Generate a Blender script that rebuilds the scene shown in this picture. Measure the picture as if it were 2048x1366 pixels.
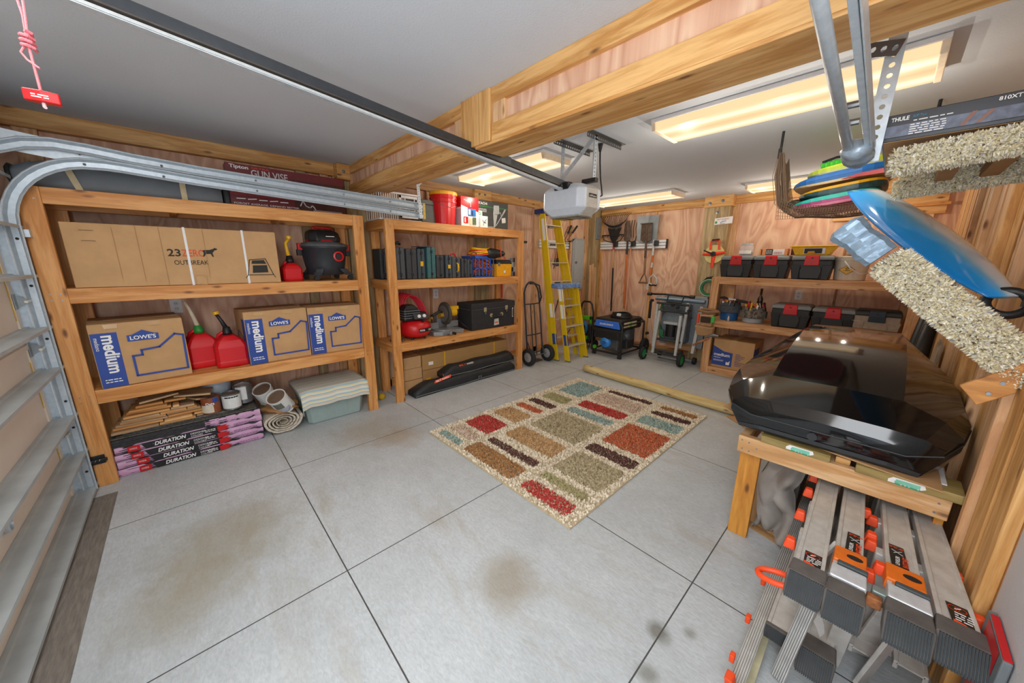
import bpy, math, random
from mathutils import Vector, Matrix
random.seed(7)
PI = math.pi
S = bpy.context.scene
for o in list(bpy.data.objects): bpy.data.objects.remove(o)
COL = S.collection
# ---------------- camera ----------------
cd = bpy.data.cameras.new('camera'); cam = bpy.data.objects.new('camera', cd); COL.objects.link(cam)
cd.sensor_width = 36; cd.lens = 36 * 697.654518 / 2048; cd.clip_start = .02
def _rot(y, p, r):
    Ry = Matrix(((math.cos(y), 0, math.sin(y)), (0, 1, 0), (-math.sin(y), 0, math.cos(y))))
    Rx = Matrix(((1, 0, 0), (0, math.cos(p), -math.sin(p)), (0, math.sin(p), math.cos(p))))
    Rz = Matrix(((math.cos(r), -math.sin(r), 0), (math.sin(r), math.cos(r), 0), (0, 0, 1)))
    return Rz @ Rx @ Ry
_M = _rot(.816255436, .225631986, .00726649257)
_W = Matrix((_M.col[0], _M.col[2], -_M.col[1]))          # rows: world axes in camera coordinates
_r, _d, _f = _W.col[0], _W.col[1], _W.col[2]
cam.matrix_world = Matrix(((_r[0], -_d[0], -_f[0], 0), (_r[1], -_d[1], -_f[1], 0), (_r[2], -_d[2], -_f[2], 1.45), (0, 0, 0, 1)))
S.camera = cam
# ---------------- light and exposure ----------------
S.view_settings.view_transform = 'Standard'; S.view_settings.look = 'None'
S.view_settings.exposure = 0.35; S.view_settings.gamma = 1.0; S.view_settings.use_curve_mapping = False
wd = bpy.data.worlds.new('world'); S.world = wd; wd.use_nodes = True
wd.node_tree.nodes['Background'].inputs[0].default_value = (.82, .9, 1, 1)
wd.node_tree.nodes['Background'].inputs[1].default_value = 1.3
def area(name, loc, rot, sx, sy, power, col):
    l = bpy.data.lights.new(name, 'AREA'); l.shape = 'RECTANGLE'; l.size = sx; l.size_y = sy; l.energy = power; l.color = col
    o = bpy.data.objects.new(name, l); COL.objects.link(o); o.location = loc; o.rotation_euler = rot; return o
area('front_bay_fill', (-.75, .2, 2.26), (0, 0, 0), 1.1, .25, 7, (1, .97, .93))  # added overhead fill out of view, no fixture modelled
area('front_bay_fill', (-1.75, -.35, 2.27), (0, 0, 0), 1.1, .25, 7, (1, .97, .93))  # second added fill under the front ceiling, also out of view
area('rear_fill', (.1, -.5, 1.55), (math.radians(100), 0, math.radians(40)), 1.2, 1.9, 46, (.96, .98, 1))   # added unseen fill behind the camera, brightening shelves and walls
area('ceiling_fill', (.12, -.25, 1.65), (math.radians(180), 0, 0), .5, .5, 10, (.95, .97, 1))                       # added unseen fill aimed upward to brighten the ceiling
CZ = 2.34                                                 # ceiling height
# ---------------- materials ----------------
def lin(c):
    c = c.lstrip('#'); v = [int(c[i:i+2], 16) / 255 for i in (0, 2, 4)]
    return tuple(x / 12.92 if x <= .04045 else ((x + .055) / 1.055) ** 2.4 for x in v) + (1,)
_mc = {}
class NT:
    def __init__(s, name):
        s.m = bpy.data.materials.new(name); s.m.use_nodes = True; s.t = s.m.node_tree; s.n = s.t.nodes; s.l = s.t.links
        s.b = s.n['Principled BSDF']
    def add(s, typ, **kw):
        n = s.n.new(typ)
        for k, v in kw.items():
            if k.startswith('i_'):
                k = k[2:]; k = int(k) if k.isdigit() else k.replace('_', ' ')
                n.inputs[k].default_value = v
            else: setattr(n, k, v)
        return n
    def ramp(s, fac, stops):
        r = s.add('ShaderNodeValToRGB'); e = r.color_ramp.elements
        e[0].position, e[0].color = stops[0]; e[1].position, e[1].color = stops[-1]
        for p, c in stops[1:-1]: k = e.new(p); k.color = c
        s.l.new(fac, r.inputs[0]); return r.outputs[0]
    def mix(s, fac, a, b, mode='MIX'):
        m = s.add('ShaderNodeMix', data_type='RGBA', blend_type=mode)
        for i, v in ((0, fac), (6, a), (7, b)):
            if hasattr(v, 'links'): s.l.new(v, m.inputs[i])
            else: m.inputs[i].default_value = v
        return m.outputs[2]
    def coords(s, scale=(1, 1, 1), rnd=True, kind='Object'):
        tc = s.add('ShaderNodeTexCoord'); mp = s.add('ShaderNodeMapping'); mp.inputs['Scale'].default_value = scale
        if rnd:
            oi = s.add('ShaderNodeObjectInfo'); mu = s.add('ShaderNodeVectorMath', operation='SCALE'); mu.inputs[0].default_value = (13, 17, 11)
            s.l.new(oi.outputs['Random'], mu.inputs['Scale'])
            ad = s.add('ShaderNodeVectorMath', operation='ADD'); s.l.new(tc.outputs[kind], ad.inputs[0]); s.l.new(mu.outputs[0], ad.inputs[1])
            s.l.new(ad.outputs[0], mp.inputs[0])
        else: s.l.new(tc.outputs[kind], mp.inputs[0])
        return mp.outputs[0]
    def noise(s, vec, scale=5, detail=4, rough=.6, dist=0):
        n = s.add('ShaderNodeTexNoise'); n.inputs['Scale'].default_value = scale; n.inputs['Detail'].default_value = detail
        n.inputs['Roughness'].default_value = rough; n.inputs['Distortion'].default_value = dist
        s.l.new(vec, n.inputs['Vector']); return n.outputs['Fac']
    def bump(s, h, strength=.3, dist=.01):
        b = s.add('ShaderNodeBump'); b.inputs['Strength'].default_value = strength; b.inputs['Distance'].default_value = dist
        s.l.new(h, b.inputs['Height']); s.l.new(b.outputs[0], s.b.inputs['Normal'])
    def set(s, color=None, rough=.6, metal=0, **kw):
        if color is not None:
            if hasattr(color, 'links'): s.l.new(color, s.b.inputs['Base Color'])
            else: s.b.inputs['Base Color'].default_value = color
        s.b.inputs['Roughness'].default_value = rough; s.b.inputs['Metallic'].default_value = metal
        for k, v in kw.items(): s.b.inputs[k.replace('_', ' ')].default_value = v
        return s.m
def paint(hexc, rough=.5, metal=0, var=.10, bump=0, scale=30, **kw):
    key = ('p', hexc, rough, metal, var, bump, scale, tuple(kw.items()))
    if key in _mc: return _mc[key]
    n = NT('surface_' + hexc.strip('#')); c = lin(hexc)
    f = n.noise(n.coords(), scale, 3)
    d = tuple(x * (1 - var) for x in c[:3]) + (1,); e = tuple(min(1, x * (1 + var)) for x in c[:3]) + (1,)
    n.set(n.ramp(f, [(.3, d), (.7, e)]), rough, metal, **kw)
    if bump: n.bump(f, bump, .004)
    _mc[key] = n.m; return n.m
def wood(c1, c2, axis='x', knots=True, rough=.55, ring=1.0, key=''):
    k = ('w', c1, c2, axis, knots, key)
    if k in _mc: return _mc[k]
    n = NT('wood_' + c1.strip('#') + axis)
    sc = {'x': (.7, 9, 9), 'y': (9, .7, 9), 'z': (9, 9, .7)}[axis]
    v = n.coords(sc); f = n.noise(v, 2.2, 6, .62, .8 * ring)
    a, b = lin(c1), lin(c2); lo = tuple(x * .86 for x in b[:3]) + (1,)
    col = n.ramp(f, [(.28, lo), (.42, b), (.58, a), (.75, tuple(min(1, x * 1.12) for x in a[:3]) + (1,))])
    f2 = n.noise(v, 14, 3, .5); col = n.mix(.25, col, n.ramp(f2, [(.35, (.75, .72, .68, 1)), (.6, (1.12, 1.1, 1.1, 1))]), 'MULTIPLY')
    if knots:
        sk = {'x': (4.5, 13, 13), 'y': (13, 4.5, 13), 'z': (13, 13, 4.5)}[axis]
        vo = n.add('ShaderNodeTexVoronoi'); vo.inputs['Scale'].default_value = 1.0; n.l.new(n.coords(sk), vo.inputs['Vector'])
        kd = n.ramp(vo.outputs['Distance'], [(.06, (.9, .9, .9, 1)), (.17, (0, 0, 0, 1))])
        col = n.mix(kd, col, lin('#6b3c1c'))
    n.set(col, rough); n.bump(f, .12, .003)
    _mc[k] = n.m; return n.m
LUM = lambda a='x': wood('#dea262', '#ca8540', a)
STUD = lambda a='x': wood('#dfb78a', '#c9976a', a)
CED = lambda a='x': wood('#dfb071', '#c48c4b', a, key='c')
OLD = lambda a='x': wood('#bba67c', '#97805a', a, key='o', knots=False)
DKP = lambda a='x': wood('#c29565', '#a5764b', a)
def plywood(name, plane):
    n = NT(name)
    sc = {'x': (1, 1.6, .42), 'y': (1.6, 1, .42), 'z': (1, 1, 1)}[plane]
    v = n.coords(sc, rnd=False)
    f = n.noise(v, 1.7, 2, .45, 1.6)
    m = n.add('ShaderNodeMath', operation='MULTIPLY'); m.inputs[1].default_value = 13; n.l.new(f, m.inputs[0])
    fr = n.add('ShaderNodeMath', operation='PINGPONG'); fr.inputs[1].default_value = 1; n.l.new(m.outputs[0], fr.inputs[0])
    c = n.ramp(fr.outputs[0], [(0, lin('#cf9f82')), (.5, lin('#deb295')), (1, lin('#e9c5a6'))])
    g = n.noise(n.coords({'x': (1, 60, 2.5), 'y': (60, 1, 2.5), 'z': (3, 60, 1)}[plane], rnd=False), 1.5, 3)
    c = n.mix(.35, c, n.ramp(g, [(.3, (.8, .76, .74, 1)), (.65, (1.08, 1.08, 1.08, 1))]), 'MULTIPLY')
    n.set(c, .6); return n.m
def grid_floor():
    n = NT('broomed_concrete')
    v = n.coords(rnd=False); big = n.noise(v, .9, 5, .6, .3); st = n.noise(n.coords((1, 3.4, 1), rnd=False), 1.1, 5, .65, .5)
    fine = n.noise(n.coords((26, 60, 10), rnd=False), 1.6, 5, .6, .6)
    c = n.ramp(big, [(.3, lin('#b4babd')), (.55, lin('#c4cacd')), (.8, lin('#d0d6d9'))])
    c = n.mix(.55, c, n.ramp(fine, [(.32, (.80, .80, .80, 1)), (.66, (1.14, 1.14, 1.14, 1))]), 'MULTIPLY'); c = n.mix(.35, c, n.ramp(n.noise(n.coords((5, 9, 5), rnd=False), 1.4, 4, .7, 1.2), [(.35, (.84, .84, .82, 1)), (.62, (1.08, 1.08, 1.08, 1))]), 'MULTIPLY')
    stm = n.ramp(st, [(.56, (0, 0, 0, 1)), (.74, (.55, .55, .55, 1))])
    c = n.mix(stm, c, lin('#a3967a'))
    # oil and rust stains with outlines of their own
    tc = n.add('ShaderNodeTexCoord')
    for (x, y, r, k, cc) in ((-.98, .92, .17, .55, '#8f7c55'), (-2.6, 1.15, .2, .5, '#a28b66'), (-2.2, 0, .35, .5, '#958a6a'), (-.36, 1.02, .045, .7, '#76766a'),
                             (-.40, 1.2, .05, .8, '#6d6d62'), (-.31, 1.28, .03, .6, '#7c7a6c'), (-1.9, -.2, .25, .45, '#9a8d6c'), (-2.9, 1.0, .3, .42, '#9c8a66')):
        s_ = n.add('ShaderNodeVectorMath', operation='SUBTRACT'); n.l.new(tc.outputs['Object'], s_.inputs[0]); s_.inputs[1].default_value = (x, y, 0)
        ln = n.add('ShaderNodeVectorMath', operation='LENGTH'); n.l.new(s_.outputs[0], ln.inputs[0])
        nz = n.noise(v, 7, 4); ad = n.add('ShaderNodeMath', operation='MULTIPLY_ADD'); n.l.new(nz, ad.inputs[0]); ad.inputs[1].default_value = r * 1.2; n.l.new(ln.outputs['Value'], ad.inputs[2])
        c = n.mix(n.ramp(ad.outputs[0], [(r * .95, (k, k, k, 1)), (r * 1.75, (0, 0, 0, 1))]), c, lin(cc))
    # saw-cut joints
    sp = n.add('ShaderNodeSeparateXYZ'); n.l.new(tc.outputs['Object'], sp.inputs[0]); m = None
    for ax, off in ((0, -.39), (1, .378)):
        a = n.add('ShaderNodeMath', operation='SUBTRACT'); n.l.new(sp.outputs[ax], a.inputs[0]); a.inputs[1].default_value = off
        w = n.add('ShaderNodeMath', operation='PINGPONG'); n.l.new(a.outputs[0], w.inputs[0]); w.inputs[1].default_value = 1.152 / 2
        lt = n.add('ShaderNodeMath', operation='LESS_THAN'); n.l.new(w.outputs[0], lt.inputs[0]); lt.inputs[1].default_value = .0028
        if m is None: m = lt.outputs[0]
        else:
            mx = n.add('ShaderNodeMath', operation='MAXIMUM'); n.l.new(m, mx.inputs[0]); n.l.new(lt.outputs[0], mx.inputs[1]); m = mx.outputs[0]
    c = n.mix(m, c, lin('#4a4a48'))
    n.set(c, .55); n.bump(fine, .45, .004); return n.m
def textured(name, hexc, scale, strength, rough=.8):
    n = NT(name); v = n.coords(rnd=False); f = n.noise(v, scale, 4, .6)
    n.set(n.ramp(n.noise(v, 1.5, 3), [(.3, tuple(x * .95 for x in lin(hexc)[:3]) + (1,)), (.7, lin(hexc))]), rough); n.bump(f, strength, .006); return n.m
GALV = NT('galvanised_steel'); _f = GALV.noise(GALV.coords((3, 3, 3)), 14, 4)
GALV.set(GALV.ramp(_f, [(.3, lin('#b9c5cd')), (.7, lin('#cdd7df'))]), .4, .35); GALV = GALV.m
ALU = NT('aluminium'); _f = ALU.noise(ALU.coords((1, 1, 1)), 20, 5)
ALU.set(ALU.ramp(_f, [(.3, lin('#bdb9b2')), (.7, lin('#d6d4cf'))]), .42, .2); ALU = ALU.m
CARD = paint('#c39a6b', .8, var=.07, scale=9); CARDD = paint('#a97f50', .8, var=.08, scale=9)
BLK = paint('#1d1f21', .45, var=.2); BLKP = paint('#2a2d30', .5, var=.15); BLUE = paint('#2c4a9a', .6, var=.06, scale=8)
RED = paint('#c8141b', .35, var=.1, scale=6); WHT = paint('#e6e7e8', .5, var=.03); YEL = paint('#e8b418', .4, var=.06)
ORG = paint('#f4501c', .45, var=.06); STEEL = paint('#8b8f92', .35, .8); GRY = paint('#6f7579', .5); RUB = paint('#232527', .75, var=.2, bump=.2)
GRN = paint('#2f8f3c', .45); LIME = paint('#57c021', .5); TXT = paint('#f2f2f0', .6, var=.02); TXK = paint('#26241f', .7, var=.05)
# ---------------- mesh helpers ----------------
class MB:
    def __init__(s): s.v = []; s.f = []; s.c = None
    def add(s, vs, fs):
        b = len(s.v); s.v += [Vector(x) for x in vs]; s.f += [tuple(i + b for i in f) for f in fs]; return s
    def box(s, x0, y0, z0, x1, y1, z1):
        return s.add([(x0,y0,z0),(x1,y0,z0),(x1,y1,z0),(x0,y1,z0),(x0,y0,z1),(x1,y0,z1),(x1,y1,z1),(x0,y1,z1)],
                     [(0,3,2,1),(4,5,6,7),(0,1,5,4),(1,2,6,5),(2,3,7,6),(3,0,4,7)])
    def hexa(s, p): return s.add(p, [(0,3,2,1),(4,5,6,7),(0,1,5,4),(1,2,6,5),(2,3,7,6),(3,0,4,7)])
    def bar(s, p, q, w, h, up=(0,0,1)):
        p, q = Vector(p), Vector(q); d = (q - p).normalized(); u = Vector(up); r = d.cross(u)
        if r.length < 1e-4: r = d.cross(Vector((1, 0, 0)))
        r.normalize(); u = r.cross(d); r *= w / 2; u *= h / 2
        return s.hexa([p-r-u, p+r-u, q+r-u, q-r-u, p-r+u, p+r+u, q+r+u, q-r+u])
    def tube(s, pts, r, n=8, closed=False, cap=True):
        pts = [Vector(p) for p in pts]; N = len(pts); rs = r if isinstance(r, (list, tuple)) else [r] * N
        b = len(s.v); prev = None
        for i, p in enumerate(pts):
            a = pts[(i - 1) % N] if (closed or i > 0) else p; c = pts[(i + 1) % N] if (closed or i < N - 1) else p
            d = (c - a).normalized()
            if prev is None:
                u = d.cross(Vector((0, 0, 1)));
                if u.length < .05: u = d.cross(Vector((1, 0, 0)))
            else: u = prev - d * prev.dot(d)
            u.normalize(); prev = u; w = d.cross(u)
            for k in range(n):
                t = 2 * PI * k / n; s.v.append(p + (u * math.cos(t) + w * math.sin(t)) * rs[i])
        for i in range(N if closed else N - 1):
            j = (i + 1) % N
            for k in range(n):
                m = (k + 1) % n; s.f.append((b+i*n+k, b+i*n+m, b+j*n+m, b+j*n+k))
        if not closed and cap:
            s.f.append(tuple(b + k for k in reversed(range(n)))); s.f.append(tuple(b + (N-1)*n + k for k in range(n)))
        return s
    def cyl(s, p, q, r, n=16, r2=None): return s.tube([p, q], [r, r if r2 is None else r2], n)
    def lathe(s, prof, c=(0,0,0), n=24, axis='z'):
        b = len(s.v); c = Vector(c)
        for (r, z) in prof:
            for k in range(n):
                t = 2*PI*k/n; a, d = r*math.cos(t), r*math.sin(t)
                s.v.append(c + Vector({'z': (a, d, z), 'x': (z, a, d), 'y': (a, z, d)}[axis]))
        for i in range(len(prof)-1):
            for k in range(n):
                m = (k+1) % n; q = (b+i*n+k, b+i*n+m, b+(i+1)*n+m, b+(i+1)*n+k)
                s.f.append(q if axis != 'y' else q[::-1])
        if prof[0] != prof[-1]: s.f.append(tuple(b+k for k in reversed(range(n)))); s.f.append(tuple(b+(len(prof)-1)*n+k for k in range(n)))
        return s
    def prism(s, poly, h0, h1, axis='z'):
        m = {'z': lambda a, b, h: (a, b, h), 'x': lambda a, b, h: (h, a, b), 'y': lambda a, b, h: (a, h, b)}[axis]
        n = len(poly); vs = [m(a, b, h0) for a, b in poly] + [m(a, b, h1) for a, b in poly]
        fs = [tuple(reversed(range(n))), tuple(range(n, 2*n))] + [(i, (i+1) % n, n+(i+1) % n, n+i) for i in range(n)]
        return s.add(vs, fs)
    def loft(s, rings, closed=True, cap=True):
        b = len(s.v); n = len(rings[0])
        for r in rings: s.v += [Vector(p) for p in r]
        for i in range(len(rings)-1):
            for k in range(n if closed else n-1):
                m = (k+1) % n; s.f.append((b+i*n+k, b+i*n+m, b+(i+1)*n+m, b+(i+1)*n+k))
        if cap: s.f.append(tuple(b+k for k in reversed(range(n)))); s.f.append(tuple(b+(len(rings)-1)*n+k for k in range(n)))
        return s
    def surf(s, fn, nu, nv):
        b = len(s.v)
        for i in range(nu+1):
            for j in range(nv+1): s.v.append(Vector(fn(i/nu, j/nv)))
        for i in range(nu):
            for j in range(nv): a = b+i*(nv+1)+j; s.f.append((a, a+nv+1, a+nv+2, a+1))
        return s
    def ell(s, c, r, n=12, m=8):
        c = Vector(c); r = r if isinstance(r, (tuple, list)) else (r, r, r)
        prof = [(math.sin(PI*(i+.001)/(m+.002)), -math.cos(PI*(i+.001)/(m+.002))) for i in range(m+1)]
        b = len(s.v); s.lathe(prof, n=n)
        for i in range(b, len(s.v)): v = s.v[i]; s.v[i] = Vector((v.x*r[0], v.y*r[1], v.z*r[2])) + c
        return s
    def perf(s, p, q, w, nrm, hole=.011, pitch=.03):
        p, q = Vector(p), Vector(q); L = (q-p).length; d = (q-p)/L; u = Vector(nrm).cross(d).normalized() * w/2
        n = max(1, int(L/pitch)); st = L/n
        for i in range(n):
            c = p + d*st*(i+.5); o = [c + d*a*st/2 + u*e for a, e in ((-1,-1),(0,-1),(1,-1),(1,0),(1,1),(0,1),(-1,1),(-1,0))]
            uh = u.normalized(); h = [c + (d*a + uh*e).normalized()*hole for a, e in ((-1,-1),(0,-1),(1,-1),(1,0),(1,1),(0,1),(-1,1),(-1,0))]
            s.add(o + h, [(k, (k+1) % 8, 8+(k+1) % 8, 8+k) for k in range(8)])
        return s
    def xf(s, M):
        s.v = [M @ v for v in s.v]; return s
def obj(name, mb, mat, parent=None, bevel=0, seg=2, smooth=False, solid=0, sub=0, W=False, wire=0):
    me = bpy.data.meshes.new(name); me.from_pydata([tuple(v) for v in mb.v], [], mb.f); me.materials.append(mat)
    o = bpy.data.objects.new(name, me); COL.objects.link(o)
    if parent is not None:
        if W:
            r = parent
            while r.parent: r = r.parent
            Mi = (Matrix.Translation(r.location) @ r.rotation_euler.to_matrix().to_4x4()).inverted(); me.transform(Mi)
        o.parent = parent
    if smooth:
        for p in me.polygons: p.use_smooth = True
    if solid: m = o.modifiers.new('t', 'SOLIDIFY'); m.thickness = solid; m.offset = 0
    if wire: m = o.modifiers.new('w', 'WIREFRAME'); m.thickness = wire
    if bevel: m = o.modifiers.new('b', 'BEVEL'); m.width = bevel; m.segments = seg; m.limit_method = 'ANGLE'; m.angle_limit = math.radians(35)
    if sub: m = o.modifiers.new('s', 'SUBSURF'); m.levels = sub; m.render_levels = sub
    if smooth and bevel:
        m = o.modifiers.new('n', 'WEIGHTED_NORMAL')
    return o
def thing(name, label, cat, loc=(0, 0, 0), rz=0, group=None):
    o = bpy.data.objects.new(name, None); COL.objects.link(o); o.location = loc; o.rotation_euler = (0, 0, rz); o.empty_display_size = .05
    o['label'] = label; o['category'] = cat
    if group: o['group'] = group
    return o
def tag(o, label, cat, group=None):
    o['label'] = label; o['category'] = cat
    if group: o['group'] = group
    return o
def struct(o): o['kind'] = 'structure'; return o
def dup(root, label=None, loc=None, rz=None, group=None):
    def cp(o, par):
        c = o.copy(); COL.objects.link(c)
        if par: c.parent = par; c.matrix_parent_inverse = o.matrix_parent_inverse.copy()
        for ch in list(kids.get(o.name, [])): cp(ch, c)
        return c
    kids = {}
    for x in list(bpy.data.objects):
        if x.parent: kids.setdefault(x.parent.name, []).append(x)
    r = cp(root, None)
    if label: r['label'] = label
    if group: r['group'] = group
    if loc is not None: r.location = loc
    if rz is not None: r.rotation_euler = (0, 0, rz)
    return r
def text(parent, s, o, right, up, h, mat, width=None, align='LEFT', bold=0, shear=0, name='lettering', W=False):
    cu = bpy.data.curves.new('t', 'FONT'); cu.body = s; cu.size = 1; cu.align_x = align; cu.extrude = 0; cu.offset = bold; cu.shear = shear; cu.resolution_u = 3
    to = bpy.data.objects.new('t', cu); COL.objects.link(to)
    me = bpy.data.meshes.new_from_object(to); bpy.data.objects.remove(to); bpy.data.curves.remove(cu)
    xs = [v.co.x for v in me.vertices]; ys = [v.co.y for v in me.vertices]
    sy = h / max(.3, (max(ys) - min(ys))); sx = sy if not width else width / (max(xs) - min(xs))
    R, U = Vector(right).normalized(), Vector(up).normalized(); Nn = R.cross(U)
    M = Matrix(((R.x*sx, U.x*sy, Nn.x, o[0]), (R.y*sx, U.y*sy, Nn.y, o[1]), (R.z*sx, U.z*sy, Nn.z, o[2]), (0, 0, 0, 1)))
    me.transform(Matrix.Translation((-min(xs) if align == 'LEFT' else 0, -min(ys), 0))); me.transform(M); me.materials.append(mat); me.name = name
    ob = bpy.data.objects.new(name, me); COL.objects.link(ob)
    if W:
        r = parent
        while r.parent: r = r.parent
        me.transform((Matrix.Translation(r.location) @ r.rotation_euler.to_matrix().to_4x4()).inverted())
    ob.parent = parent; return ob
def arc(c, r, a0, a1, n, ax=('x', 'z')):
    out = []
    for i in range(n+1):
        t = a0 + (a1-a0)*i/n; p = [c[0], c[1], c[2]]
        p['xyz'.index(ax[0])] += r*math.cos(t); p['xyz'.index(ax[1])] += r*math.sin(t); out.append(tuple(p))
    return out
class Dec:
    def __init__(s, par, o, right, up, W=False, eps=.0008):
        s.p, s.o, s.r, s.u, s.W = par, Vector(o), Vector(right).normalized(), Vector(up).normalized(), W; s.n = s.r.cross(s.u); s.e = eps; s.k = 1
    def P(s, a, b, l=0): return s.o + s.r*a + s.u*b + s.n*(s.e*s.k + l)
    def poly(s, pts, mat, name='printed_panel'):
        m = MB().add([s.P(*q) for q in pts], [tuple(range(len(pts)))]); s.k += 1; return obj(name, m, mat, s.p, W=s.W)
    def rect(s, a0, b0, a1, b1, mat, name='printed_panel'): return s.poly([(a0, b0), (a1, b0), (a1, b1), (a0, b1)], mat, name)
    def lines(s, segs, w, mat, name='printed_line'):
        m = MB()
        for (a, b), (c, d) in segs:
            L = math.hypot(c-a, d-b) or 1; x, y = (c-a)/L*w/2, (d-b)/L*w/2
            m.add([s.P(a-x+y, b-y-x), s.P(c+x+y, d+y-x), s.P(c+x-y, d+y+x), s.P(a-x-y, b-y+x)], [(0, 1, 2, 3)])
        s.k += 1; return obj(name, m, mat, s.p, W=s.W)
    def path(s, pts, w, mat, closed=False, name='printed_outline'):
        q = pts + ([pts[0]] if closed else []); return s.lines(list(zip(q[:-1], q[1:])), w, mat, name)
    def txt(s, t, a, b, h, mat, width=None, rot=0, bold=0, shear=0):
        c, d = math.cos(rot), math.sin(rot); R = s.r*c + s.u*d; U = s.u*c - s.r*d; s.k += 1
        return text(s.p, t, s.P(a, b), R, U, h, mat, width, bold=bold, shear=shear, W=s.W)
    def smalltext(s, a0, a1, b, n, dy, h, mat, seed=1):
        rr = random.Random(seed); m = MB()
        for i in range(n):
            x = a0
            while x < a1 - .004:
                w = min(rr.uniform(.006, .022), a1 - x); y = b - i*dy
                m.add([s.P(x, y), s.P(x+w, y), s.P(x+w, y+h), s.P(x, y+h)], [(0, 1, 2, 3)]); x += w + .004
        s.k += 1; return obj('small_print', m, mat, s.p, W=s.W)

def attr_mat(name, rough=.95):
    n = NT(name); a = n.add('ShaderNodeAttribute', attribute_name='tuft'); n.set(a.outputs['Color'], rough); return n.m
TUFT = attr_mat('shag_pile')
def pile(name, par, sites, cols, L=.014, w=.0022, seed=1, W=False):
    # sites: list of (point, normal); cols: colour per site.  One mesh of thin yarn blades with a colour of their own
    q = random.Random(seed); v = []; f = []; c = []
    for (p, n), col in zip(sites, cols):
        p = Vector(p); n = Vector(n); t = Vector((q.uniform(-1, 1), q.uniform(-1, 1), q.uniform(-1, 1))); s_ = n.cross(t).normalized()*w*q.uniform(.7, 1.3); tip = p + (n + t*.75).normalized()*L*q.uniform(.6, 1.2)
        b = len(v); mid = p.lerp(tip, .55) + n*L*.12; v += [p-s_, p+s_, mid+s_, mid-s_, tip]; f += [(b, b+1, b+2, b+3), (b+3, b+2, b+4)]
        k = q.uniform(.9, 1.1); cc = (col[0]*k, col[1]*k, col[2]*k, 1); c += [cc]*5
    m = MB(); m.v = v; m.f = f; o = obj(name, m, TUFT, par, W=W)
    a = o.data.color_attributes.new('tuft', 'FLOAT_COLOR', 'POINT'); a.data.foreach_set('color', [x for cc in c for x in cc]); return o
# ================= the setting =================
XL, YB, XR, YD = -3.86, 5.70, .36, -.72
struct(obj('floor', MB().box(XL-.4, -1.6, -.1, 1.2, YB+.1, 0), grid_floor()))
struct(obj('ceiling', MB().box(XL-.4, -1.6, CZ, 1.2, YB+.1, CZ+.08), textured('orange_peel_ceiling', '#d3d9e1', 160, .35)))
LUAN_X, LUAN_Y = plywood('luan_plywood_side', 'x'), plywood('luan_plywood_back', 'y')
struct(obj('wall_left', MB().box(XL-.08, -.9, 0, XL, YB, CZ), LUAN_X))
struct(obj('wall_back', MB().box(XL, YB, 0, 1.2, YB+.08, CZ), LUAN_Y))
drywall = textured('painted_drywall', '#c9c9cc', 120, .3)
struct(obj('wall_right', MB().box(XR, -.25, 0, XR+.08, 1.56, CZ), drywall))
w = obj('wall_right', MB().box(XR, 1.56, 0, XR+.08, YB, CZ), wood('#d9ab72', '#b98550', 'z', key='w')); struct(w)
struct(obj('wall_front', MB().box(XL, -.82, 2.05, -.05, -.74, CZ).box(XL, -.82, 0, -3.26, -.74, 2.05), DKP('z')))
tn = [0]
def trim(mb, mat, bevel=.003):
    tn[0] += 1; return struct(obj('trim_%d' % tn[0], mb, mat, bevel=bevel))
# left wall: top band, studs, posts, bottom plate
trim(MB().box(XL, -.7, 2.235, -3.80, 1.28, CZ), CED('y'))
trim(MB().box(XL, 1.54, 2.235, -3.80, 2.90, CZ), DKP('y'))
trim(MB().box(XL, 3.10, 2.235, -3.80, 4.15, CZ), CED('y'))
trim(MB().box(XL, 4.15, 2.20, -3.84, 5.5, CZ), CED('y'))
for y0, y1, m in ((-.62, -.52, STUD), (.9, .98, OLD), (1.10, 1.17, STUD), (1.21, 1.30, CED), (1.56, 1.65, STUD), (2.22, 2.235, DKP), (2.80, 2.88, STUD), (3.12, 3.21, STUD), (4.05, 4.14, STUD), (4.93, 4.96, CED), (5.36, 5.45, STUD)):
    trim(MB().box(XL, y0, 0, -3.82, y1, 2.24), m('z'))
trim(MB().box(XL, -.6, 0, -3.82, 5.5, .09), LUM('y'))
trim(MB().box(XL, 1.30, 0, -3.78, 1.52, CZ), OLD('z')); trim(MB().box(XL, 2.88, 0, -3.78, 3.10, CZ), OLD('z'))
trim(MB().box(-3.86, 5.46, 0, -3.70, 5.62, CZ), OLD('z'))
# back wall
trim(MB().box(-3.70, 5.64, 2.235, -1.95, YB, CZ), CED('x')); trim(MB().box(-1.60, 5.64, 2.235, .36, YB, CZ), CED('x'))
for x0, x1, m in ((-3.74, -3.66, CED), (-2.72, -2.69, CED), (-1.99, -1.94, STUD), (-1.63, -1.55, STUD), (-.42, -.40, DKP), (.12, .2, STUD)):
    trim(MB().box(x0, 5.665, 0, x1, YB, 2.24), m('z'))
trim(MB().box(-3.7, 5.62, 0, .36, YB, .10), DKP('x'))
trim(MB().box(-1.94, 5.55, 0, -1.63, YB, 2.28), OLD('z'))
trim(MB().box(-1.95, 5.52, 2.20, -1.60, YB, CZ), CED('x'))
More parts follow.
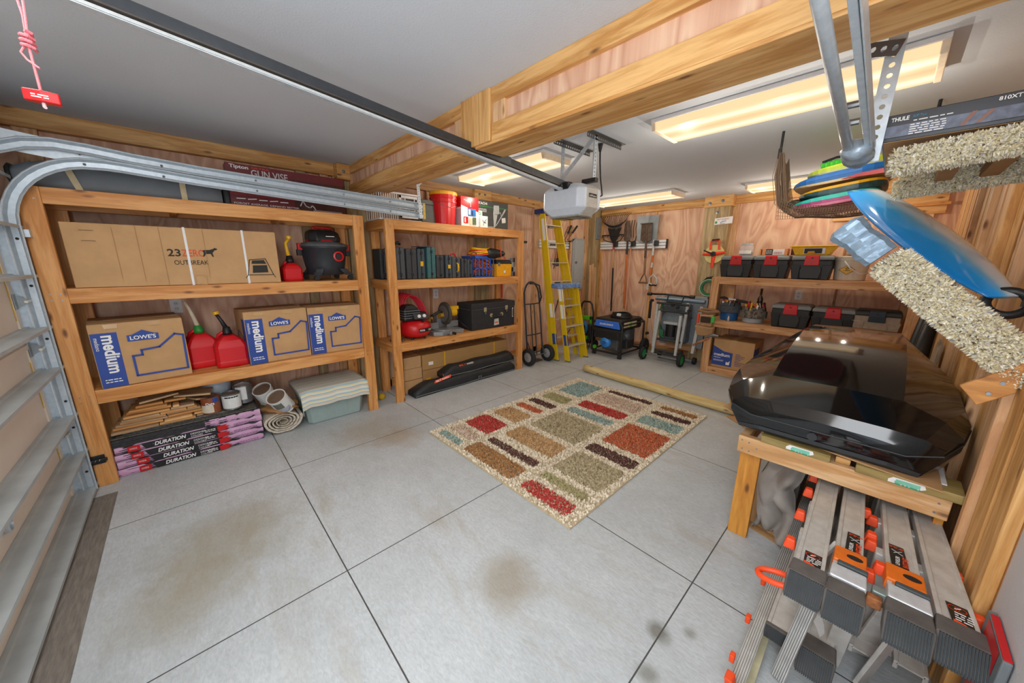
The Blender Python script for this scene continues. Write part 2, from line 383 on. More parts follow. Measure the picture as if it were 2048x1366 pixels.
# right wall: cedar boards and a corner post, boards stand proud by different amounts
yy = 1.57
for w_, d, m in ((.045, .03, CED), (.14, .018, CED), (.14, .024, CED), (.04, .045, STUD), (.14, .014, CED), (.14, .020, STUD), (.14, .012, CED), (.03, .045, STUD), (.14, .016, CED), (.14, .012, STUD), (.14, .018, CED), (.04, .045, CED), (.14, .014, STUD), (.14, .016, CED), (.14, .012, CED), (.14, .018, STUD), (.04, .045, STUD), (.14, .012, CED), (.14, .016, STUD), (.14, .014, CED), (.14, .018, CED), (.04, .045, STUD), (.14, .012, CED), (.14, .016, STUD), (.14, .012, CED), (.14, .018, CED), (.14, .014, STUD), (.14, .018, CED), (.14, .014, CED), (.14, .018, STUD), (.14, .014, CED), (.14, .014, STUD)):
    if yy > 5.6: break
    trim(MB().box(XR-d, yy, 0, XR, yy+w_-.003, 2.25), m('z')); yy += w_
trim(MB().box(XR-.05, 1.57, 2.24, XR, YB, CZ), CED('y'))
def fastener(wall, pts, r=.016):
    for p, lb in pts:
        o = obj('bolt', MB().lathe([(r, 0), (r, .003), (r*.6, .004), (r*.6, .012), (r*.3, .013), (r*.3, .024)], n=10, axis=wall[0]) , STEEL)
        if wall == 'y-': o.rotation_euler = (0, 0, PI)
        o.location = p; tag(o, lb, 'bolt', 'bolts through the framing blocks')
# corner blocks with bolts
for lab, b in (('left', (-3.80, 1.22, 2.2, -3.71, 1.34, 2.335)), ('u2', (-3.80, 2.86, 2.215, -3.74, 3.13, 2.335))):
    trim(MB().box(*b), CED('y'))
fastener('x', [((-3.71, 1.28, 2.27), 'zinc bolt in the wooden block where the beam meets the left wall'), ((-3.78, 1.36, 2.14), 'zinc bolt low on the post beside the beam end'), ((-3.74, 2.93, 2.28), 'left bolt of the pair in the block above the dark nailer carton'), ((-3.74, 3.02, 2.28), 'right bolt of the pair in the block above the dark nailer carton'), ((-3.78, 3.0, 2.13), 'bolt in the post just right of the dark nailer carton')])
fastener('y-', [((-1.88, 5.52, 2.25), 'left bolt in the block on top of the back wall post'), ((-1.72, 5.52, 2.27), 'right bolt in the block on top of the back wall post'), ((-1.78, 5.55, 2.13), 'washer headed bolt in the post above the number plate')], .022)
# the dropped beam, boxed in cedar with plywood panels
beam = struct(bpy.data.objects.new('trim_beam', None)); COL.objects.link(beam); beam.location = (XL, 1.34, 2.08)
def bp(name, mb, mat, bevel=.003): return obj(name, mb, mat, beam, bevel, W=True)
Y0 = 1.34; ZB = 2.085
bp('bottom_board', MB().box(-3.80, Y0, ZB, -1.86, Y0+.03, ZB+.085), CED('x')); bp('bottom_board', MB().box(-1.60, Y0, ZB, .36, Y0+.03, ZB+.085), CED('x'))
bp('top_board', MB().box(-3.80, Y0, CZ-.075, -1.86, Y0+.03, CZ), CED('x')); bp('top_board', MB().box(-1.60, Y0, CZ-.075, .36, Y0+.03, CZ), CED('x'))
bp('side_panel', MB().box(-3.80, Y0+.028, ZB, .36, Y0+.05, CZ), LUAN_Y, 0)
bp('end_board', MB().box(-3.80, Y0+.004, ZB, -3.74, Y0+.03, CZ), STUD('z'))
bp('end_board', MB().box(-1.95, Y0+.004, ZB+.08, -1.86, Y0+.028, CZ-.07), STUD('z')); bp('end_board', MB().box(-1.60, Y0+.004, ZB+.08, -1.50, Y0+.028, CZ-.07), STUD('z'))
for i in range(4): bp("centre_board", MB().box(-1.86+i*.065, Y0-.012, ZB, -1.86+i*.065+.063, Y0+.03, CZ), CED('z'))
bp('core', MB().box(-3.80, Y0+.05, ZB+.04, .36, Y0+.19, CZ), DKP('x'), 0)
bp('soffit_board', MB().box(-3.80, Y0+.004, ZB-.012, -1.93, Y0+.225, ZB+.03), CED('x')); bp('soffit_board', MB().box(-1.75, Y0+.004, ZB-.012, .36, Y0+.225, ZB+.03), CED('x'))
bp('back_board', MB().box(-3.80, Y0+.19, ZB+.03, -1.93, Y0+.22, CZ), CED('x')); bp('back_board', MB().box(-1.75, Y0+.19, ZB+.03, .36, Y0+.22, CZ), CED('x'))
# ---- sectional garage door on the left: panels, struts, hinges ----
door = struct(bpy.data.objects.new('door_1', None)); COL.objects.link(door); door.location = (-1.7, YD, 0)
def dpart(name, mb, mat, par=None, **k): return obj(name, mb, mat, par or door, W=True, **k)
DX0, DX1 = -3.20, -.06; YP = -.672
cream = paint('#e8ddd0', .5, var=.04, scale=4); strutm = paint('#b4bcbe', .5, .25, var=.14, scale=5)
for z0, z1 in ((.02, .49), (.50, .99), (1.0, 1.52), (1.53, 2.05)):
    dpart('panel', MB().box(DX0, YP-.04, z0, DX1, YP, z1), cream, bevel=.004)
    dpart('panel_rib', MB().box(DX0, YP, z0+.002, DX1, YP+.010, z0+.028), cream, bevel=.002); dpart('panel_rib', MB().box(DX0, YP, z1-.028, DX1, YP+.010, z1-.002), cream, bevel=.002)
    dpart('end_stile', MB().box(DX0-.003, YP-.042, z0, DX0+.045, YP+.006, z1), cream)
    dpart('stile_label', MB().box(DX0+.046, YP+.001, z0+.12, DX0+.052, YP+.003, z1-.1), paint('#d9b21f', .5))
for z0 in (.045, .29, .53, .83, 1.07, 1.36, 1.62, 1.88):
    dpart('strut', MB().prism([(YP+.001, z0-.03), (YP+.004, z0-.03), (YP+.004, z0-.003), (YP+.088, z0-.003), (YP+.088, z0-.016), (YP+.091, z0-.016), (YP+.091, z0), (YP+.022, z0), (YP+.016, z0+.006), (YP+.001, z0+.006)], DX0-.105, DX1+.01, 'x'), strutm)
hin = paint('#b8c0c4', .35, .7)
for z0 in (.43, .955, 1.22):
    h = dpart('hinge', MB().prism([(YP+.008, z0-.035), (YP+.012, z0-.035), (YP+.046, z0-.010), (YP+.060, z0), (YP+.046, z0+.012), (YP+.012, z0+.03), (YP+.008, z0+.03)], DX0-.004, DX0-.001, 'x').box(DX0-.004, YP+.008, z0-.04, DX0+.039, YP+.011, z0+.04), paint('#9aa2a6', .4, .5))
    dpart('axle', MB().cyl((DX0-.045, YP+.05, z0), (DX0+.05, YP+.05, z0), .007, 10), paint('#e0dccf', .3, .4), h)
    dpart('roller', MB().lathe([(.012, 0), (.022, .002), (.022, .012), (.012, .014)], (DX0-.05, YP+.05, z0), 14, 'x'), hin, h)
dpart('bottom_seal', MB().tube([(DX0, YP-.01, .02), (DX1, YP-.01, .02)], .02, 8), RUB)
dpart('lift_handle', MB().lathe([(.03, 0), (.03, .012), (.022, .014), (.02, .004)], (-2.28, YP+.009, .39), 14, 'y'), GALV)
# threshold pit in front of the door
n_ = NT('weathered_threshold'); f_ = n_.noise(n_.coords((2, 14, 2), rnd=False), 6, 5)
n_.set(n_.ramp(f_, [(.3, lin('#6f6860')), (.7, lin('#8f887e'))]), .9); n_.bump(f_, .4, .01)
struct(obj('trim_threshold', MB().box(-3.14, -.75, 0.0, .3, -.49, .003), n_.m))
# ---- track hardware: vertical track, two curved horizontal tracks, hanger ----
TX = -3.235
def channel(path, w, d, side):
    m = MB(); rings = []; n = len(path)
    for i, (y, z) in enumerate(path):
        a = path[max(0, i-1)]; b = path[min(n-1, i+1)]; dy, dz = b[0]-a[0], b[1]-a[1]; L = math.hypot(dy, dz); dy /= L; dz /= L
        ny, nz = -dz, dy
        prof = [(0, w/2-.012), (.016, w/2-.006), (.030, w/2), (.034, w/2-.004), (.032, w/2-.008), (.018, w/2-.013), (.003, w/2-.018), (.003, -w/2+.018), (.018, -w/2+.013), (.032, -w/2+.008), (.034, -w/2+.004), (.030, -w/2), (.016, -w/2+.006), (0, -w/2+.012)]
        rings.append([(TX + side*x, y + ny*o, z + nz*o) for x, o in prof])
    return m.loft(rings)
tr = thing('garage_door_track', 'galvanised steel overhead door track curving over the left shelves to a hanger', 'door track', (TX, -.62, 0))
low = [(-.605, .03), (-.605, 1.62)] + [(-.605+.345-.345*math.cos(PI/2*i/10), 1.62+.352*math.sin(PI/2*i/10)) for i in range(1, 10)] + [(-.22, 1.974), (-.16, 1.972), (.19, 1.948), (1.83, 1.876)]
upp = [(-.72, 1.78), (-.70, 1.87), (-.66, 1.94), (-.60, 1.99), (-.50, 2.035), (-.40, 2.052), (-.27, 2.047), (-.1, 2.03), (.2, 2.012), (1.83, 1.962)]
obj('lower_track', channel(low, .060, .03, 1), GALV, tr, W=True); obj('upper_track', channel(upp, .060, .03, 1), GALV, tr, W=True)
obj('track_web', MB().perf((TX-.004, -.66, 2.06), (TX-.004, -.10, 1.995), .10, (1, 0, 0), .005, .14), GALV, tr, solid=.002, W=True)
obj('centre_web', MB().box(TX-.004, .0, 1.965, TX-.001, 1.83, 1.985).xf(Matrix.Translation((0, 0, 2.0)) @ Matrix.Rotation(math.radians(-1.9), 4, 'X') @ Matrix.Translation((0, 0, -1.985))), GALV, tr, W=True)
obj('wall_angle', MB().box(TX-.05, -.70, 0, TX-.004, -.697, 1.7).box(TX-.007, -.70, 0, TX-.004, -.60, 1.7).box(TX-.05, -.70, 1.56, TX-.0, -.56, 1.60), GALV, tr, W=True)
obj('hanger', MB().perf((TX+.035, 1.79, 1.85), (TX+.035, 1.77, 2.17), .03, (1, 0, 0), .005, .022), GALV, tr, solid=.003, W=True)
obj('hanger', MB().perf((TX+.035, 1.77, 2.15), (TX+.03, 1.95, 2.335), .035, (1, 0, 0), .006, .022), GALV, tr, solid=.003, W=True)
obj('end_bracket', MB().perf((TX+.037, 1.825, 1.845), (TX+.037, 1.825, 1.99), .024, (1, 0, 0), .004, .02), paint('#b39a55', .4, .6), tr, solid=.003, W=True)
for y in (-.3, .02, .5, 1.1, 1.5):
    for ze in (1.956-.044*y, 2.018-.031*y): obj('rivet', MB().ell((TX+.004, y, ze), .007, 8, 6), STEEL, tr, W=True)
for z_ in (.15, .45, .62, 1.0, 1.3, 1.55): obj('rivet', MB().ell((TX+.004, -.605, z_), .007, 8, 6), BLK, tr, W=True)
sh = thing('torsion_spring_bracket', 'grey steel bearing plate with bolts in the upper left corner by the door', 'bracket', (-3.5, -.66, 2.12))
obj('plate', MB().box(-.1, 0, -.12, .12, .006, .16), GALV, sh, .002)
obj('shaft', MB().cyl((-.2, .0, .06), (3.2, .0, .06), .0127, 12), STEEL, sh); obj('cable_drum', MB().lathe([(.05, 0), (.05, .01), (.04, .015), (.04, .05), (.05, .055), (.05, .065)], (.1, .0, .06), 20, 'x'), GALV, sh)
# release cord
rc = thing('release_cord', 'red and white emergency release cord with a knot and a red handle', 'cord', (-1.78, -.12, 1.80))
obj('cord', MB().tube([(0, -.095, .35), (.004, -.092, .31), (.0, -.095, .27), (.004, -.095, .23)], .0028, 6).tube([(0, -.085, .35), (.006, -.088, .30), (.008, -.092, .26)], .0028, 6).tube([(.004, -.095, .23), (0, -.095, .12)], .0032, 6), None or paint('#d98088', .7, var=.35, scale=400), rc)
obj('knot', MB().tube([(.012*math.cos(i*1.1), -.095+.012*math.sin(i*1.1), .27-.0022*i) for i in range(20)], .0045, 6), paint('#d4707a', .7, var=.4, scale=400), rc)
obj('loop', MB().tube([(-.012, -.1, .245), (-.016, -.115, .22), (-.006, -.105, .20), (.006, -.093, .188), (.012, -.085, .18)], .0028, 6), paint('#d98088', .7, var=.35, scale=400), rc)
obj('handle', MB().loft([[(y, -.095+x, z) for x, y in ((-.034, -.010), (0, -.018), (.034, -.010), (.034, .010), (0, .018), (-.034, .010))] for z in (.092, .122)]), RED, rc, .003)
obj('cord_end', MB().tube([(0, -.095, .095), (.004, -.095, .082), (.008, -.093, .078)], .004, 6), paint('#e8c8cc', .7), rc)
Dec(rc, (.0185, -.095, .106), (0, 1, 0), (0, 0, 1)).smalltext(-.018, .014, .0, 2, .006, .003, TXT)
# ================= shelving units =================
def shelf_unit(label, y0, y1, zs, xf, xb, name='shelving_unit', thick=.089, lowback=True):
    t = thing(name, label, 'shelf', (xf, y0, 0))
    def b(nm, *a, ax='y'): return obj(nm, MB().box(*a), LUM(ax), t, .003, W=True)
    H = zs[0]
    b('post', xf-.038, y0, 0, xf, y0+.089, H, ax='z'); b('post', xf-.038, y1-.089, 0, xf, y1, H, ax='z')
    b('post', xb, y0+.03, 0, xb+.038, y0+.119, H, ax='z'); b('post', xb, y1-.119, 0, xb+.038, y1-.03, H, ax='z')
    for z in zs:
        b('front_rail', xf-.042, y0+.089, z-thick, xf-.004, y1-.089, z)
        b('back_rail', xb+.038, y0+.03, z-thick, xb+.076, y1-.03, z)
        b('side_rail', xb+.0, y0+.0, z-thick, xf-.038, y0+.03, z, ax='x'); b('side_rail', xb+.0, y1-.03, z-thick, xf-.038, y1, z, ax='x')
        for k in (1, 2): ym = y0 + (y1-y0)*k/3; b('joist', xb+.076, ym-.019, z-thick, xf-.042, ym+.019, z-.012, ax='x')
        b('shelf_deck', xb, y0+.03, z-.01, xf-.04, y1-.03, z+.001)
    sc = MB()
    for (py, pz) in [(y0+a, z-.03-c) for z in zs for a in (.025, .064) for c in (0, .035)] + [(y1-a, z-.03-c) for z in zs for a in (.025, .064) for c in (0, .035)]:
        sc.cyl((xf-.001, py, pz), (xf+.001, py, pz), .004, 8)
    obj('screws', sc, STEEL, t, W=True)
    return t
shelf_unit('long wooden shelving unit nearest the garage door, with three decks along the left wall', -.585, 1.262, (1.835, 1.275, .64), -3.285, -3.73)
shelf_unit('wooden shelving unit between the long unit and the yellow ladder', 1.46, 3.29, (1.83, 1.262, .625), -3.29, -3.74)
# back-right unit (runs along the back wall)
t = thing('shelving_unit', 'wooden shelving unit on the back wall holding toolboxes with red latches', 'shelf', (-1.575, 5.03, 0))
def b(nm, *a, ax='x'): return obj(nm, MB().box(*a), wood('#e0b283', '#c88f5a', ax, key='b'), t, .003, W=True)
b('post', -1.575, 5.03, 0, -1.486, 5.068, 1.27, ax='z'); b('post', .17, 5.03, 0, .259, 5.068, 1.27, ax='z')
b('post', -1.53, 5.58, 0, -1.44, 5.618, 1.27, ax='z'); b('post', .13, 5.58, 0, .21, 5.618, 1.27, ax='z')
for z in (1.277, .72, .09):
    b('front_rail', -1.486, 5.032, z-.089, .17, 5.07, z); b('back_rail', -1.5, 5.542, z-.089, .2, 5.58, z)
    b('side_rail', -1.575, 5.068, z-.089, -1.545, 5.6, z, ax='y'); b('side_rail', .23, 5.068, z-.089, .259, 5.6, z, ax='y')
    b('shelf_deck', -1.545, 5.068, z-.01, .23, 5.6, z+.001)
sc = MB()
for px in (-1.55, -1.51):
    for pz in (1.25, 1.21, .69, .65, .06, .03): sc.cyl((px, 5.028, pz), (px, 5.031, pz), .004, 8)
obj('screws', sc, STEEL, t, W=True)
# ================= ceiling fixtures =================
diff = NT('lit_acrylic_diffuser'); tc = diff.add('ShaderNodeTexCoord'); sp = diff.add('ShaderNodeSeparateXYZ'); diff.l.new(tc.outputs['Object'], sp.inputs[0])
ab = diff.add('ShaderNodeMath', operation='ABSOLUTE'); diff.l.new(sp.outputs[1], ab.inputs[0])
cc = diff.ramp(ab.outputs[0], [(0, (.88, .52, .26, 1)), (.05, (1.0, .66, .36, 1)), (.095, (1.2, 1.0, .72, 1)), (.15, (1.0, .66, .36, 1))])
diff.set((.04, .03, .02, 1), .5); diff.l.new(cc, diff.b.inputs['Emission Color']); diff.b.inputs['Emission Strength'].default_value = .88; diff = diff.m
def fixture(cx, cy, label, power):
    t = thing('ceiling_light', label, 'ceiling light', (cx, cy, CZ-.001), group=None)
    obj('housing', MB().box(-.61, -.19, -.022, .61, .19, 0), WHT, t, .003)
    obj('diffuser', MB().prism([(-.18, -.02), (-.165, -.062), (.165, -.062), (.18, -.02)], -.585, .585, 'x'), diff, t, .004)
    for s in (-1, 1): obj('end_cap', MB().prism([(-.185, -.018), (-.17, -.066), (.17, -.066), (.185, -.018)], s*.585, s*.61, 'x'), paint('#f0dcc0', .5), t, .003)
    for k in range(5):
        l = bpy.data.lights.new('fixture_lamp', 'POINT'); l.energy = power*.6; l.color = (1, .90, .76); l.shadow_soft_size = 0
        o = bpy.data.objects.new('fixture_lamp', l); COL.objects.link(o); o.location = (cx + (-.5, -.26, .02, .24, .46)[k], cy + (.10, -.11, .04, -.06, .12)[k], CZ - (.20, .30, .24, .34, .28)[k])
    return t
fixture(-.60, 2.53, 'long fluorescent ceiling light nearest the camera, above the stack of bodyboards', 3.2)
fixture(-2.70, 2.48, 'fluorescent ceiling light crossed by the dark opener rail', 3.2)
fixture(-2.62, 4.79, 'fluorescent ceiling light above the rakes, half hidden by the opener motor', 3.2)
fixture(-.70, 5.05, 'fluorescent ceiling light at the back, behind the hanging net', 3.2)
# ================= flat printing on boxes =================
CLR = NT('clear_tape'); CLR.set(lin('#c9a577'), .15); CLR = CLR.m
def moving_box(loc, rz, w, d, h, label, tape=True):
    t = thing('cardboard_box', label, 'cardboard box', loc, rz, group='blue printed moving boxes')
    obj('carton', MB().box(-d, 0, 0, 0, w, h), CARD, t, .003)
    obj('top_flap', MB().box(-d, .002, h, -d/2-.001, w-.002, h+.004), CARDD, t); obj('top_flap', MB().box(-d/2+.001, .002, h, 0, w-.002, h+.004), CARD, t)
    obj('packing_tape', MB().box(-d/2-.025, -.001, h+.004, -d/2+.025, w+.001, h+.005), CLR, t)
    D = Dec(t, (0, 0, 0), (0, 1, 0), (0, 0, 1))
    D.rect(.004, 0, .27*w, h*.87, BLUE)
    D.txt('medium', w*.105, h*.83, w*.15, TXT, width=h*.60, rot=-PI/2, bold=.03)
    D.txt('mediano', w*.035, h*.80, w*.045, TXT, width=h*.2, rot=-PI/2)
    D.smalltext(w*.05, w*.22, h*.12, 2, .016, .006, TXT)
    a, b, c, e = w*.36, w*.70, h*.70, h*.80
    D.poly([(a, c), (b, c), (b, c+h*.10), (b-w*.04, c+h*.10), (b-w*.17, c+h*.17), (a+w*.05, c+h*.10), (a, c+h*.10)], BLUE, 'printed_sign')
    D.txt("LOWE'S", a+w*.03, c+h*.02, h*.065, TXT, width=(b-a)*.82, bold=.02)
    D.path([(w*.38, h*.13), (w*.96, h*.13), (w*.975, h*.72), (w*.88, h*.75), (w*.68, h*.56), (w*.48, h*.54), (w*.48, h*.46), (w*.38, h*.46)], .012, BLUE, True)
    for x in (.15, .6): obj('corner_tape', MB().add([D.P(w*x, h), D.P(w*(x+.15), h), D.P(w*(x+.14), h*.93), D.P(w*(x+.01), h*.93)], [(0, 1, 2, 3)]), CLR, t)
    D2 = Dec(t, (0, 0, 0), (1, 0, 0), (0, 0, 1)); D2.o = Vector((-d, 0, 0))
    D2.rect(d*.72, 0, d, h*.87, BLUE); D2.path([(d*.1, h*.15), (d*.7, h*.15), (d*.7, h*.5), (d*.3, h*.6), (d*.1, h*.45)], .01, BLUE, True)
    D3 = Dec(t, (-d, 0, h+.004), (0, 1, 0), (1, 0, 0)); D3.smalltext(w*.1, w*.9, d*.3, 2, .05, .03, BLUE); 
    return t
moving_box((-3.29, -.462, .643), .10, .43, .40, .405, 'blue printed moving box on the low deck, left of the fuel cans')
moving_box((-3.31, .305, .643), .06, .435, .36, .41, 'blue printed moving box on the low deck just right of the black spouted fuel can')
moving_box((-3.335, .745, .643), -.06, .43, .36, .405, 'blue printed moving box at the right end of the low deck, against the post')
# ---- outbreak carton ----
t = thing('cardboard_box', 'long brown carton with white straps and a small animal logo on the middle deck', 'cardboard box', (-3.30, -.462, 1.277))
L, H = 1.045, .378
obj('carton', MB().box(-.40, 0, 0, 0, L, H), CARD, t, .004)
D = Dec(t, (0, 0, 0), (0, 1, 0), (0, 0, 1))
D.txt('23', .425, .19, .048, TXK, width=.065, bold=.02); D.txt('ZERO', .495, .19, .046, paint('#d8532c', .7), width=.12, bold=.01)
D.txt('OUTBREAK', .45, .135, .03, TXK, width=.175)
D.poly([(.60, .225), (.612, .235), (.64, .236), (.665, .245), (.668, .252), (.672, .25), (.685, .245), (.682, .238), (.668, .233), (.655, .215), (.66, .19), (.652, .19), (.645, .21), (.62, .208), (.608, .19), (.602, .19), (.608, .212), (.606, .225)], TXK, 'printed_animal')
D.path([(.84, .06), (.86, .17), (.96, .18), (1.0, .06)], .005, TXK, True); D.poly([(.87, .075), (.876, .13), (.965, .132), (.968, .078)], TXK); D.poly([(.87, .142), (.875, .165), (.95, .17), (.962, .142)], TXK); D.path([(.84, .06), (.825, .04)], .004, TXK); D.path([(1.0, .06), (1.01, .04)], .004, TXK)
D.lines([((.405, .0), (.405, H)), ((.2, .05), (.2, H-.02)), ((.30, .03), (.3, H)), ((.62, .05), (.62, H))], .002, CARDD); D.lines([((.07, .335), (.125, .335)), ((.07, .275), (.125, .275))], .002, TXK)
D.rect(.545, .0, .60, .06, paint('#b88a4a', .3), 'tape_patch')
for a in (.526, .84): obj('strap', MB().box(-.402, a-.0065, -.002, .0035, a+.0065, H+.003), WHT, t)
# ---- fuel cans ----
REDP = paint('#d3121c', .42, var=.08, scale=5)
def fuel_can(loc, rz, label, w, d, h, spout, collar):
    t = thing('fuel_can', label, 'fuel can', loc, rz)
    def ring(hw, hd, z, off=0): return [(off+hd*x, hw*y, z) for x, y in ((1,-.8),(1,.8),(.85,1),(-.85,1),(-1,.8),(-1,-.8),(-.85,-1),(.85,-1))]
    w2, d2 = w/2, d/2
    obj('body', MB().loft([ring(w2*.93, d2*.93, 0), ring(w2, d2, .015), ring(w2, d2, h*.18), ring(w2*.97, d2*.97, h*.2), ring(w2*.97, d2*.97, h*.62), ring(w2*.99, d2*.99, h*.66), ring(w2*.75, d2*.85, h*.86), ring(w2*.38, d2*.6, h), ring(w2*.25, d2*.4, h+.004)]), REDP, t, .004, smooth=True)
    obj('handle', MB().tube([(-.02, -w2*.62, h*.80), (0, -w2*.55, h*1.02), (0, -w2*.2, h*1.12), (0, 0, h*1.05)], .012, 8), REDP, t, smooth=True)
    obj('collar', MB().lathe([(.03, 0), (.031, .03), (.027, .035), (.022, .06), (.012, .065)], (0, 0, h), 16), collar, t, smooth=True)
    sp = obj('spout', MB().tube(spout[0], spout[1], 10), spout[2], t, smooth=True)
    if spout[3]: obj('cap', MB().cyl(spout[0][-1], Vector(spout[0][-1])*2-Vector(spout[0][-2])*1.0 if False else Vector(spout[0][-1])+Vector((0, -.004, .022)), .02, 14), spout[3], sp)
    return t
fuel_can((-3.575, .045, .643), .1, 'red fuel can with green collar and pale spout, behind the black spouted can', .20, .24, .25, ([(0, 0, .30), (0, -.012, .36), (0, -.03, .44), (0, -.05, .50)], [.017, .014, .012, .008], paint('#d9cdb4', .5), None), GRN)
fuel_can((-3.455, .205, .643), .05, 'red fuel can with black spout and yellow cap on the low deck', .205, .22, .235, ([(0, 0, .28), (0, -.02, .34), (0, -.045, .40)], [.018, .013, .011], BLK, YEL), BLK)
fuel_can((-3.50, .70, 1.277), 0, 'small red fuel can with a tall yellow spout beside the shop vacuum', .145, .17, .145, ([(0, 0, .17), (0, -.01, .24), (0, -.015, .31), (0, .015, .345)], [.016, .015, .011, .010], YEL, YEL), BLK)
# ---- shop vacuum ----
t = thing('shop_vacuum', 'black and red wet dry vacuum standing on the middle deck', 'vacuum cleaner', (-3.535, .985, 1.277))
VB = paint('#31363c', .4, var=.12)
obj('tank', MB().lathe([(.135, .045), (.15, .05), (.162, .13), (.164, .135), (.183, .27), (.195, .275), (.195, .29)], n=32), VB, t, smooth=True)
obj('lid', MB().lathe([(.198, .288), (.198, .30), (.185, .315), (.13, .33), (.125, .335)], n=32), paint('#575a5c', .6, var=.2, scale=12), t, smooth=True)
obj('motor_head', MB().loft([[(x*a, y*b+c, z) for x, y in ((1,-.6),(1,.6),(.6,1),(-.6,1),(-1,.6),(-1,-.6),(-.6,-1),(.6,-1))] for a, b, c, z in ((.115,.125,0,.33),(.118,.13,0,.36),(.10,.12,-.005,.41),(.075,.09,-.01,.43))]), BLK, t, .006, smooth=True)
obj('handle', MB().tube([(.02, -.085, .425), (.02, -.075, .45), (.02, .06, .452), (.02, .075, .425)], .011, 8), RED, t, smooth=True)
obj('badge', MB().hexa([(.108, -.02, .35), (.112, .085, .35), (.10, .085, .35), (.10, -.02, .35), (.094, -.03, .405), (.096, .075, .405), (.08, .075, .405), (.08, -.03, .405)]), RED, t, .003)
obj('accent_band', MB().tube([(.12*math.cos(a), .132*math.sin(a), .338) for a in [PI*2*i/24 for i in range(24)]], .005, 6, closed=True), RED, t)
Dec(t, (.1125, -.005, .365), (0, 1, 0), (0, 0, 1)).rect(0, 0, .07, .012, TXT)
pr = obj('hose_port', MB().lathe([(.042, 0), (.044, .02), (.03, .024), (.026, .01), (.042, 0)], (.158, .065, .205), 20, 'x'), RED, t); obj('port_hole', MB().cyl((.165, .065, .205), (.176, .065, .205), .024, 16), BLK, pr)
for s in (-1, 1):
    la = obj('latch', MB().box(-.02, s*.19-.02, .255, .03, s*.19+.02, .315), RED, t, .004); obj('latch_base', MB().box(-.02, s*.2-.018, .21, .03, s*.2+.018, .262), BLK, t, .004)
for ax, ay in ((.12, -.09), (.13, .11), (-.12, .1), (-.12, -.1)):
    f = obj('caster_foot', MB().loft([[(ax*a+dx, ay*a+dy, z) for dx, dy in ((-.03,-.03),(.03,-.03),(.03,.03),(-.03,.03))] for a, z in ((.95,.10),(1.1,.07),(1.35,.045))]), paint('#3d4248', .5), t, .006)
    obj('caster', MB().cyl((ax*1.35-.012, ay*1.35, .022), (ax*1.35+.012, ay*1.35, .022), .022, 14), BLK, f)
# ---- top deck: tent bag and vise carton ----
t = thing('storage_bag', 'long grey fabric bag with cream straps lying on the top deck', 'bag', (-3.6, -.14, 1.838))
BAG = paint('#767d83', .85, var=.1, scale=6, bump=.2)
rr = []
for i in range(17):
    u = i/16; y = -.46+u*.91; k = .62+.38*math.sin(min(1, u/.22)*PI/2)-.10*max(0, u-.93)/.07; zt = .185 - .06*u + .004*math.sin(u*25)
    rr.append([(x*.2*(.8+.2*k), y, max(0, z)*zt*k) for x, z in ((1,0),(1.04,.25),(1,.7),(.85,.95),(.3,1.05),(-.3,1.05),(-.9,.95),(-1,.5),(-1,0))])
obj('bag_body', MB().loft(rr), BAG, t, smooth=True)
obj('piping', MB().tube([(.188, -.455, .01), (.192, -.465, .05), (.18, -.467, .095), (.14, -.465, .118), (-.1, -.465, .122)], .010, 8), BLK, t, smooth=True)
CRM = paint('#cdbf9c', .8)
for y, dy in ((-.27, .04), (.23, 0)):
    obj('strap', MB().surf(lambda a, b: (.2*1.075 if a < .5 else .21*(1-(a-.5)*2)+.0, y+b*.03+dy*(1-a*2 if a < .5 else 0)*1.0, (a*2*.155 if a < .5 else .19)), 8, 1), CRM, t, solid=.003)
obj('dark_pouch', MB().box(-.1, .46, 0, .17, .50, .12), BLK, t, .01)
t = thing('cardboard_box', 'maroon carton with a printed vise on the top deck beside the beam', 'cardboard box', (-3.45, .36, 1.838))
MAR = paint('#6d262b', .35, var=.1); L, H = .815, .305
obj('carton', MB().box(-.13, 0, 0, 0, L, H), MAR, t, .002)
D = Dec(t, (0, 0, 0), (0, 1, 0), (0, 0, 1))
D.rect(.42, .002, L-.002, H-.06, paint('#4e2a22', .35, var=.4, scale=5)); D.rect(0.003, .085, .40, .115, paint('#873033', .4))
D.txt('Tipton', .022, .265, .032, TXT, width=.115, bold=.02); D.txt('ULTRA', .16, .284, .010, ORG, width=.11)
D.txt('GUN VISE', .15, .228, .048, paint('#cfc6c8', .4), width=.24, bold=.015); D.txt('FORGET AVERAGE. DEMAND BETTER.', .02, .02, .013, TXT, width=.43)
D.lines([((.04+.07*i, .06), (.09+.07*i, .062+.004*(i % 2))) for i in range(5)], .006, TXT); D.path([(.46, .05), (.48, .09), (.5, .05), (.53, .04), (.55, .06), (.57, .03)], .008, paint('#c8ccd4', .4))
for i, (a, b_, c) in enumerate(((.44, .165, RED), (.48, .16, GRY), (.53, .165, RED), (.60, .15, WHT), (.66, .17, RED), (.69, .15, WHT), (.73, .165, RED), (.76, .15, WHT), (.785, .165, RED))): D.poly([(a, b_), (a+.03, b_), (a+.036, b_+.02), (a+.015, b_+.035), (a, b_+.03)], c, 'printed_tool')
D.rect(.55, .003, .78, .025, paint('#a08c8c', .4))
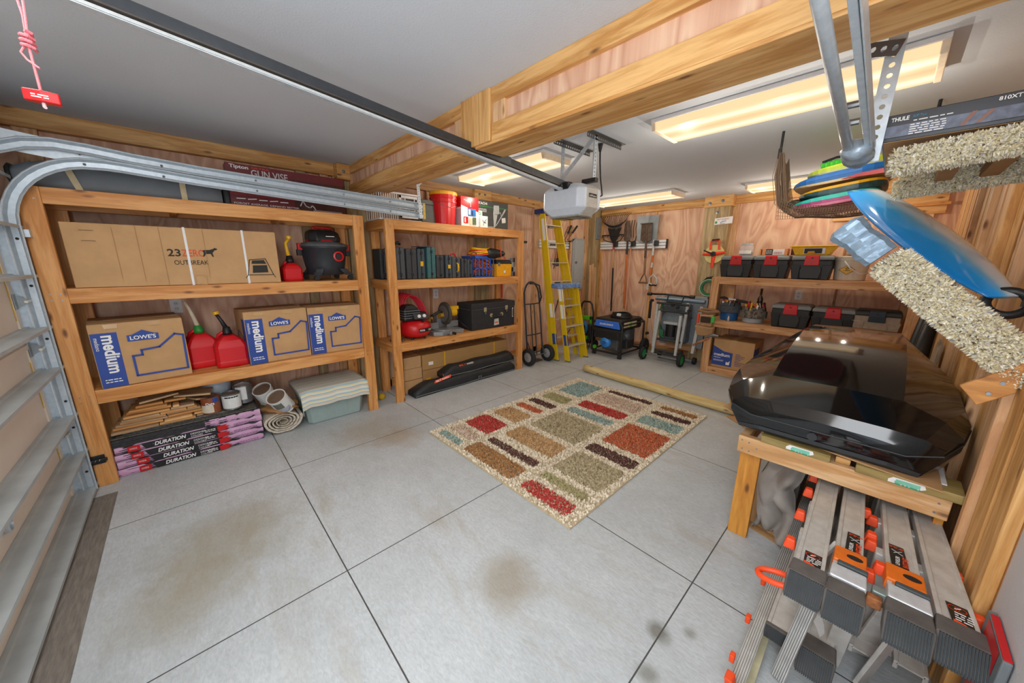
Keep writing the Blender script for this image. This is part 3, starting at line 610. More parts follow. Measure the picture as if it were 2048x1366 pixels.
# ---- shingle bundles ----
PNK = paint('#d2a3c6', .4, var=.1, scale=12); SHK = paint('#3c3b3e', .55, var=.5, scale=60, bump=.4)
for i in range(5):
    z0 = .002 + i*.052; off = (.055, .045, .03, .015, .0)[i]
    t = thing('shingle_bundle', ('bottom', 'second lowest', 'middle', 'second highest', 'topmost')[i]+' pink and black shingle bundle in the stack on the floor', 'roof shingles', (-3.345-(.0, .008, .003, .010, .004)[i], -.50+(.0, .005, .002, .007, .002)[i], z0), 0, 'shingle bundles in the stack')
    L, H = .815, .05
    def edge(u, hh, k=i): return .008*math.sin(u*23+k)+.004*math.sin(u*61+k*2)
    w0 = .58 if i == 4 else 0
    obj('wrap', MB().surf(lambda a, b_: (edge(b_, 0)*.5-.004+.008*math.sin(a*PI), (w0+(1-w0)*b_)*L, a*H), 4, 40), PNK, t, smooth=True)
    obj('shingles', MB().box(-.33, 0, 0, -.004, L, H), SHK, t)
    for q in range(3): obj('shingle_edge', MB().box(-.30, .02*q, H*.2+q*.014, .004, L*.8-q*.05, H*.2+q*.014+.004), SHK, t)
    D = Dec(t, (.007, 0, 0), (0, 1, 0), (0, 0, 1), eps=.002)
    if i == 4: continue
    D.poly([(.13+off, .002), (.56, .002), (.55, H-.004), (.11+off, H-.004)], paint('#222125', .3, var=.3, scale=20))
    D.rect(.045+off, .004, .105+off, H-.006, RED); D.txt('OWENS', .055+off, .02, .012, TXT, width=.035)
    D.txt('DURATION', .175+off, .012, .028, TXT, width=.165, bold=.03, shear=.25); D.txt('DESIGNER', .365+off, .026, .014, TXT, width=.085); D.txt('COLORS', .365+off, .008, .012, TXT, width=.065)
    D.poly([(.535, .0), (.60, .01), (.585, .02), (.61, .03), (.58, .035), (.595, H-.003), (.53, H-.006)], RED); D.smalltext(.46, .52, .03, 2, .012, .005, TXT, i); D.smalltext(.63, .78, .028, 2, .012, .004, paint('#7a4a78', .6), i)
obj_s = thing('shingle_stack', 'loose dark grey shingles lying on top of the pink bundles', 'roof shingles', (-3.36, -.5, .264))
for k in range(3): obj('shingle', MB().box(-.32-.01*k, .0+.03*k, .012*k, -.005*k, .80-.07*k, .012*k+.010), paint(('#5b574f', '#4a4846', '#6a655b')[k], .9, var=.5, scale=80, bump=.5), obj_s)
# ---- pile of wooden floorboard offcuts ----
PL = [wood(a, b_, 'y', False, key='pl') for a, b_ in (('#e2b47a', '#c98f4d'), ('#dba766', '#bf8140'), ('#c7a782', '#a5835b'))]
rn = random.Random(5); k = 0; LAYN = ('lowest', 'second', 'third', 'fourth', 'fifth', 'sixth', 'seventh', 'eighth', 'ninth'); CNT = ('first', 'second', 'third', 'fourth', 'fifth', 'sixth')
for lay in range(9):
    cnt = 0
    z0 = .300 + lay*.0185; y = -.50 + .016*lay + rn.uniform(0, .02)
    yend = (-.02, -.02, 0.0, -.03, -.05, -.06, -.14, -.2, -.1)[lay]
    while y < yend - .03:
        w_ = min(rn.uniform(.13, .26), yend - y)
        o = obj('floorboard', MB().box(-.18, 0, 0, .0, w_, .0125).box(-.175, .002, .0125, -.004, w_-.002, .0145), PL[rn.randrange(3)])
        o.location = (-3.36 + rn.uniform(-.035, .012), y, z0 + .001*(k % 2)); o.rotation_euler = (0, rn.uniform(-.01, .01), rn.uniform(-.06, .06)); k += 1
        tag(o, 'board offcut, %s layer of the pile on the shingles, %s from the door' % (LAYN[lay], CNT[min(5, cnt)]), 'floorboard', 'board offcuts piled on the shingles'); cnt += 1
        y += w_ + rn.uniform(.003, .012)
for (y, z0, rz_, rx, lb) in ((-.33, .477, .1, .09, 'left hand greyish'), (-.16, .48, -.15, -.1, 'middle greyish'), (-.05, .43, .5, -.28, 'steeply sloping greyish')):
    o = obj('floorboard', MB().box(-.16, 0, 0, 0, .2, .012), PL[2]); o.location = (-3.37, y, z0); o.rotation_euler = (rx, 0, rz_); tag(o, lb + ' board offcut lying on top of the pile on the shingles', 'floorboard', 'board offcuts piled on the shingles')
# ---- paint cans ----
def paint_can(loc, rot, label, body, r=.058, h=.125, lid='metal', art=None, hand=True):
    t = thing('paint_can', label, 'paint can', loc); t.rotation_euler = rot
    obj('can', MB().lathe([(r, 0), (r+.002, .003), (r, .006), (r, h-.006), (r+.003, h-.004), (r+.003, h), (r-.004, h), (r-.005, h-.013)], n=26), body, t, smooth=False)
    obj('lid', MB().lathe([(r-.005, h-.008), (r-.012, h-.005), (r-.016, h-.010), (.001, h-.010)], n=26), paint('#8f7a68', .4, .5) if lid == 'metal' else WHT, t)
    if hand: obj('bail_handle', MB().tube([(0, -r-.003, h*.75), (.03, -r*.9, h*.35), (r+.012, -r*.3, h*.22), (r+.012, r*.3, h*.22), (.03, r*.9, h*.35), (0, r+.003, h*.75)], .0018, 6), STEEL, t)
    if art:
        for (a0, a1, z0, z1, m) in art:
            obj('label_panel', MB().surf(lambda u, v: ((r+.0015)*math.cos(a0+(a1-a0)*u), (r+.0015)*math.sin(a0+(a1-a0)*u), z0+(z1-z0)*v), 12, 1), m, t)
    return t
BRN = paint('#8a4a2a', .4); PW = paint('#dfe2e0', .45, var=.05); 
t = paint_can((-3.41, .03, .303), (0, 0, 0), 'brown and cream labelled paint can at the left of the cans', BRN, art=[(-1.2, .2, .01, .07, paint('#d9cdb8', .5)), (.2, .9, .085, .12, BLUE)], hand=False)
text(t, 'Dura', (.0605, -.03, .07), (0, 1, 0), (0, 0, 1), .022, TXT, width=.05, bold=.02)
t = paint_can((-3.40, .155, .303), (0, 0, 0), 'white labelled paint can in front of the metal one', STEEL, art=[(-1.8, 1.6, .012, .113, PW), (-.8, .8, .095, .106, TXK)], hand=False)
paint_can((-3.50, .24, .303), (0, 0, 0), 'open steel paint can with white drips behind the white can', STEEL, r=.062, h=.15, lid='w', art=[(-.9, .3, .03, .14, PW)])
t = thing('plastic_tub', 'pale blue plastic tub behind the paint cans', 'tub', (-3.60, .09, .303))
obj('tub', MB().lathe([(.075, 0), (.09, .15), (.092, .19), (.085, .19)], n=24), paint('#b9c9d6', .4), t, smooth=True); obj('lid', MB().lathe([(.095, .185), (.096, .20), (.0, .202)], n=24), WHT, t)
t = paint_can((-3.37, .50, .215), (.42, .50, 0), 'large tilted paint can with a torn label, leaning on brown paper', PW, r=.072, h=.17, art=[(-.7, .2, .08, .15, paint('#6d6f63', .5)), (-.6, .7, .02, .075, paint('#aeb6c4', .5))])
paint_can((-3.52, .41, .27), (.35, .45, 0), 'tilted paint can behind the one with the torn label', PW, r=.07, h=.14)
def blob(name, c, r, mat, par=None, seed=1, n=22, m=14, amp=.2, flat=0):
    b_ = MB().ell((0, 0, 0), 1, n, m); q = random.Random(seed); ph = [(q.uniform(2, 5), q.uniform(0, 6), q.uniform(2, 5), q.uniform(0, 6)) for _ in range(4)]
    for i, v in enumerate(b_.v):
        k_ = 1 + amp*sum(math.sin(a*v.x*2+b1)*math.sin(c1*v.y*2+d1+v.z*3) for a, b1, c1, d1 in ph)/2
        v = v*k_; b_.v[i] = Vector((c[0]+v.x*r[0], c[1]+v.y*r[1], max(c[2]-r[2]*.92 if flat else -9, c[2]+v.z*r[2])))
    return obj(name, b_, mat, par, smooth=True)
t = thing('crumpled_paper', 'crumpled brown paper under the tilted paint can', 'paper', (-3.44, .47, .2)); o = blob('paper', (0, .0, .01), (.15, .13, .045), paint('#a8794a', .7, bump=.5, scale=12), t, 4, amp=.3)
# ---- rolled carpet ----
t = thing('carpet_roll', 'rolled beige carpet remnant on the floor between the shingles and the tote', 'carpet roll', (-3.33, .46, 0))
sp_ = []
for i in range(150):
    u = i/149; a = -u*2*PI*4.6 + .4; k_ = 1 - u*.86; sp_.append((.150*k_*math.cos(a)*(1+.05*math.sin(a*3)), .118 - .01 + .100*k_*math.sin(a)))
m = MB()
th = .008
rings = [[(.0, y, z), (-.40, y, z)] for y, z in sp_]
m.loft([[(.01+.004*math.sin(i*1.7), y, z), (-.40, y, z), (-.40, y*.86, .108+(z-.108)*.86), (.01+.004*math.sin(i*2.3), y*.86, .108+(z-.108)*.86)] for i, (y, z) in enumerate(sp_)])
obj('carpet', m, paint('#cfc5b4', .95, var=.2, scale=90, bump=.6), t)
# ---- grey tote with striped towel ----
t = thing('storage_tote', 'grey green plastic tote on the floor under a striped towel', 'storage tote', (-3.52, .89, 0), .0)
TOT = paint('#9db0ad', .45, var=.04)
def rr_(hx, hy, z, c=.03): return [(hx, -hy+c, z), (hx, hy-c, z), (hx-c, hy, z), (-hx+c, hy, z), (-hx, hy-c, z), (-hx, -hy+c, z), (-hx+c, -hy, z), (hx-c, -hy, z)]
obj('tub', MB().loft([rr_(.17, .225, .0), rr_(.18, .235, .012), rr_(.20, .265, .28), rr_(.215, .28, .285), rr_(.215, .28, .305)]), TOT, t, .004)
for y in (-.1, .1): obj('rib', MB().bar((.178, y, .02), (.203, y*1.05, .28), .02, .006), TOT, t, .003)
obj('lid', MB().loft([rr_(.222, .287, .303), rr_(.222, .287, .32), rr_(.20, .265, .33)]), TOT, t, .004)
tw = NT('striped_towel'); tc = tw.add('ShaderNodeTexCoord'); s3 = tw.add('ShaderNodeSeparateXYZ'); tw.l.new(tc.outputs['UV'], s3.inputs[0])
mm = tw.add('ShaderNodeMath', operation='MULTIPLY'); mm.inputs[1].default_value = 7; tw.l.new(s3.outputs[0], mm.inputs[0]); fr = tw.add('ShaderNodeMath', operation='FRACT'); tw.l.new(mm.outputs[0], fr.inputs[0])
cr = tw.add('ShaderNodeValToRGB'); cr.color_ramp.interpolation = 'CONSTANT'; e = cr.color_ramp.elements; e[0].color = lin('#dfe0d5'); e[1].position = .85; e[1].color = lin('#dfe0d5')
for p, c in ((.15, '#a9c4cf'), (.32, '#e3d7a6'), (.48, '#dfe0d5'), (.6, '#8fb4c6'), (.7, '#e9d9b0'), (.78, '#c9b3a8')): x_ = e.new(p); x_.color = lin(c)
tw.l.new(fr.outputs[0], cr.inputs[0]); tw.set(cr.outputs[0], .95); tw.bump(tw.noise(tw.coords(), 120, 2), .3, .003)
t2 = thing('towel', 'striped blue and cream towel draped over the grey tote', 'towel', (-3.52, .89, .33))
def tf(a, b_):
    x = -.20 + a*.56; y = -.30 + b_*.60; z = .004
    fl = .02*math.sin(y*17)+.01*math.sin(y*41)
    if x > .215: z = -(x-.215)*.93 + fl*.1; x = .225 + .02*abs(math.sin(y*14)) + (x-.215)*.18
    if abs(y) > .27: d = abs(y)-.27; z -= d*1.6; y = math.copysign(.285, y)
    if b_ < .15 and a > .5: z -= .05*(1-b_/.15)*(a-.5)
    return (x, y, z)
o = obj('cloth', MB().surf(tf, 44, 44), tw.m, t2, solid=.004, smooth=True)
uv = o.data.uv_layers.new(name='UVMap'); 
for l in o.data.loops: i = l.vertex_index; uv.data[l.index].uv = ((i//45)/44, (i % 45)/44)
# ball, post latch, outlets
t = thing('ball', 'yellow ball on the floor in the gap between the two shelving units', 'ball', (-3.50, 1.385, 0)); obj('ball', MB().ell((0, 0, .036), .036, 20, 14), paint('#c9a31e', .6), t, smooth=True)
t = thing('door_latch', 'black spring latch at the foot of the first shelf post', 'latch', (-3.27, -.57, .19))
obj('plate', MB().box(-.012, -.05, -.03, -.006, .045, .03), BLK, t, .003); obj('bolt_bar', MB().box(-.006, -.045, -.012, .012, .055, .008), BLK, t, .003); obj('spring', MB().tube([(.01+.007*math.cos(i*.8), -.03+i*.0022, .0+.007*math.sin(i*.8)) for i in range(30)], .002, 5), STEEL, t)
def outlet(loc, rz, label):
    t = thing('outlet', label, 'outlet', loc, rz); obj('plate', MB().box(0, -.058, -.058, .005, .058, .058) if 'double' in label else MB().box(0, -.036, -.058, .005, .036, .058), WHT, t, .003)
    for y in ((-.028, .028) if 'double' in label else (0,)):
        for z in (-.02, .02): r = obj('receptacle', MB().cyl((.004, y, z), (.007, y, z), .016, 14), paint('#d5d6d6', .5), t); obj('slots', MB().box(.007, y-.006, z-.004, .0074, y-.004, z+.005).box(.007, y+.004, z-.004, .0074, y+.006, z+.005), BLK, r)
outlet((XL+.001, -.055, 1.085), 0, 'white wall outlet below the middle deck of the first shelving unit')
outlet((XL+.001, 2.31, 1.05), 0, 'white wall outlet above the miter saw')
outlet((-.757, YB-.001, 1.06), -PI/2, 'white wall outlet above the low row of latched toolboxes')
outlet((-2.735, YB-.001, 1.065), -PI/2, 'white wall outlet under the hanging shovels')
# ================= second shelving unit: top deck =================
def rbox(mb, x0, y0, z0, x1, y1, z1): return mb.box(x0, y0, z0, x1, y1, z1)
t = thing('wire_rack', 'white slatted plastic crate frame on the top deck partly behind the door track', 'rack', (-3.40, 1.455, 1.832))
m = MB().box(-.30, 0, 0, .02, .44, .012)
obj('base', m, WHT, t)
for i in range(9): obj('slat', MB().box(.0, .01+i*.022, .01, .006, .018+i*.022, .25), WHT, t) if i < 9 else None
for i in range(6): obj('side_slat', MB().box(-.28+.05*i, 0, .01, -.272+.05*i, .006, .25), WHT, t)
obj('front_frame', MB().box(0, .21, .03, .012, .43, .055).box(0, .21, .215, .012, .43, .24).box(0, .21, .03, .012, .235, .24).box(0, .405, .03, .012, .43, .24).box(0, .27, .12, .01, .28, .22).box(0, .37, .05, .01, .38, .22), WHT, t, .002)
obj('screen', MB().box(-.01, .285, .12, -.002, .37, .21), BLK, t)
obj('top_frame', MB().box(-.29, 0, .245, .012, .015, .26).box(-.29, .42, .245, .012, .435, .26).box(0, 0, .245, .012, .435, .26).box(-.29, 0, .245, -.278, .435, .26), WHT, t)
t = thing('storage_case', 'plain dark grey plastic case left of the red bucket', 'case', (-3.43, 1.93, 1.832))
obj('body', MB().box(-.25, 0, 0, 0, .235, .19), paint('#5d625e', .6), t, .008); obj('lid', MB().box(-.255, -.004, .19, .005, .24, .235), paint('#666b66', .6), t, .006); obj('lid_ridge', MB().box(-.2, .03, .235, -.04, .2, .242), GRY, t, .003)
t = thing('bucket', 'red plastic bucket with a yellow lid on the top deck', 'bucket', (-3.45, 2.205, 1.832))
obj('pail', MB().lathe([(.118, 0), (.122, .004), (.138, .22), (.146, .222), (.146, .235), (.140, .237), (.141, .262), (.148, .264), (.148, .277), (.143, .28), (.144, .305)], n=32), RED, t, smooth=False)
obj('lid', MB().lathe([(.150, .30), (.152, .325), (.146, .335), (.13, .33), (.0, .33)], n=32), paint('#e8a61c', .4), t)
obj('bail_handle', MB().tube([(0, -.15, .27), (.1, -.11, .2), (.15, 0, .17), (.1, .11, .2), (0, .15, .27)], .002, 6), STEEL, t)
t = thing('cardboard_box', 'red and white kit carton between the bucket and the dark nailer carton', 'cardboard box', (-3.34, 2.36, 1.832))
obj('carton', MB().box(-.16, 0, 0, 0, .24, .31), TXT, t, .002)
D = Dec(t, (0, 0, 0), (0, 1, 0), (0, 0, 1)); D.poly([(0, .22), (.24, .16), (.24, .31), (0, .31)], RED); D.path([(.04, .28), (.13, .25), (.13, .21)], .004, TXT); D.poly([(.08, .19), (.12, .215), (.15, .17)], RED)
D.rect(.09, .11, .20, .19, paint('#2a6fb0', .5)); D.rect(.10, .125, .125, .18, TXT); D.rect(.14, .12, .16, .17, paint('#1d2f66', .5)); D.rect(.03, .03, .09, .10, RED); D.rect(.04, .04, .055, .09, TXT); D.rect(.15, .02, .20, .10, paint('#5c6b4a', .5, var=.4, scale=60)); D.rect(.105, .02, .14, .09, paint('#e3cfa8', .5))
Dec(t, (0, 0, 0), (-1, 0, 0), (0, 0, 1)).o
D = Dec(t, (-.16, 0, 0), (1, 0, 0), (0, 0, 1)); D.rect(0, .2, .16, .31, RED); D.rect(.0, 0, .16, .18, paint('#c9cdd6', .5))
t = thing('card_pack', 'small white card pack with a dark plant picture in front of the dark carton', 'box', (-3.315, 2.615, 1.832))
obj('pack', MB().box(-.03, 0, 0, 0, .10, .125), TXT, t, .001); D = Dec(t, (0, 0, 0), (0, 1, 0), (0, 0, 1)); D.path([(.03, .02), (.05, .06), (.08, .09)], .006, paint('#4a5a3a', .6)); D.path([(.05, .06), (.07, .05)], .008, TXK); D.path([(.045, .05), (.02, .08)], .006, TXK)
t = thing('card_pack', 'white card pack with a green ring standing behind the plant picture', 'box', (-3.36, 2.60, 1.832)); obj('pack', MB().box(-.03, 0, 0, 0, .07, .185), TXT, t, .001)
obj('printed_ring', MB().lathe([(.018, 0), (.018, .001), (.010, .001), (.010, 0), (.018, 0)], (.0, .035, .155), 16, 'x'), GRN, t)
t = thing('cardboard_box', 'dark grey nailer carton with a green stripe at the right end of the top deck', 'cardboard box', (-3.47, 2.655, 1.832))
DG = paint('#4a4d4b', .5); L, H = .52, .325
obj('carton', MB().box(-.14, 0, 0, 0, L, H), DG, t, .003); D = Dec(t, (0, 0, 0), (0, 1, 0), (0, 0, 1))
D.rect(0, H-.072, L, H-.062, GRN); D.txt('HITACHI', .012, H-.047, .028, TXT, width=.165, bold=.02); D.smalltext(.02, .17, H-.1, 3, .014, .006, TXT, 3); D.smalltext(.13, .30, .03, 2, .012, .005, TXT, 4)
SLV = paint('#c2c6c6', .4)
D.poly([(.27, .18), (.37, .19), (.365, .29), (.28, .285)], SLV, 'printed_nailer'); D.poly([(.28, .03), (.30, .03), (.34, .18), (.27, .18)], SLV, 'printed_nailer'); D.poly([(.30, .04), (.32, .05), (.46, .22), (.48, .25), (.455, .255), (.40, .17)], SLV, 'printed_nailer'); D.path([(.36, .2), (.39, .21), (.40, .17), (.375, .13)], .008, SLV)
D.poly([(.41, .085), (.475, .095), (.47, .155), (.405, .145)], TXT)
# ---- middle deck: tool cases ----
CB = [paint(c, .55, var=.12) for c in ('#3b3e42', '#4a4f54', '#3f4a52', '#2e3134')]
def tool_case(y, w, h, x, d, mat, label, latch=None, handle=None, top=True, grp='tool cases on the middle deck'):
    t = thing('tool_case', label, 'tool case', (x, y, 1.264), group=grp)
    obj('shell', MB().box(-d, .003, 0, 0, w*.5-.002, h), mat, t, .012, 3); obj('shell', MB().box(-d, w*.5+.002, 0, 0, w-.003, h), mat, t, .012, 3)
    obj('seam', MB().box(-d+.01, w*.5-.003, .01, -.003, w*.5+.003, h-.006), BLK, t)
    for z in (.22, .5, .78): obj('rib', MB().box(-.002, .012, h*z-.004, .003, w*.42, h*z+.004), mat, t, .001)
    if latch: obj('latch', MB().box(-.002, w*.5-.016, h*.42, .008, w*.5+.016, h*.58), latch, t, .002)
    for z in (.15, .85): obj('hinge_lug', MB().box(-.002, w*.5-.012, h*z-.015, .006, w*.5+.012, h*z+.015), BLK, t, .002)
    if handle: obj('handle', MB().tube([(.002, w*.5, h*.3), (.03, w*.5, h*.34), (.034, w*.5, h*.5), (.03, w*.5, h*.66), (.002, w*.5, h*.7)], .009, 8), handle, t, smooth=True)
    return t
tool_case(1.475, .085, .30, -3.50, .19, CB[3], 'nearly black tool case at the left end behind the shelf post')
tool_case(1.575, .11, .315, -3.37, .26, CB[1], 'large grey black tool case just right of the shelf post')
tool_case(1.69, .12, .305, -3.36, .27, CB[0], 'second large grey black tool case, with a black hose on top of it')
tool_case(1.815, .09, .31, -3.36, .24, CB[2], 'narrow dark tool case with a yellow latch beside the teal case', latch=YEL)
t = tool_case(1.92, .105, .33, -3.35, .24, paint('#3d6a6c', .5), 'ribbed teal tool case in the middle of the row')

for k in range(13): obj('rib', MB().box(-.001, .058, .03+k*.02, .004, .095, .036+k*.02), paint('#4b7d7f', .5), t)
obj('folded_flap', MB().hexa([(-.2, -.07, .325), (.01, -.08, .325), (.01, .07, .335), (-.2, .07, .335), (-.2, -.07, .333), (.01, -.08, .333), (.01, .07, .343), (-.2, .07, .343)]), CB[1], t)
tool_case(2.035, .10, .245, -3.36, .22, CB[0], 'slim black tool case just right of the teal one')
tool_case(2.145, .085, .25, -3.35, .22, CB[2], 'dark tool case with a yellow latch, left of the one with a yellow grip', latch=YEL)
tool_case(2.235, .115, .23, -3.355, .20, CB[1], 'grey black tool case with a yellow grip on its face', handle=YEL)
t = thing('clamp', 'small red clamp lying on top of the tool cases', 'clamp', (-3.38, 2.26, 1.497)); obj('jaw', MB().tube(arc((0, 0, .0), .035, 0, PI, 10, ('y', 'z')), .008, 8), RED, t, smooth=True)
tool_case(2.36, .09, .215, -3.36, .2, CB[0], 'small black tool case left of the blue crate')
tool_case(2.455, .075, .20, -3.37, .2, CB[2], 'smallest black tool case, touching the blue crate')
t = thing('hose', 'coiled black hose end lying on the grey black cases', 'hose', (-3.45, 1.60, 1.582)); obj('tube', MB().tube([(0, -.04, .02), (.02, 0, .03), (.02, .05, .045), (0, .07, .03)], .013, 8), BLK, t, smooth=True)
t = thing('milk_crate', 'blue plastic crate filled with orange extension cords', 'crate', (-3.345, 2.545, 1.264))
BL = paint('#2f62c4', .45); m = MB(); W_, H_ = .285, .235
for z in (0, .10, .215): m.box(-.006, 0, z, 0, W_, z+.012).box(-.26, 0, z, 0, .006, z+.012).box(-.26, W_-.006, z, 0, W_, z+.014).box(-.26, 0, z, -.254, W_, z+.014)
for i in range(6): y = i*(W_-.012)/5; m.box(-.006, y, 0, 0, y+.012, H_)
for i in range(5): x = -.26+i*.05; m.box(x, 0, 0, x+.012, .006, H_).box(x, W_-.006, 0, x+.012, W_, H_)
m.box(-.26, 0, 0, 0, W_, .006).box(-.012, -.004, H_-.012, .006, W_+.004, H_+.01).box(-.27, -.004, H_-.012, 0, .008, H_+.01).box(-.27, W_-.008, H_-.012, 0, W_+.004, H_+.01)
obj('crate', m, BL, t, .001)
def tangle(n, c, r, rad, mat, par, seed, name='cord', turns=3, flat=.3):
    q = random.Random(seed); pts = []
    for i in range(n):
        a = i/n*2*PI*turns; k = 1 + .25*math.sin(a*1.7+seed)
        pts.append((c[0]+r[0]*k*math.cos(a)+q.uniform(-.004, .004), c[1]+r[1]*k*math.sin(a*1.03), c[2]+r[2]*math.sin(a*.37+seed)+.5*r[2]*math.cos(a*2.1)))
    return obj(name, MB().tube(pts, rad, 6), mat, par, smooth=True)
t2 = thing('extension_cord', 'tangled orange extension cord packed in the blue crate', 'cord', (-3.47, 2.69, 1.30)); OC = paint('#d96b3c', .5)
tangle(160, (0, 0, .09), (.085, .10, .07), .0065, OC, t2, 1, turns=6); tangle(120, (.06, 0, .10), (.035, .11, .08), .0065, paint('#c8502c', .5), t2, 5, turns=5)
t2 = thing('extension_cord', 'bright yellow extension cord coiled on top of the blue crate', 'cord', (-3.45, 2.68, 1.515))
for k in range(6): obj('cord_loop', MB().tube([(.13*math.cos(a)*(1-.04*k), .02+.16*math.sin(a)*(1-.05*k), .012+.014*k+.008*math.sin(a*2+k)) for a in [2*PI*i/30 for i in range(30)]], .0085, 6, closed=True), YEL if k % 3 else paint('#d94a28', .5), t2, smooth=True)
t2 = thing('cable', 'thin dark cable loop at the left corner of the blue crate', 'cable', (-3.36, 2.54, 1.50)); obj('loop', MB().tube(arc((0, 0, 0), .05, -.6, PI+.2, 14, ('y', 'z')), .006, 6), paint('#6a4038', .6), t2, smooth=True)
t = thing('toolbox', 'yellow toolbox with a black lid at the right end of the middle deck', 'toolbox', (-3.33, 2.865, 1.264))
obj('body', MB().loft([[(-.16, .01, 0), (-.005, .01, 0), (-.005, .245, 0), (-.16, .245, 0)], [(-.17, 0, .155), (0, 0, .155), (0, .255, .155), (-.17, .255, .155)]]), paint('#efa91c', .4), t, .006); obj('lid', MB().loft([[(-.175, -.004, .155), (.003, -.004, .155), (.003, .26, .155), (-.175, .26, .155)], [(-.16, .01, .205), (-.02, .01, .205), (-.02, .245, .205), (-.16, .245, .205)]]), BLK, t, .006)
Dec(t, (.0, 0, 0), (0, 1, 0), (0, 0, 1)).rect(.115, .045, .145, .075, TXT); obj('latch', MB().box(-.003, .02, .13, .008, .05, .17), GRY, t, .002)
t = thing('tool_bag', 'black tool bag with an orange edge lying on the yellow toolbox', 'bag', (-3.38, 2.84, 1.472))
rg = []
for i in range(9):
    u = i/8; k = .75+.25*math.sin(PI*u)*1.0
    rg.append([(.10*math.cos(a)*k, -.12+u*.26, .07+.075*math.sin(a)*k*(1-.35*u)) for a in [2*PI*j/12 for j in range(12)]])
obj('bag_body', MB().loft(rg), BLK, t, smooth=True)
obj('orange_edge', MB().tube([(.02, .075, .15), (.075, .07, .12), (.10, .05, .05), (.105, .06, 0), (.06, .16, 0), (.02, .165, .04)], .004, 6), ORG, t)
for k in range(3):
    for j in range(4):
        o = obj('blister_pack', MB().box(-.02, 0, 0, 0, .045, .055), (GRY, BLK, paint('#a9b0aa', .5))[(k+j) % 3], None, .002); o.location = (-3.36-.01*k, 3.13+.035*(k % 2), 1.265+.058*j); tag(o, 'small blister pack beside the yellow toolbox, %s in the %s row of the stack' % (('left', 'middle', 'right')[k], ('lowest', 'second', 'third', 'top')[j]), 'pack', 'blister packs at the end of the middle deck')
# ---- lower deck: compressor, saw, chest ----
t = thing('air_compressor', 'red pancake air compressor with black pump on the lower deck', 'air compressor', (-3.45, 1.79, .627))
obj('tank', MB().lathe([(.06, .02), (.13, .03), (.165, .07), (.172, .11), (.165, .155), (.13, .19), (.05, .205)], n=32), RED, t, smooth=True)
for a in (0.6, 2.2, 3.9, 5.5): obj('foot', MB().cyl((.11*math.cos(a), .11*math.sin(a), 0), (.11*math.cos(a), .11*math.sin(a), .04), .014, 10), RUB, t)
ps = obj('pump_shroud', MB().loft([[(-.10, -.15, .2), (.07, -.15, .2), (.07, .06, .2), (-.10, .06, .2)], [(-.09, -.14, .33), (.06, -.14, .33), (.06, .02, .33), (-.09, .02, .33)], [(-.06, -.11, .37), (.03, -.11, .37), (.03, -.02, .37), (-.06, -.02, .37)]]), BLK, t, .012)
for z in (.23, .255, .28, .305): obj('fin', MB().box(-.11, -.155, z, .078, .03, z+.006), GRY, ps)
cp = obj('control_panel', MB().hexa([(.04, -.06, .22), (.12, -.06, .22), (.12, .11, .215), (.04, .11, .215), (.02, -.06, .30), (.08, -.06, .275), (.08, .11, .265), (.02, .11, .29)]), BLKP, t, .006)
for y in (-.0, .06): obj('gauge', MB().cyl((.098, y, .245), (.112, y, .252), .018, 16), WHT, cp)
obj('coupler', MB().cyl((.1, .10, .2), (.135, .11, .2), .011, 12).cyl((.1, .13, .215), (.13, .14, .22), .013, 12), paint('#c9a95a', .3, .8), t); obj('knob', MB().lathe([(.016, 0), (.018, .01), (.014, .022)], (.12, .03, .205), 12, 'x'), BLK, t)
D = Dec(t, (.1725, -.10, .085), (0, 1, 0), (0, 0, 1))
obj('label_plate', MB().surf(lambda u, v: (.1745*math.cos(-.25+u*1.05), .1745*math.sin(-.25+u*1.05), .088+v*.038), 12, 1), BLK, t); 
for s_, a0 in (('PORTER', -.20), ('CABLE', .40)):
    R = .176; text(t, s_, (R*math.cos(a0)+.004*0+.002, R*math.sin(a0), .098), (-math.sin(a0+.17), math.cos(a0+.17), 0), (0, 0, 1), .018, TXT, width=.058, bold=.02)
t = thing('air_hose', 'bright red air hose coiled over the back of the compressor', 'hose', (-3.56, 1.74, .85))
HR = paint('#d8263a', .4)
for k in range(7): obj('hose_loop', MB().tube([(.0+.012*k-.10*math.sin(a)*.3, .02+.012*k+(.165-.006*k)*math.cos(a), .06+(.19-.004*k)*math.sin(a)-.05*math.cos(a)) for a in [-.5+i*(PI+1.0)/26 for i in range(27)]], .008, 8), HR, t, smooth=True)
rn = random.Random(3)
for k in range(7):
    o = obj('wrench_socket', MB().lathe([(.010, 0), (.012, .004), (.011, .03), (.007, .03)], n=10), STEEL, None); o.rotation_euler = (PI/2, rn.uniform(0, .3), rn.uniform(0, 3)); o.location = (-3.42+rn.uniform(-.06, .05), 1.50+.018*k, .640); tag(o, 'steel socket on the lower deck left of the compressor, %s from the post' % ('nearest', 'second', 'third', 'fourth', 'fifth', 'sixth', 'farthest')[k], 'socket', 'sockets on the lower deck')
t = thing('miter_saw', 'yellow and grey miter saw with a round blade guard on the lower deck', 'miter saw', (-3.47, 2.16, .627))
SG = paint('#8d9092', .4, .3)
obj('base', MB().prism([(-.20, -.16), (.10, -.19), (.15, -.10), (.11, .10), (.13, .20), (-.12, .25), (-.2, .1)], 0, .045, 'z'), SG, t, .006); obj('turntable', MB().cyl((0, 0, .045), (0, 0, .06), .13, 28), SG, t)
obj('miter_arm', MB().box(.05, -.04, .015, .21, .03, .05), paint('#a9abac', .35, .5), t, .006); obj('arm_knob', MB().cyl((.21, -.005, .032), (.25, -.005, .032), .017, 12), BLK, t)
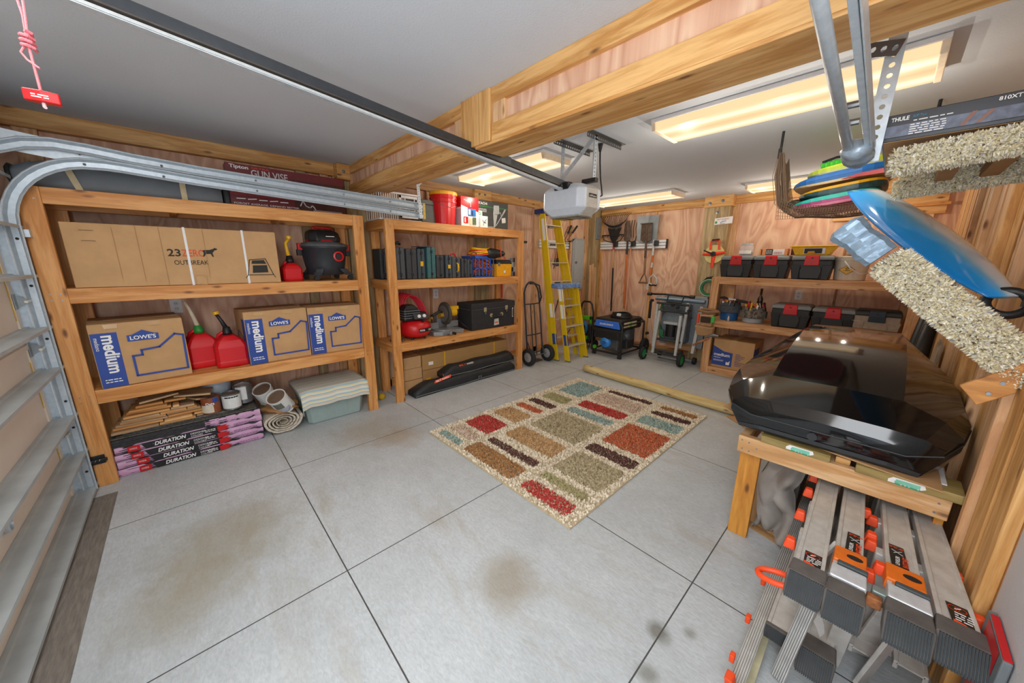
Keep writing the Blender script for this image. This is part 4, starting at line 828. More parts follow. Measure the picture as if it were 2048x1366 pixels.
obj('fence', MB().box(-.03, -.20, .06, -.015, -.05, .13), SG, t, .003); obj('fence', MB().box(-.03, .06, .06, -.015, .22, .13), SG, t, .003)
obj('pivot_post', MB().box(-.17, -.03, .04, -.08, .05, .2), SG, t, .008)
g = obj('blade_guard', MB().lathe([(.02, -.018), (.125, -.018), (.133, -.012), (.133, .012), (.125, .018), (.02, .018)], (-.02, .04, .225), 32, 'y'), paint('#55534e', .4, .3), t, smooth=False); obj('guard_disc', MB().lathe([(.02, 0), (.095, 0), (.095, -.006), (.02, -.006)], (-.02, .02, .225), 32, 'y'), paint('#77756f', .3, .3), g)
obj('motor', MB().cyl((-.03, .07, .23), (-.03, .19, .23), .05, 20), YEL, t); obj('motor_cap', MB().cyl((-.03, .19, .23), (-.03, .215, .23), .046, 20), BLK, t); obj('gearbox', MB().box(-.08, .06, .26, .01, .22, .305), YEL, t, .01)
obj('handle', MB().tube([(.02, -.03, .25), (.08, -.09, .27), (.10, -.16, .25), (.07, -.2, .22)], .016, 8), BLK, t, smooth=True); obj('head_arm', MB().bar((-.12, 0, .17), (0, .0, .22), .05, .05), paint('#b98d2c', .4), t)
obj('power_cord', MB().tube([(-.02, .2, .15), (.06, .24, .08), (.14, .3, .01), (.1, .33, .008)], .005, 6), BLK, t, smooth=True)
t = thing('tool_chest', 'large black chest with metal latches and a handle on the lower deck', 'chest', (-3.335, 2.475, .627))
CH = paint('#2b2c30', .6, var=.2); obj('body', MB().box(-.30, 0, 0, 0, .70, .25), CH, t, .008); obj('lid', MB().box(-.306, -.006, .253, .006, .706, .325), CH, t, .01); obj('trim', MB().box(-.303, -.003, .248, .003, .703, .254), STEEL, t)
for y in (.20, .55): l_ = obj('latch', MB().box(.003, y-.02, .215, .012, y+.02, .27), paint('#c8bd92', .35, .5), t, .003); obj('hasp', MB().box(.012, y-.01, .19, .018, y+.01, .225), STEEL, l_, .002)
obj('handle', MB().tube([(.01, .31, .165), (.03, .33, .15), (.03, .44, .15), (.01, .46, .165)], .011, 8), BLK, t, smooth=True)
for y in (.30, .47): obj('handle_mount', MB().cyl((.001, y, .165), (.008, y, .165), .026, 6), paint('#c8bd92', .35, .5), t)
D = Dec(t, (0, 0, 0), (0, 1, 0), (0, 0, 1)); D.poly([(.345, .03), (.43, .035), (.42, .115), (.35, .11)], paint('#c9ccc2', .5)); D.rect(.36, .06, .41, .075, ORG); D.poly([(.655, .11), (.675, .11), (.675, .23), (.655, .23)], TXT)
obj('side_pull', MB().box(.0, .66, .12, .006, .67, .22), BLK, t)
# ---- floor below: long cartons and two black zip bags ----
for i, (y1, z0, h, w_, dx) in enumerate(((.22, .005, .14, .2, 0), (.22, .15, .13, .2, 0.01), (.21, .285, .13, .2, 0))):
    t = thing('cardboard_box', ('lowest', 'middle', 'topmost')[i]+' of the three small brown cartons stacked beside the long cartons', 'cardboard box', (-3.45-dx, 1.63, z0)); obj('carton', MB().box(-.24, 0, 0, 0, y1, h), CARD, t, .002); obj('flap_line', MB().box(-.12, -.0005, h, -.118, y1, h+.0008), CARDD, t)
    obj('tape', MB().box(-.135, 0, h+.0005, -.105, y1, h+.0012), paint('#b5864e', .2), t)
for i, (z0, h) in enumerate(((.005, .215), (.225, .18))):
    t = thing('cardboard_box', ('lower long brown carton with a yellow sticker under the second unit', 'upper long brown carton with a white sticker under the second unit')[i], 'cardboard box', (-3.47, 1.865, z0))
    obj('carton', MB().box(-.2, 0, 0, 0, 1.30, h), CARDD if i == 0 else paint('#b18a55', .8, var=.06, scale=5), t, .003)
    for y in (.29, 1.06): obj('strap', MB().box(-.201, y, -.001, .003, y+.014, h+.001), YEL, t)
    D = Dec(t, (0, 0, 0), (0, 1, 0), (0, 0, 1)); (D.rect(.04, .05, .10, .12, YEL) if i == 0 else D.rect(.08, .05, .14, .09, TXT)); D.lines([((0, h*.5), (1.3, h*.5))], .002, CARD)
BG = paint('#232629', .55, var=.25, scale=7, bump=.25)
def long_bag(loc, rz, L, w, h, label, box=False):
    t = thing('canopy_bag', label, 'bag', loc, rz); r_ = []
    for i in range(25):
        u = i/24; k = min(1, .45+.55*min(1, u/.12, (1-u)/.05+.25)); ww = w/2*(1+.04*math.sin(u*19)); hh = h*k*(1+.05*math.sin(u*14+1))
        r_.append([(ww*a, u*L, max(0, hh*b)) for a, b in ((1, 0), (1.05, .15), (1.02, .55), (.85, .9), (.4, 1.02), (-.4, 1.0), (-.9, .85), (-1, .4), (-1, 0))])
    obj('bag_body', MB().loft(r_), BG, t, smooth=True); obj('zip_piping', MB().tube([(w/2*1.06, L*u/12, h*.12+.004*math.sin(u)) for u in range(13)], .005, 6), GRY, t); 
    return t
t = long_bag((-3.36, 1.66, .002), .02, 1.50, .17, .13, 'long black zip bag lying on the floor in front of the cartons'); D = Dec(t, (.072, .24, .105), (0, 1, .12), (-.5, 0, 1), eps=.004); D.poly([(0, 0), (.22, 0), (.24, .03), (.02, .03)], ORG); D.txt('BILT HARD', .03, .004, .02, TXT, width=.17, bold=.02)
D = Dec(t, (.09, .86, .03), (0, 1, 0), (0, 0, 1), eps=.004); D.rect(0, 0, .015, .035, GRY); D.rect(.03, 0, .045, .035, GRY)
t = long_bag((-3.40, 2.05, .125), .02, 1.12, .17, .125, 'rolled black bag with an orange edge on top of the long zip bag'); D = Dec(t, (.075, .22, .095), (0, 1, 0), (-.5, 0, 1), eps=.004); D.txt('BILT', .0, .004, .02, ORG, width=.1, bold=.02); D.txt('HARD', .11, .004, .02, TXT, width=.1, bold=.02)
obj('orange_rim', MB().tube([(.07, .01, .01), (.078, .0, .03), (.06, .0, .055)], .004, 6), ORG, t)
# ================= left wall beyond the shelves =================
t = thing('squeegee', 'black T handled tool hanging beside the second unit', 'tool', (-3.845, 3.80, 1.36)); obj('wall_hook', MB().box(-.013, -.02, .35, .01, .02, .37), BLK, t)
obj('head', MB().box(.0, -.09, .36, .03, .09, .39), BLK, t, .005); obj('neck', MB().tube([(.01, 0, .37), (.012, .0, .30), (.01, -.01, .24)], .008, 8), STEEL, t); obj('shaft', MB().cyl((.01, -.01, .24), (.01, .01, 0), .008, 8), paint('#3b5274', .5), t)
t = thing('shop_broom', 'yellow and black tool handles standing in the gap at the end of the second unit', 'tool', (-3.72, 3.24, 0))
obj('yellow_handle', MB().cyl((0, .0, .15), (0, 0, .48), .016, 10), YEL, t); obj('red_handle', MB().cyl((.02, .03, .95), (.02, .03, 1.25), .015, 10), RED, t); obj('shaft', MB().cyl((0, 0, 0), (.0, .02, 1.6), .009, 8), GRY, t)
t = thing('hand_truck', 'black steel hand truck with rubber wheels leaning against the left wall', 'hand truck', (-3.36, 3.64, 0))
HB = paint('#3a3f44', .4, .3)
def ht(z): return -.0 - z*.11
obj('frame', MB().tube([(ht(.1), -.16, .1)] + [(ht(z), -.16+.01*z, z) for z in (.5, .9)] + [(ht(.95+.2*math.sin(a)), .0-.155*math.cos(a), .95+.22*math.sin(a)) for a in [PI*i/10 for i in range(1, 10)]] + [(ht(.9), .155, .9), (ht(.5), .16, .5), (ht(.1), .16, .1)], .0125, 10), HB, t, smooth=True)
obj('loop_handle', MB().tube([(ht(.85)+.0, .15, .86), (ht(.9)+.06, .13, .95), (ht(1)+.09, .06, 1.12), (ht(1)+.08, -.02, 1.15), (ht(1)+.03, -.08, 1.15)], .0125, 10), HB, t, smooth=True)
for z in (.86, .42, .16): obj('cross_bar', MB().tube([(ht(z), -.16, z), (ht(z)+.02, 0, z+.0), (ht(z), .16, z)], .009, 8), HB, t)
for y in (-.06, .06): obj('centre_bar', MB().cyl((ht(.1), y*.6, .1), (ht(.86), y*.6, .86), .007, 8), HB, t)
obj('toe_plate', MB().box(-.10, -.16, .01, .0, .16, .016), HB, t); obj('axle', MB().cyl((.05, -.23, .13), (.05, .23, .13), .009, 10), STEEL, t)
for s in (-1, 1):
    wl = obj('tyre', MB().lathe([(.07, -.025), (.10, -.034), (.122, -.022), (.127, 0), (.122, .022), (.10, .034), (.07, .025), (.07, -.025)], (.05, s*.20, .127), 32, 'y'), RUB, t, smooth=True)
    obj('wheel_rim', MB().lathe([(.012, -.03), (.02, -.028), (.07, -.02), (.07, .02), (.02, .028), (.012, .03)], (.05, s*.20, .127), 24, 'y'), paint('#b5b7b5', .4, .4), wl)
    obj('axle_brace', MB().bar((.05, s*.12, .13), (ht(.35), s*.155, .35), .02, .008), HB, t)
# step ladders
LY = paint('#e3c11a', .45, var=.06, scale=5)
def step_ladder(label, fl, fr, tl, tr_, zt, steps, w, cap, back=.07, tags=True):
    t = thing('step_ladder', label, 'ladder', (fl[0], fl[1], 0)); L = lambda a, b, z: tuple(a[i]+(b[i]-a[i])*z/zt for i in range(2))+(z,)
    for (f, tp, s) in ((fl, tl, -1), (fr, tr_, 1)):
        ra = MB().bar((f[0], f[1], 0), (tp[0], tp[1], zt), w, .024, up=(0, 1, 0)); r_ = obj('front_rail', ra, LY, t, .003, W=True)
        obj('rail_flange', MB().bar((f[0]+.0, f[1]-s*.014, 0), (tp[0], tp[1]-s*.014, zt), .010, .02, up=(0, 1, 0)), LY, r_, W=True) if False else None
        obj('rear_rail', MB().bar((f[0]-back*1.6, f[1]-s*.03, 0), (tp[0]-back*.6, tp[1]-s*.02, zt-.05), w*.7, .02, up=(0, 1, 0)), LY, t, .003, W=True)
        obj('foot', MB().box(f[0]-w*.55, f[1]-.018, 0, f[0]+w*.55, f[1]+.018, .02), GRY, r_, .003, W=True)
        if s < 0 and tags:
            for zz, hh, mt in ((.25, .16, BLUE), (.65, .2, TXT), (1.75, .3, TXT) if zt > 1.5 else (.9, .2, TXT)):
                p = L(f, tp, zz); q = L(f, tp, zz+hh)
                obj('rail_label', MB().bar((p[0]+.0, p[1]-.0135, zz), (q[0], q[1]-.0135, zz+hh), w*.6, .002, up=(0, 1, 0)), mt, r_, W=True)
                obj('front_label', MB().bar((p[0]+w*.5, p[1], zz), (q[0]+w*.5, q[1], zz+hh), .002, .018, up=(0, 1, 0)), mt, r_, W=True)
    for z in steps:
        a, b_ = L(fl, tl, z), L(fr, tr_, z); obj('step', MB().hexa([(a[0]-.04, a[1], z-.012), (b_[0]-.04, b_[1], z-.012), (b_[0]+.04, b_[1], z-.012), (a[0]+.04, a[1], z-.012), (a[0]-.04, a[1], z), (b_[0]-.04, b_[1], z), (b_[0]+.04, b_[1], z), (a[0]+.04, a[1], z)]), paint('#c9c2ae', .5, .2), t, .002, W=True)
        obj('step_brace', MB().box(a[0]-.03, (a[1]+b_[1])/2-.05, z-.04, a[0]+.0, (a[1]+b_[1])/2+.05, z-.012), GRY, t, .003, W=True)
    obj('top_cap', MB().box(tl[0]-.13, tl[1]-.04, zt-.02, tl[0]+.06, tr_[1]+.04, zt+.045), cap, t, .01, W=True)
    for k in range(2): obj('spreader', MB().bar((fl[0]-.0, fl[1]+.02, zt*.45), (fl[0]-.12, fl[1]+.03, zt*.30), .02, .006), STEEL, t, W=True)
    return t
step_ladder('tall yellow step ladder with a blue cap leaning against the left wall', (-3.22, 3.945), (-3.14, 4.50), (-3.56, 3.93), (-3.56, 4.25), 2.14, (.35, .62, .90, 1.17, 1.44, 1.72, 1.97), .085, paint('#2b3a7a', .5))
step_ladder('short yellow step ladder with a worn blue cap in front of the tall one', (-3.06, 4.02), (-3.05, 4.45), (-3.17, 3.90), (-3.17, 4.27), 1.10, (.24, .53, .83), .075, paint('#6f8fc4', .6, var=.6, scale=25), back=.035)
def slatwall(x0, x1, y0, y1, z0, z1, label, ax):
    t = thing('slat_rail', label, 'wall rail', (x0, y0, z0)); n = 3; h = (z1-z0)/n
    for k in range(n): obj('slat', MB().box(x0, y0, z0+k*h, x1, y1, z0+(k+1)*h-.012), WHT, t, .003, W=True)
    obj('backing', MB().box(x0, y0, z0, x0+.006 if ax == 'y' else x1, y1 if ax == 'y' else y1, z1-.012), SLV, t, W=True) if ax == 'y' else obj('backing', MB().box(x0, y1-.006, z0, x1, y1, z1-.012), SLV, t, W=True)
    obj('end_cap', MB().box(x0, y1, z0-.005, x1+.004, y1+.012, z1) if ax == 'y' else MB().box(x1, y0-.004, z0-.005, x1+.02, y1, z1), BLK, t, W=True)
    return t
slatwall(-3.858, -3.83, 4.18, 4.92, 1.665, 1.80, 'white slat rail on the left wall behind the tall ladder', 'y')
t = thing('loppers', 'long handled loppers with black grips hung above the left slat rail', 'loppers', (-3.80, 4.72, 1.60))
for a, b_ in (((0, .03, .18), (0, .20, .44)), ((.03, .07, .20), (.03, .32, .44))): h_ = obj('handle', MB().cyl(a, b_, .010, 8), paint('#8b5a3a', .5), t); A, B = Vector(a), Vector(b_); obj('grip', MB().cyl(A.lerp(B, .5), B, .017, 10), BLK, h_)
obj('blade', MB().tube([(.015, .05, .19), (0, 0, .10), (.01, -.06, .02)], .008, 6), STEEL, t)
t = thing('wall_hook', 'black forked hook clipped to the left slat rail', 'hook', (-3.83, 4.80, 1.78)); obj('prong', MB().tube([(0, 0, 0), (.06, .02, -.005), (.08, .06, .01), (.09, .12, .04)], .006, 6).tube([(.06, .03, -.005), (.10, .07, .0), (.11, .13, .05)], .006, 6), BLK, t)
t = thing('hand_saw', 'red and black handled tool hanging behind the tall ladder', 'tool', (-3.81, 4.60, 1.38)); obj('grip', MB().cyl((0, 0, 0), (0, 0, .13), .028, 12, .022), BLK, t); obj('shaft', MB().cyl((0, 0, .13), (0, 0, .29), .014, 10), RED, t); obj('cord', MB().tube([(0, -.02, .30), (-.0, -.07, .05), (0, -.1, -.05)], .004, 5), BLK, t)
t = thing('electric_panel', 'grey electrical breaker panel on the left wall by the back corner', 'electrical panel', (-3.858, 5.06, .96))
PG = paint('#a9b0b3', .4); obj('cover', MB().box(0, -.02, 0, .02, .31, .89), PG, t, .004); obj('door', MB().box(.02, .03, .03, .028, .30, .86), paint('#b3b9bb', .4), t, .004); obj('latch', MB().box(.028, .05, .46, .036, .10, .50), GRY, t, .002)
t = thing('conduit_box', 'grey metal cover strip on the corner post above the wooden sticks', 'metal strip', (-3.698, 5.49, 1.85)); obj('strip', MB().box(0, 0, 0, .03, .11, .36), paint('#8e949a', .5, .3), t, .003); obj('screw', MB().cyl((.03, .05, .04), (.034, .05, .04), .008, 8), STEEL, t)
for k, (y, z) in enumerate(((5.35, 1.40), (5.43, 1.42), (5.49, 1.36))):
    o = obj('wooden_stick', MB().box(-.012, -.02, 0, .012, .02, z), STUD('z')); o.location = (-3.62+.0*k, y, 0.001); o.rotation_euler = (0, -.04, 0); tag(o, ('left', 'tallest middle', 'right')[k] + ' one of the three thin wooden sticks standing in the back corner', 'wooden stick', 'sticks in the corner')
# ================= back wall: garden tools =================
slatwall(-3.68, -2.49, 5.635, 5.665, 1.672, 1.81, 'long white slat rail with a black end on the back wall carrying the garden tools', 'x')
YT = 5.60
def hook(x, z=1.76, par=None): return obj('rail_hook', MB().box(x-.03, YT-.03, z-.05, x+.03, YT+.035, z+.03), BLK, par, .006, W=True)
t = thing('leaf_rake', 'black fan leaf rake with a wood and black handle, leftmost on the slat rail', 'rake', (-3.37, YT, .58))
HW = wood('#d8b483', '#b98b56', 'z', False, key='h')
obj('handle', MB().cyl((-3.35, YT, .59), (-3.37, YT, 1.35), .015, 10), BLK, t, W=True); obj('upper_handle', MB().cyl((-3.37, YT, 1.35), (-3.385, YT, 1.74), .014, 10), HW, t, W=True); obj('ferrule', MB().cyl((-3.384, YT, 1.66), (-3.385, YT, 1.76), .017, 10), RED, t, W=True)
obj('fan_plate', MB().add([(x, YT-.01, z) for x, z in ((-3.385, 1.74), (-3.32, 1.84), (-3.25, 2.03), (-3.33, 2.00), (-3.385, 2.02), (-3.44, 2.00), (-3.52, 2.03), (-3.45, 1.84))], [tuple(range(8))]), BLK, t, solid=.006, W=True)
obj('fan_band', MB().tube([(-3.63+.477*u, YT-.02, 2.155-.11*math.sin(PI*u)**.8) for u in [i/16 for i in range(17)]], [.004+.014*math.sin(PI*i/16) for i in range(17)], 6), BLK, t, W=True)
for i in range(15):
    u = i/14; x0 = -3.45+.13*u; x1 = -3.66+.55*u
    obj('tine', MB().tube([(x0, YT-.015, 1.98), (x0*.45+x1*.55, YT-.02, 2.12), (x1, YT-.03, 2.225+.02*math.sin(PI*u)), (x1+.01, YT+.01, 2.25+.02*math.sin(PI*u))], .004, 5), BLK, t, W=True)
hook(-3.35, par=t)
t = thing('bow_rake', 'black bow rake head hung with its tines up, just behind the leaf rake', 'rake', (-3.42, YT+.025, 1.85)); obj('head', MB().tube([(-3.64, YT+.02, 1.91), (-3.20, YT+.02, 1.91)], .009, 6), BLK, t, W=True); obj('bow', MB().tube([(-3.63, YT+.02, 1.91), (-3.60, YT+.02, 1.83), (-3.5, YT+.02, 1.80), (-3.40, YT+.025, 1.78), (-3.28, YT+.02, 1.81), (-3.21, YT+.02, 1.91)], .007, 6), BLK, t, W=True)
for i in range(8): obj('tine', MB().cyl((-3.62+.055*i, YT+.02, 1.91), (-3.62+.055*i, YT-.03, 1.875), .005, 6), BLK, t, W=True)
OH = paint('#c26a2c', .45)
t = thing('round_shovel', 'rusty round shovel with an orange handle on the slat rail', 'shovel', (-3.13, YT, .65))
RST = paint('#5b4a3f', .7, .3, var=.4, scale=25)
obj('handle', MB().cyl((-3.10, YT, .66), (-3.125, YT, 1.58), .016, 10), OH, t, W=True); obj('ferrule', MB().cyl((-3.125, YT, 1.58), (-3.13, YT, 1.80), .019, 10, .014), BLK, t, W=True)
obj('blade', MB().add([(x, YT-.02-.02*k, z) for x, z, k in ((-3.19, 1.81, 0), (-3.20, 1.95, 0), (-3.185, 2.08, 0), (-3.145, 2.13, 1), (-3.10, 2.10, 0), (-3.07, 1.98, 0), (-3.06, 1.83, 0), (-3.125, 1.79, 1))], [tuple(range(8))]), RST, t, solid=.004, W=True)
t = thing('pitchfork', 'four tined pitchfork with a pale wood handle on the slat rail', 'fork', (-3.08, YT, .64))
obj('handle', MB().cyl((-3.07, YT+.01, .64), (-3.07, YT+.01, 1.70), .015, 10), wood('#d9a489', '#bd8061', 'z', False, key='p'), t, W=True); obj('yoke', MB().tube([(-3.11, YT, 1.86), (-3.10, YT, 1.80), (-3.05, YT, 1.78), (-2.99, YT, 1.80), (-2.98, YT, 1.87)], .009, 6).cyl((-3.06, YT, 1.70), (-3.05, YT, 1.79), .012, 8), BLK, t, W=True)
for i in range(4): obj('tine', MB().tube([(-3.11+.043*i, YT, 1.85), (-3.115+.043*i, YT-.02, 2.0), (-3.12+.045*i, YT+.01, 2.13)], .0055, 6), BLK, t, W=True)
hook(-3.02, par=t)
t = thing('scoop_shovel', 'wide grey aluminium scoop shovel with a wrapped handle, behind the small spade', 'shovel', (-2.70, YT+.01, 1.08))
SCP = paint('#8b9398', .5, .3, var=.15, scale=9)
obj('blade', MB().surf(lambda u, v: (-2.975+.37*u+(.02*(1-v)*(1 if u < .5 else -1))+.05*v*0, YT+.02-.03*abs(u-.5)*2-.02*v, 1.79+.385*v+(-.04*math.sin(PI*u)*(1-v))), 8, 6), SCP, t, solid=.003, W=True)
obj('handle', MB().cyl((-2.68, YT, 1.25), (-2.67, YT, 1.56), .015, 10), OH, t, W=True); obj('tape_wrap', MB().cyl((-2.672, YT, 1.37), (-2.665, YT, 1.45), .017, 10).cyl((-2.668, YT, 1.56), (-2.67, YT, 1.80), .017, 10), SLV, t, W=True)
obj('d_grip', MB().tube([(-2.63, YT, 1.26), (-2.69, YT, 1.20), (-2.68, YT, 1.12), (-2.60, YT, 1.08), (-2.56, YT, 1.12), (-2.57, YT, 1.2), (-2.63, YT, 1.26)], .012, 8), SLV, t, W=True); obj('grip_bar', MB().cyl((-2.68, YT, 1.09), (-2.56, YT, 1.09), .015, 10), BLK, t, W=True); hook(-2.63, 1.76, t)
t = thing('spade', 'small rusty brown spade with a D grip hanging over the scoop shovel', 'shovel', (-2.77, YT-.05, 1.11))
obj('blade', MB().surf(lambda u, v: (-2.88+.18*u, YT-.05+.02*abs(u-.5), 1.80+.26*v-.03*math.sin(PI*u)*(1-v)), 8, 4), RST, t, solid=.004, W=True)
obj('step_edge', MB().box(-2.885, YT-.075, 2.045, -2.70, YT-.035, 2.06), RST, t, W=True)
obj('socket', MB().cyl((-2.765, YT-.05, 1.52), (-2.78, YT-.055, 1.98), .020, 10, .012), RST, t, W=True); obj('shaft', MB().cyl((-2.755, YT-.05, 1.26), (-2.765, YT-.05, 1.52), .017, 10), wood('#8c6a4a', '#6b4a30', 'z', False, key='s'), t, W=True)
obj('d_grip', MB().tube([(-2.755, YT-.05, 1.28), (-2.80, YT-.05, 1.2), (-2.825, YT-.05, 1.13)], .011, 8).tube([(-2.755, YT-.05, 1.28), (-2.72, YT-.05, 1.2), (-2.70, YT-.05, 1.13)], .011, 8), wood('#8c6a4a', '#6b4a30', 'z', False, key='s'), t, W=True); obj('grip_bar', MB().cyl((-2.84, YT-.05, 1.125), (-2.69, YT-.05, 1.125), .016, 10), wood('#8c6a4a', '#6b4a30', 'x', False, key='s'), t, W=True)
# ---- pressure washer ----
t = thing('pressure_washer', 'black and green pressure washer with a blue hose in the back left corner', 'pressure washer', (-3.42, 4.95, 0))
obj('frame', MB().tube([(-.11, 0, .05), (-.13, 0, .62), (-.10, 0, .76), (-.06, 0, .80), (.06, 0, .80), (.10, 0, .76), (.135, 0, .62), (.14, 0, .05)], .016, 8), BLK, t, smooth=True)
obj('green_bracket', MB().box(-.115, -.03, .50, .12, .02, .56).box(-.12, -.03, .44, -.08, .02, .56).box(.08, -.03, .42, .12, .02, .56), LIME, t, .006); obj('body', MB().box(-.09, .0, .08, .11, .16, .40), BLK, t, .03); obj('green_clip', MB().box(-.06, -.04, .16, .07, .0, .22), LIME, t, .008)
for k in range(4): obj('blue_hose', MB().tube([(-.02+(.085-.008*k)*math.cos(a), -.05-.008*k, .36+(.12-.01*k)*math.sin(a)) for a in [2*PI*i/20 for i in range(20)]], .006, 6, closed=True), paint('#2f7fb5', .45), t, smooth=True)
obj('black_cord', MB().tube([(.08, -.04, .5), (.11, -.06, .3), (.07, -.06, .12), (.12, -.05, .04), (.15, -.06, .2), (.12, -.05, .45)], .009, 6), BLK, t, smooth=True)
obj('floor_hose', MB().tube([(-.05, -.05, .2), (.0, -.1, .02), (.09, -.12, .01), (.14, -.08, .02)], .006, 6), paint('#2f6fa5', .45), t, smooth=True)
for s in (-1, 1): obj('wheel', MB().cyl((s*.15-.015, .08, .075), (s*.15+.015, .08, .075), .075, 20), RUB, t)
obj('spray_gun', MB().tube([(-.12, -.02, .16), (-.13, -.03, .03)], .012, 8), BLK, t)
# ---- generator ----
t = thing('generator', 'portable generator with black frame, blue panel and blue starter cover', 'generator', (-2.86, 5.05, 0), .0)
X0, X1, Y0_, Y1_ = -.27, .25, -.33, .35
FR = BLK
for y in (Y0_, Y1_): obj('frame_hoop', MB().tube([(X0, y, .09), (X0, y, .50), (X0+.05, y, .56), (X1-.05, y, .56), (X1, y, .50), (X1, y, .09), (X1-.02, y, .07), (X0+.02, y, .07)], .015, 8, closed=True), FR, t, smooth=True)
for x in (X0, X1):
    for z in (.08, .52): obj('frame_rail', MB().cyl((x, Y0_, z), (x, Y1_, z), .014, 8), FR, t)
obj('mid_rail', MB().box(X0, Y0_-.005, .40, X1, Y0_+.01, .44), BLKP, t, .004)
obj('fuel_tank', MB().box(X0+.02, Y0_+.01, .42, X1-.02, Y1_-.03, .60), BLK, t, .035, 3)
bp_ = obj('blue_panel', MB().hexa([(X0+.04, Y0_-.02, .47), (X1-.03, Y0_-.02, .455), (X1-.03, Y0_, .455), (X0+.04, Y0_, .47), (X0+.06, Y0_-.02, .57), (X1-.06, Y0_-.02, .565), (X1-.06, Y0_+.02, .565), (X0+.06, Y0_+.02, .57)]), paint('#3c7cec', .35), t, .008)
Dec(t, (X0+.14, Y0_-.0215, .50), (1, -.0, 0), (0, 0, 1)).txt('DUROMAX', 0, 0, .028, TXT, width=.24, bold=.03, shear=.2)
obj('control_box', MB().box(X0+.03, Y0_+.0, .28, X1-.05, Y0_+.03, .40), BLKP, t, .006)
for z in (.30, .325, .35, .375): obj('vent_slot', MB().box(X0+.06, Y0_-.004, z, X1-.09, Y0_+.001, z+.01), BLK, t)
obj('starter_cover', MB().lathe([(.085, .06), (.088, .02), (.075, -.0), (.02, -.006)], (-.04, Y0_+.0, .22), 28, 'y'), paint('#3a94ee', .4), t, smooth=True); obj('pull_grip', MB().box(-.06, Y0_-.02, .205, -.01, Y0_, .235), paint('#2a62d4', .4), t, .005)
obj('engine_block', MB().box(-.12, Y0_+.05, .10, .16, .2, .40), paint('#5b5e60', .5, .4, var=.3, scale=20), t, .02); obj('green_cap', MB().cyl((X0+.05, Y0_-.0, .12), (X0+.05, Y0_+.03, .12), .03, 14), LIME, t)
obj('muffler', MB().cyl((.12, -.1, .30), (.12, .15, .30), .07, 20), STEEL, t); obj('air_filter', MB().box(.10, -.12, .12, .235, .10, .26), BLKP, t, .015)
for k in range(6): obj('cooling_fin', MB().box(.14, -.05+.03*k, .18, .225, -.043+.03*k, .42), STEEL, t)
obj('side_plate', MB().box(X1-.01, Y0_+.05, .48, X1+.006, Y0_+.42, .555), paint('#c9b99a', .5, var=.3, scale=20), t, .003); obj('green_tag', MB().box(X1+.006, Y0_+.20, .485, X1+.009, Y0_+.26, .55), LIME, t)
for x, y in ((X0+.04, Y0_+.02), (X1-.02, Y0_+.01)): obj('foot', MB().box(x-.03, y-.02, 0, x+.03, y+.02, .10), RUB, t, .006)
obj('wheel', MB().lathe([(.03, -.03), (.10, -.035), (.125, -.02), (.125, .02), (.10, .035), (.03, .03)], (X1+.05, Y1_-.03, .125), 26, 'x'), RUB, t, smooth=True); obj('axle', MB().cyl((X0, Y1_-.03, .125), (X1+.09, Y1_-.03, .125), .01, 8), STEEL, t); obj('wheel', MB().cyl((X0-.05, Y1_-.03, .125), (X0-.0, Y1_-.03, .125), .125, 26), RUB, t)
t = thing('power_cable', 'thick black cable coiled on top of the generator', 'cable', (-2.80, 5.0, .607))
for k in range(5): obj('loop', MB().tube([((.17-.012*k)*math.cos(a), (.14-.01*k)*math.sin(a), .012+.016*(k % 4)+.005*math.sin(3*a+k)) for a in [2*PI*i/26 for i in range(26)]], .010, 6, closed=True), BLK, t, smooth=True)
obj('plug', MB().box(.0, -.15, .03, .06, -.11, .07), WHT, t, .006)
# ---- table saw folded on its rolling stand ----
t = thing('table_saw', 'folded table saw on a rolling stand with green wheels against the back wall', 'table saw', (-2.08, 5.25, 0))
TG = paint('#8f9aa3', .35, .3); DGc = paint('#33383b', .5, var=.2)
def wb(nm, a, b_, w=.035, h=.035, m=None): return obj(nm, MB().bar(a, b_, w, h, up=(0, 1, 0)), m or SLV, t, .003, W=True)
obj('saw_table', MB().bar((-2.03, 5.42, .22), (-2.05, 5.50, .96), .62, .03, up=(0, 1, 0)), TG, t, .006, W=True)
obj('saw_table_wing', MB().bar((-1.74, 5.40, .22), (-1.76, 5.48, .94), .08, .05, up=(0, 1, 0)), TG, t, .006, W=True)
obj('rear_housing', MB().box(-2.30, 5.28, .28, -1.90, 5.44, .86), paint('#59636b', .5, var=.3, scale=9), t, .03, W=True)
obj('blue_rail', MB().cyl((-2.36, 5.20, .925), (-1.68, 5.22, .92), .028, 14), paint('#6f8496', .35, .4), t, W=True)
obj('top_bar', MB().tube([(-2.43, 5.12, .99), (-2.2, 5.12, 1.0), (-1.83, 5.12, .985)], .014, 8), BLK, t, smooth=True, W=True)
for x in (-2.43, -1.82): obj('bar_grip', MB().cyl((x-.03, 5.12, .99), (x+.03, 5.12, .988), .024, 12), BLK, t, W=True)
wb('stand_leg', (-2.29, 5.12, .88), (-2.30, 5.12, .20)); wb('stand_leg', (-2.24, 5.10, .76), (-2.27, 5.06, .12)); wb('stand_leg', (-1.87, 5.14, .90), (-1.90, 5.12, .25)); wb('stand_leg', (-1.925, 5.08, .72), (-1.93, 5.05, .14)); wb('long_leg', (-1.70, 5.18, .86), (-1.73, 5.12, .20), .04, .03)
wb('stand_leg', (-2.41, 5.14, .88), (-2.41, 5.14, .62), .03, .03, BLK)
for z, x0, x1 in ((.87, -2.30, -1.85), (.76, -2.26, -1.84), (.33, -2.28, -1.90), (.16, -2.30, -1.86), (.12, -2.27, -1.90)): obj('cross_tube', MB().cyl((x0, 5.11, z), (x1, 5.11, z), .017, 10), DGc, t, W=True)
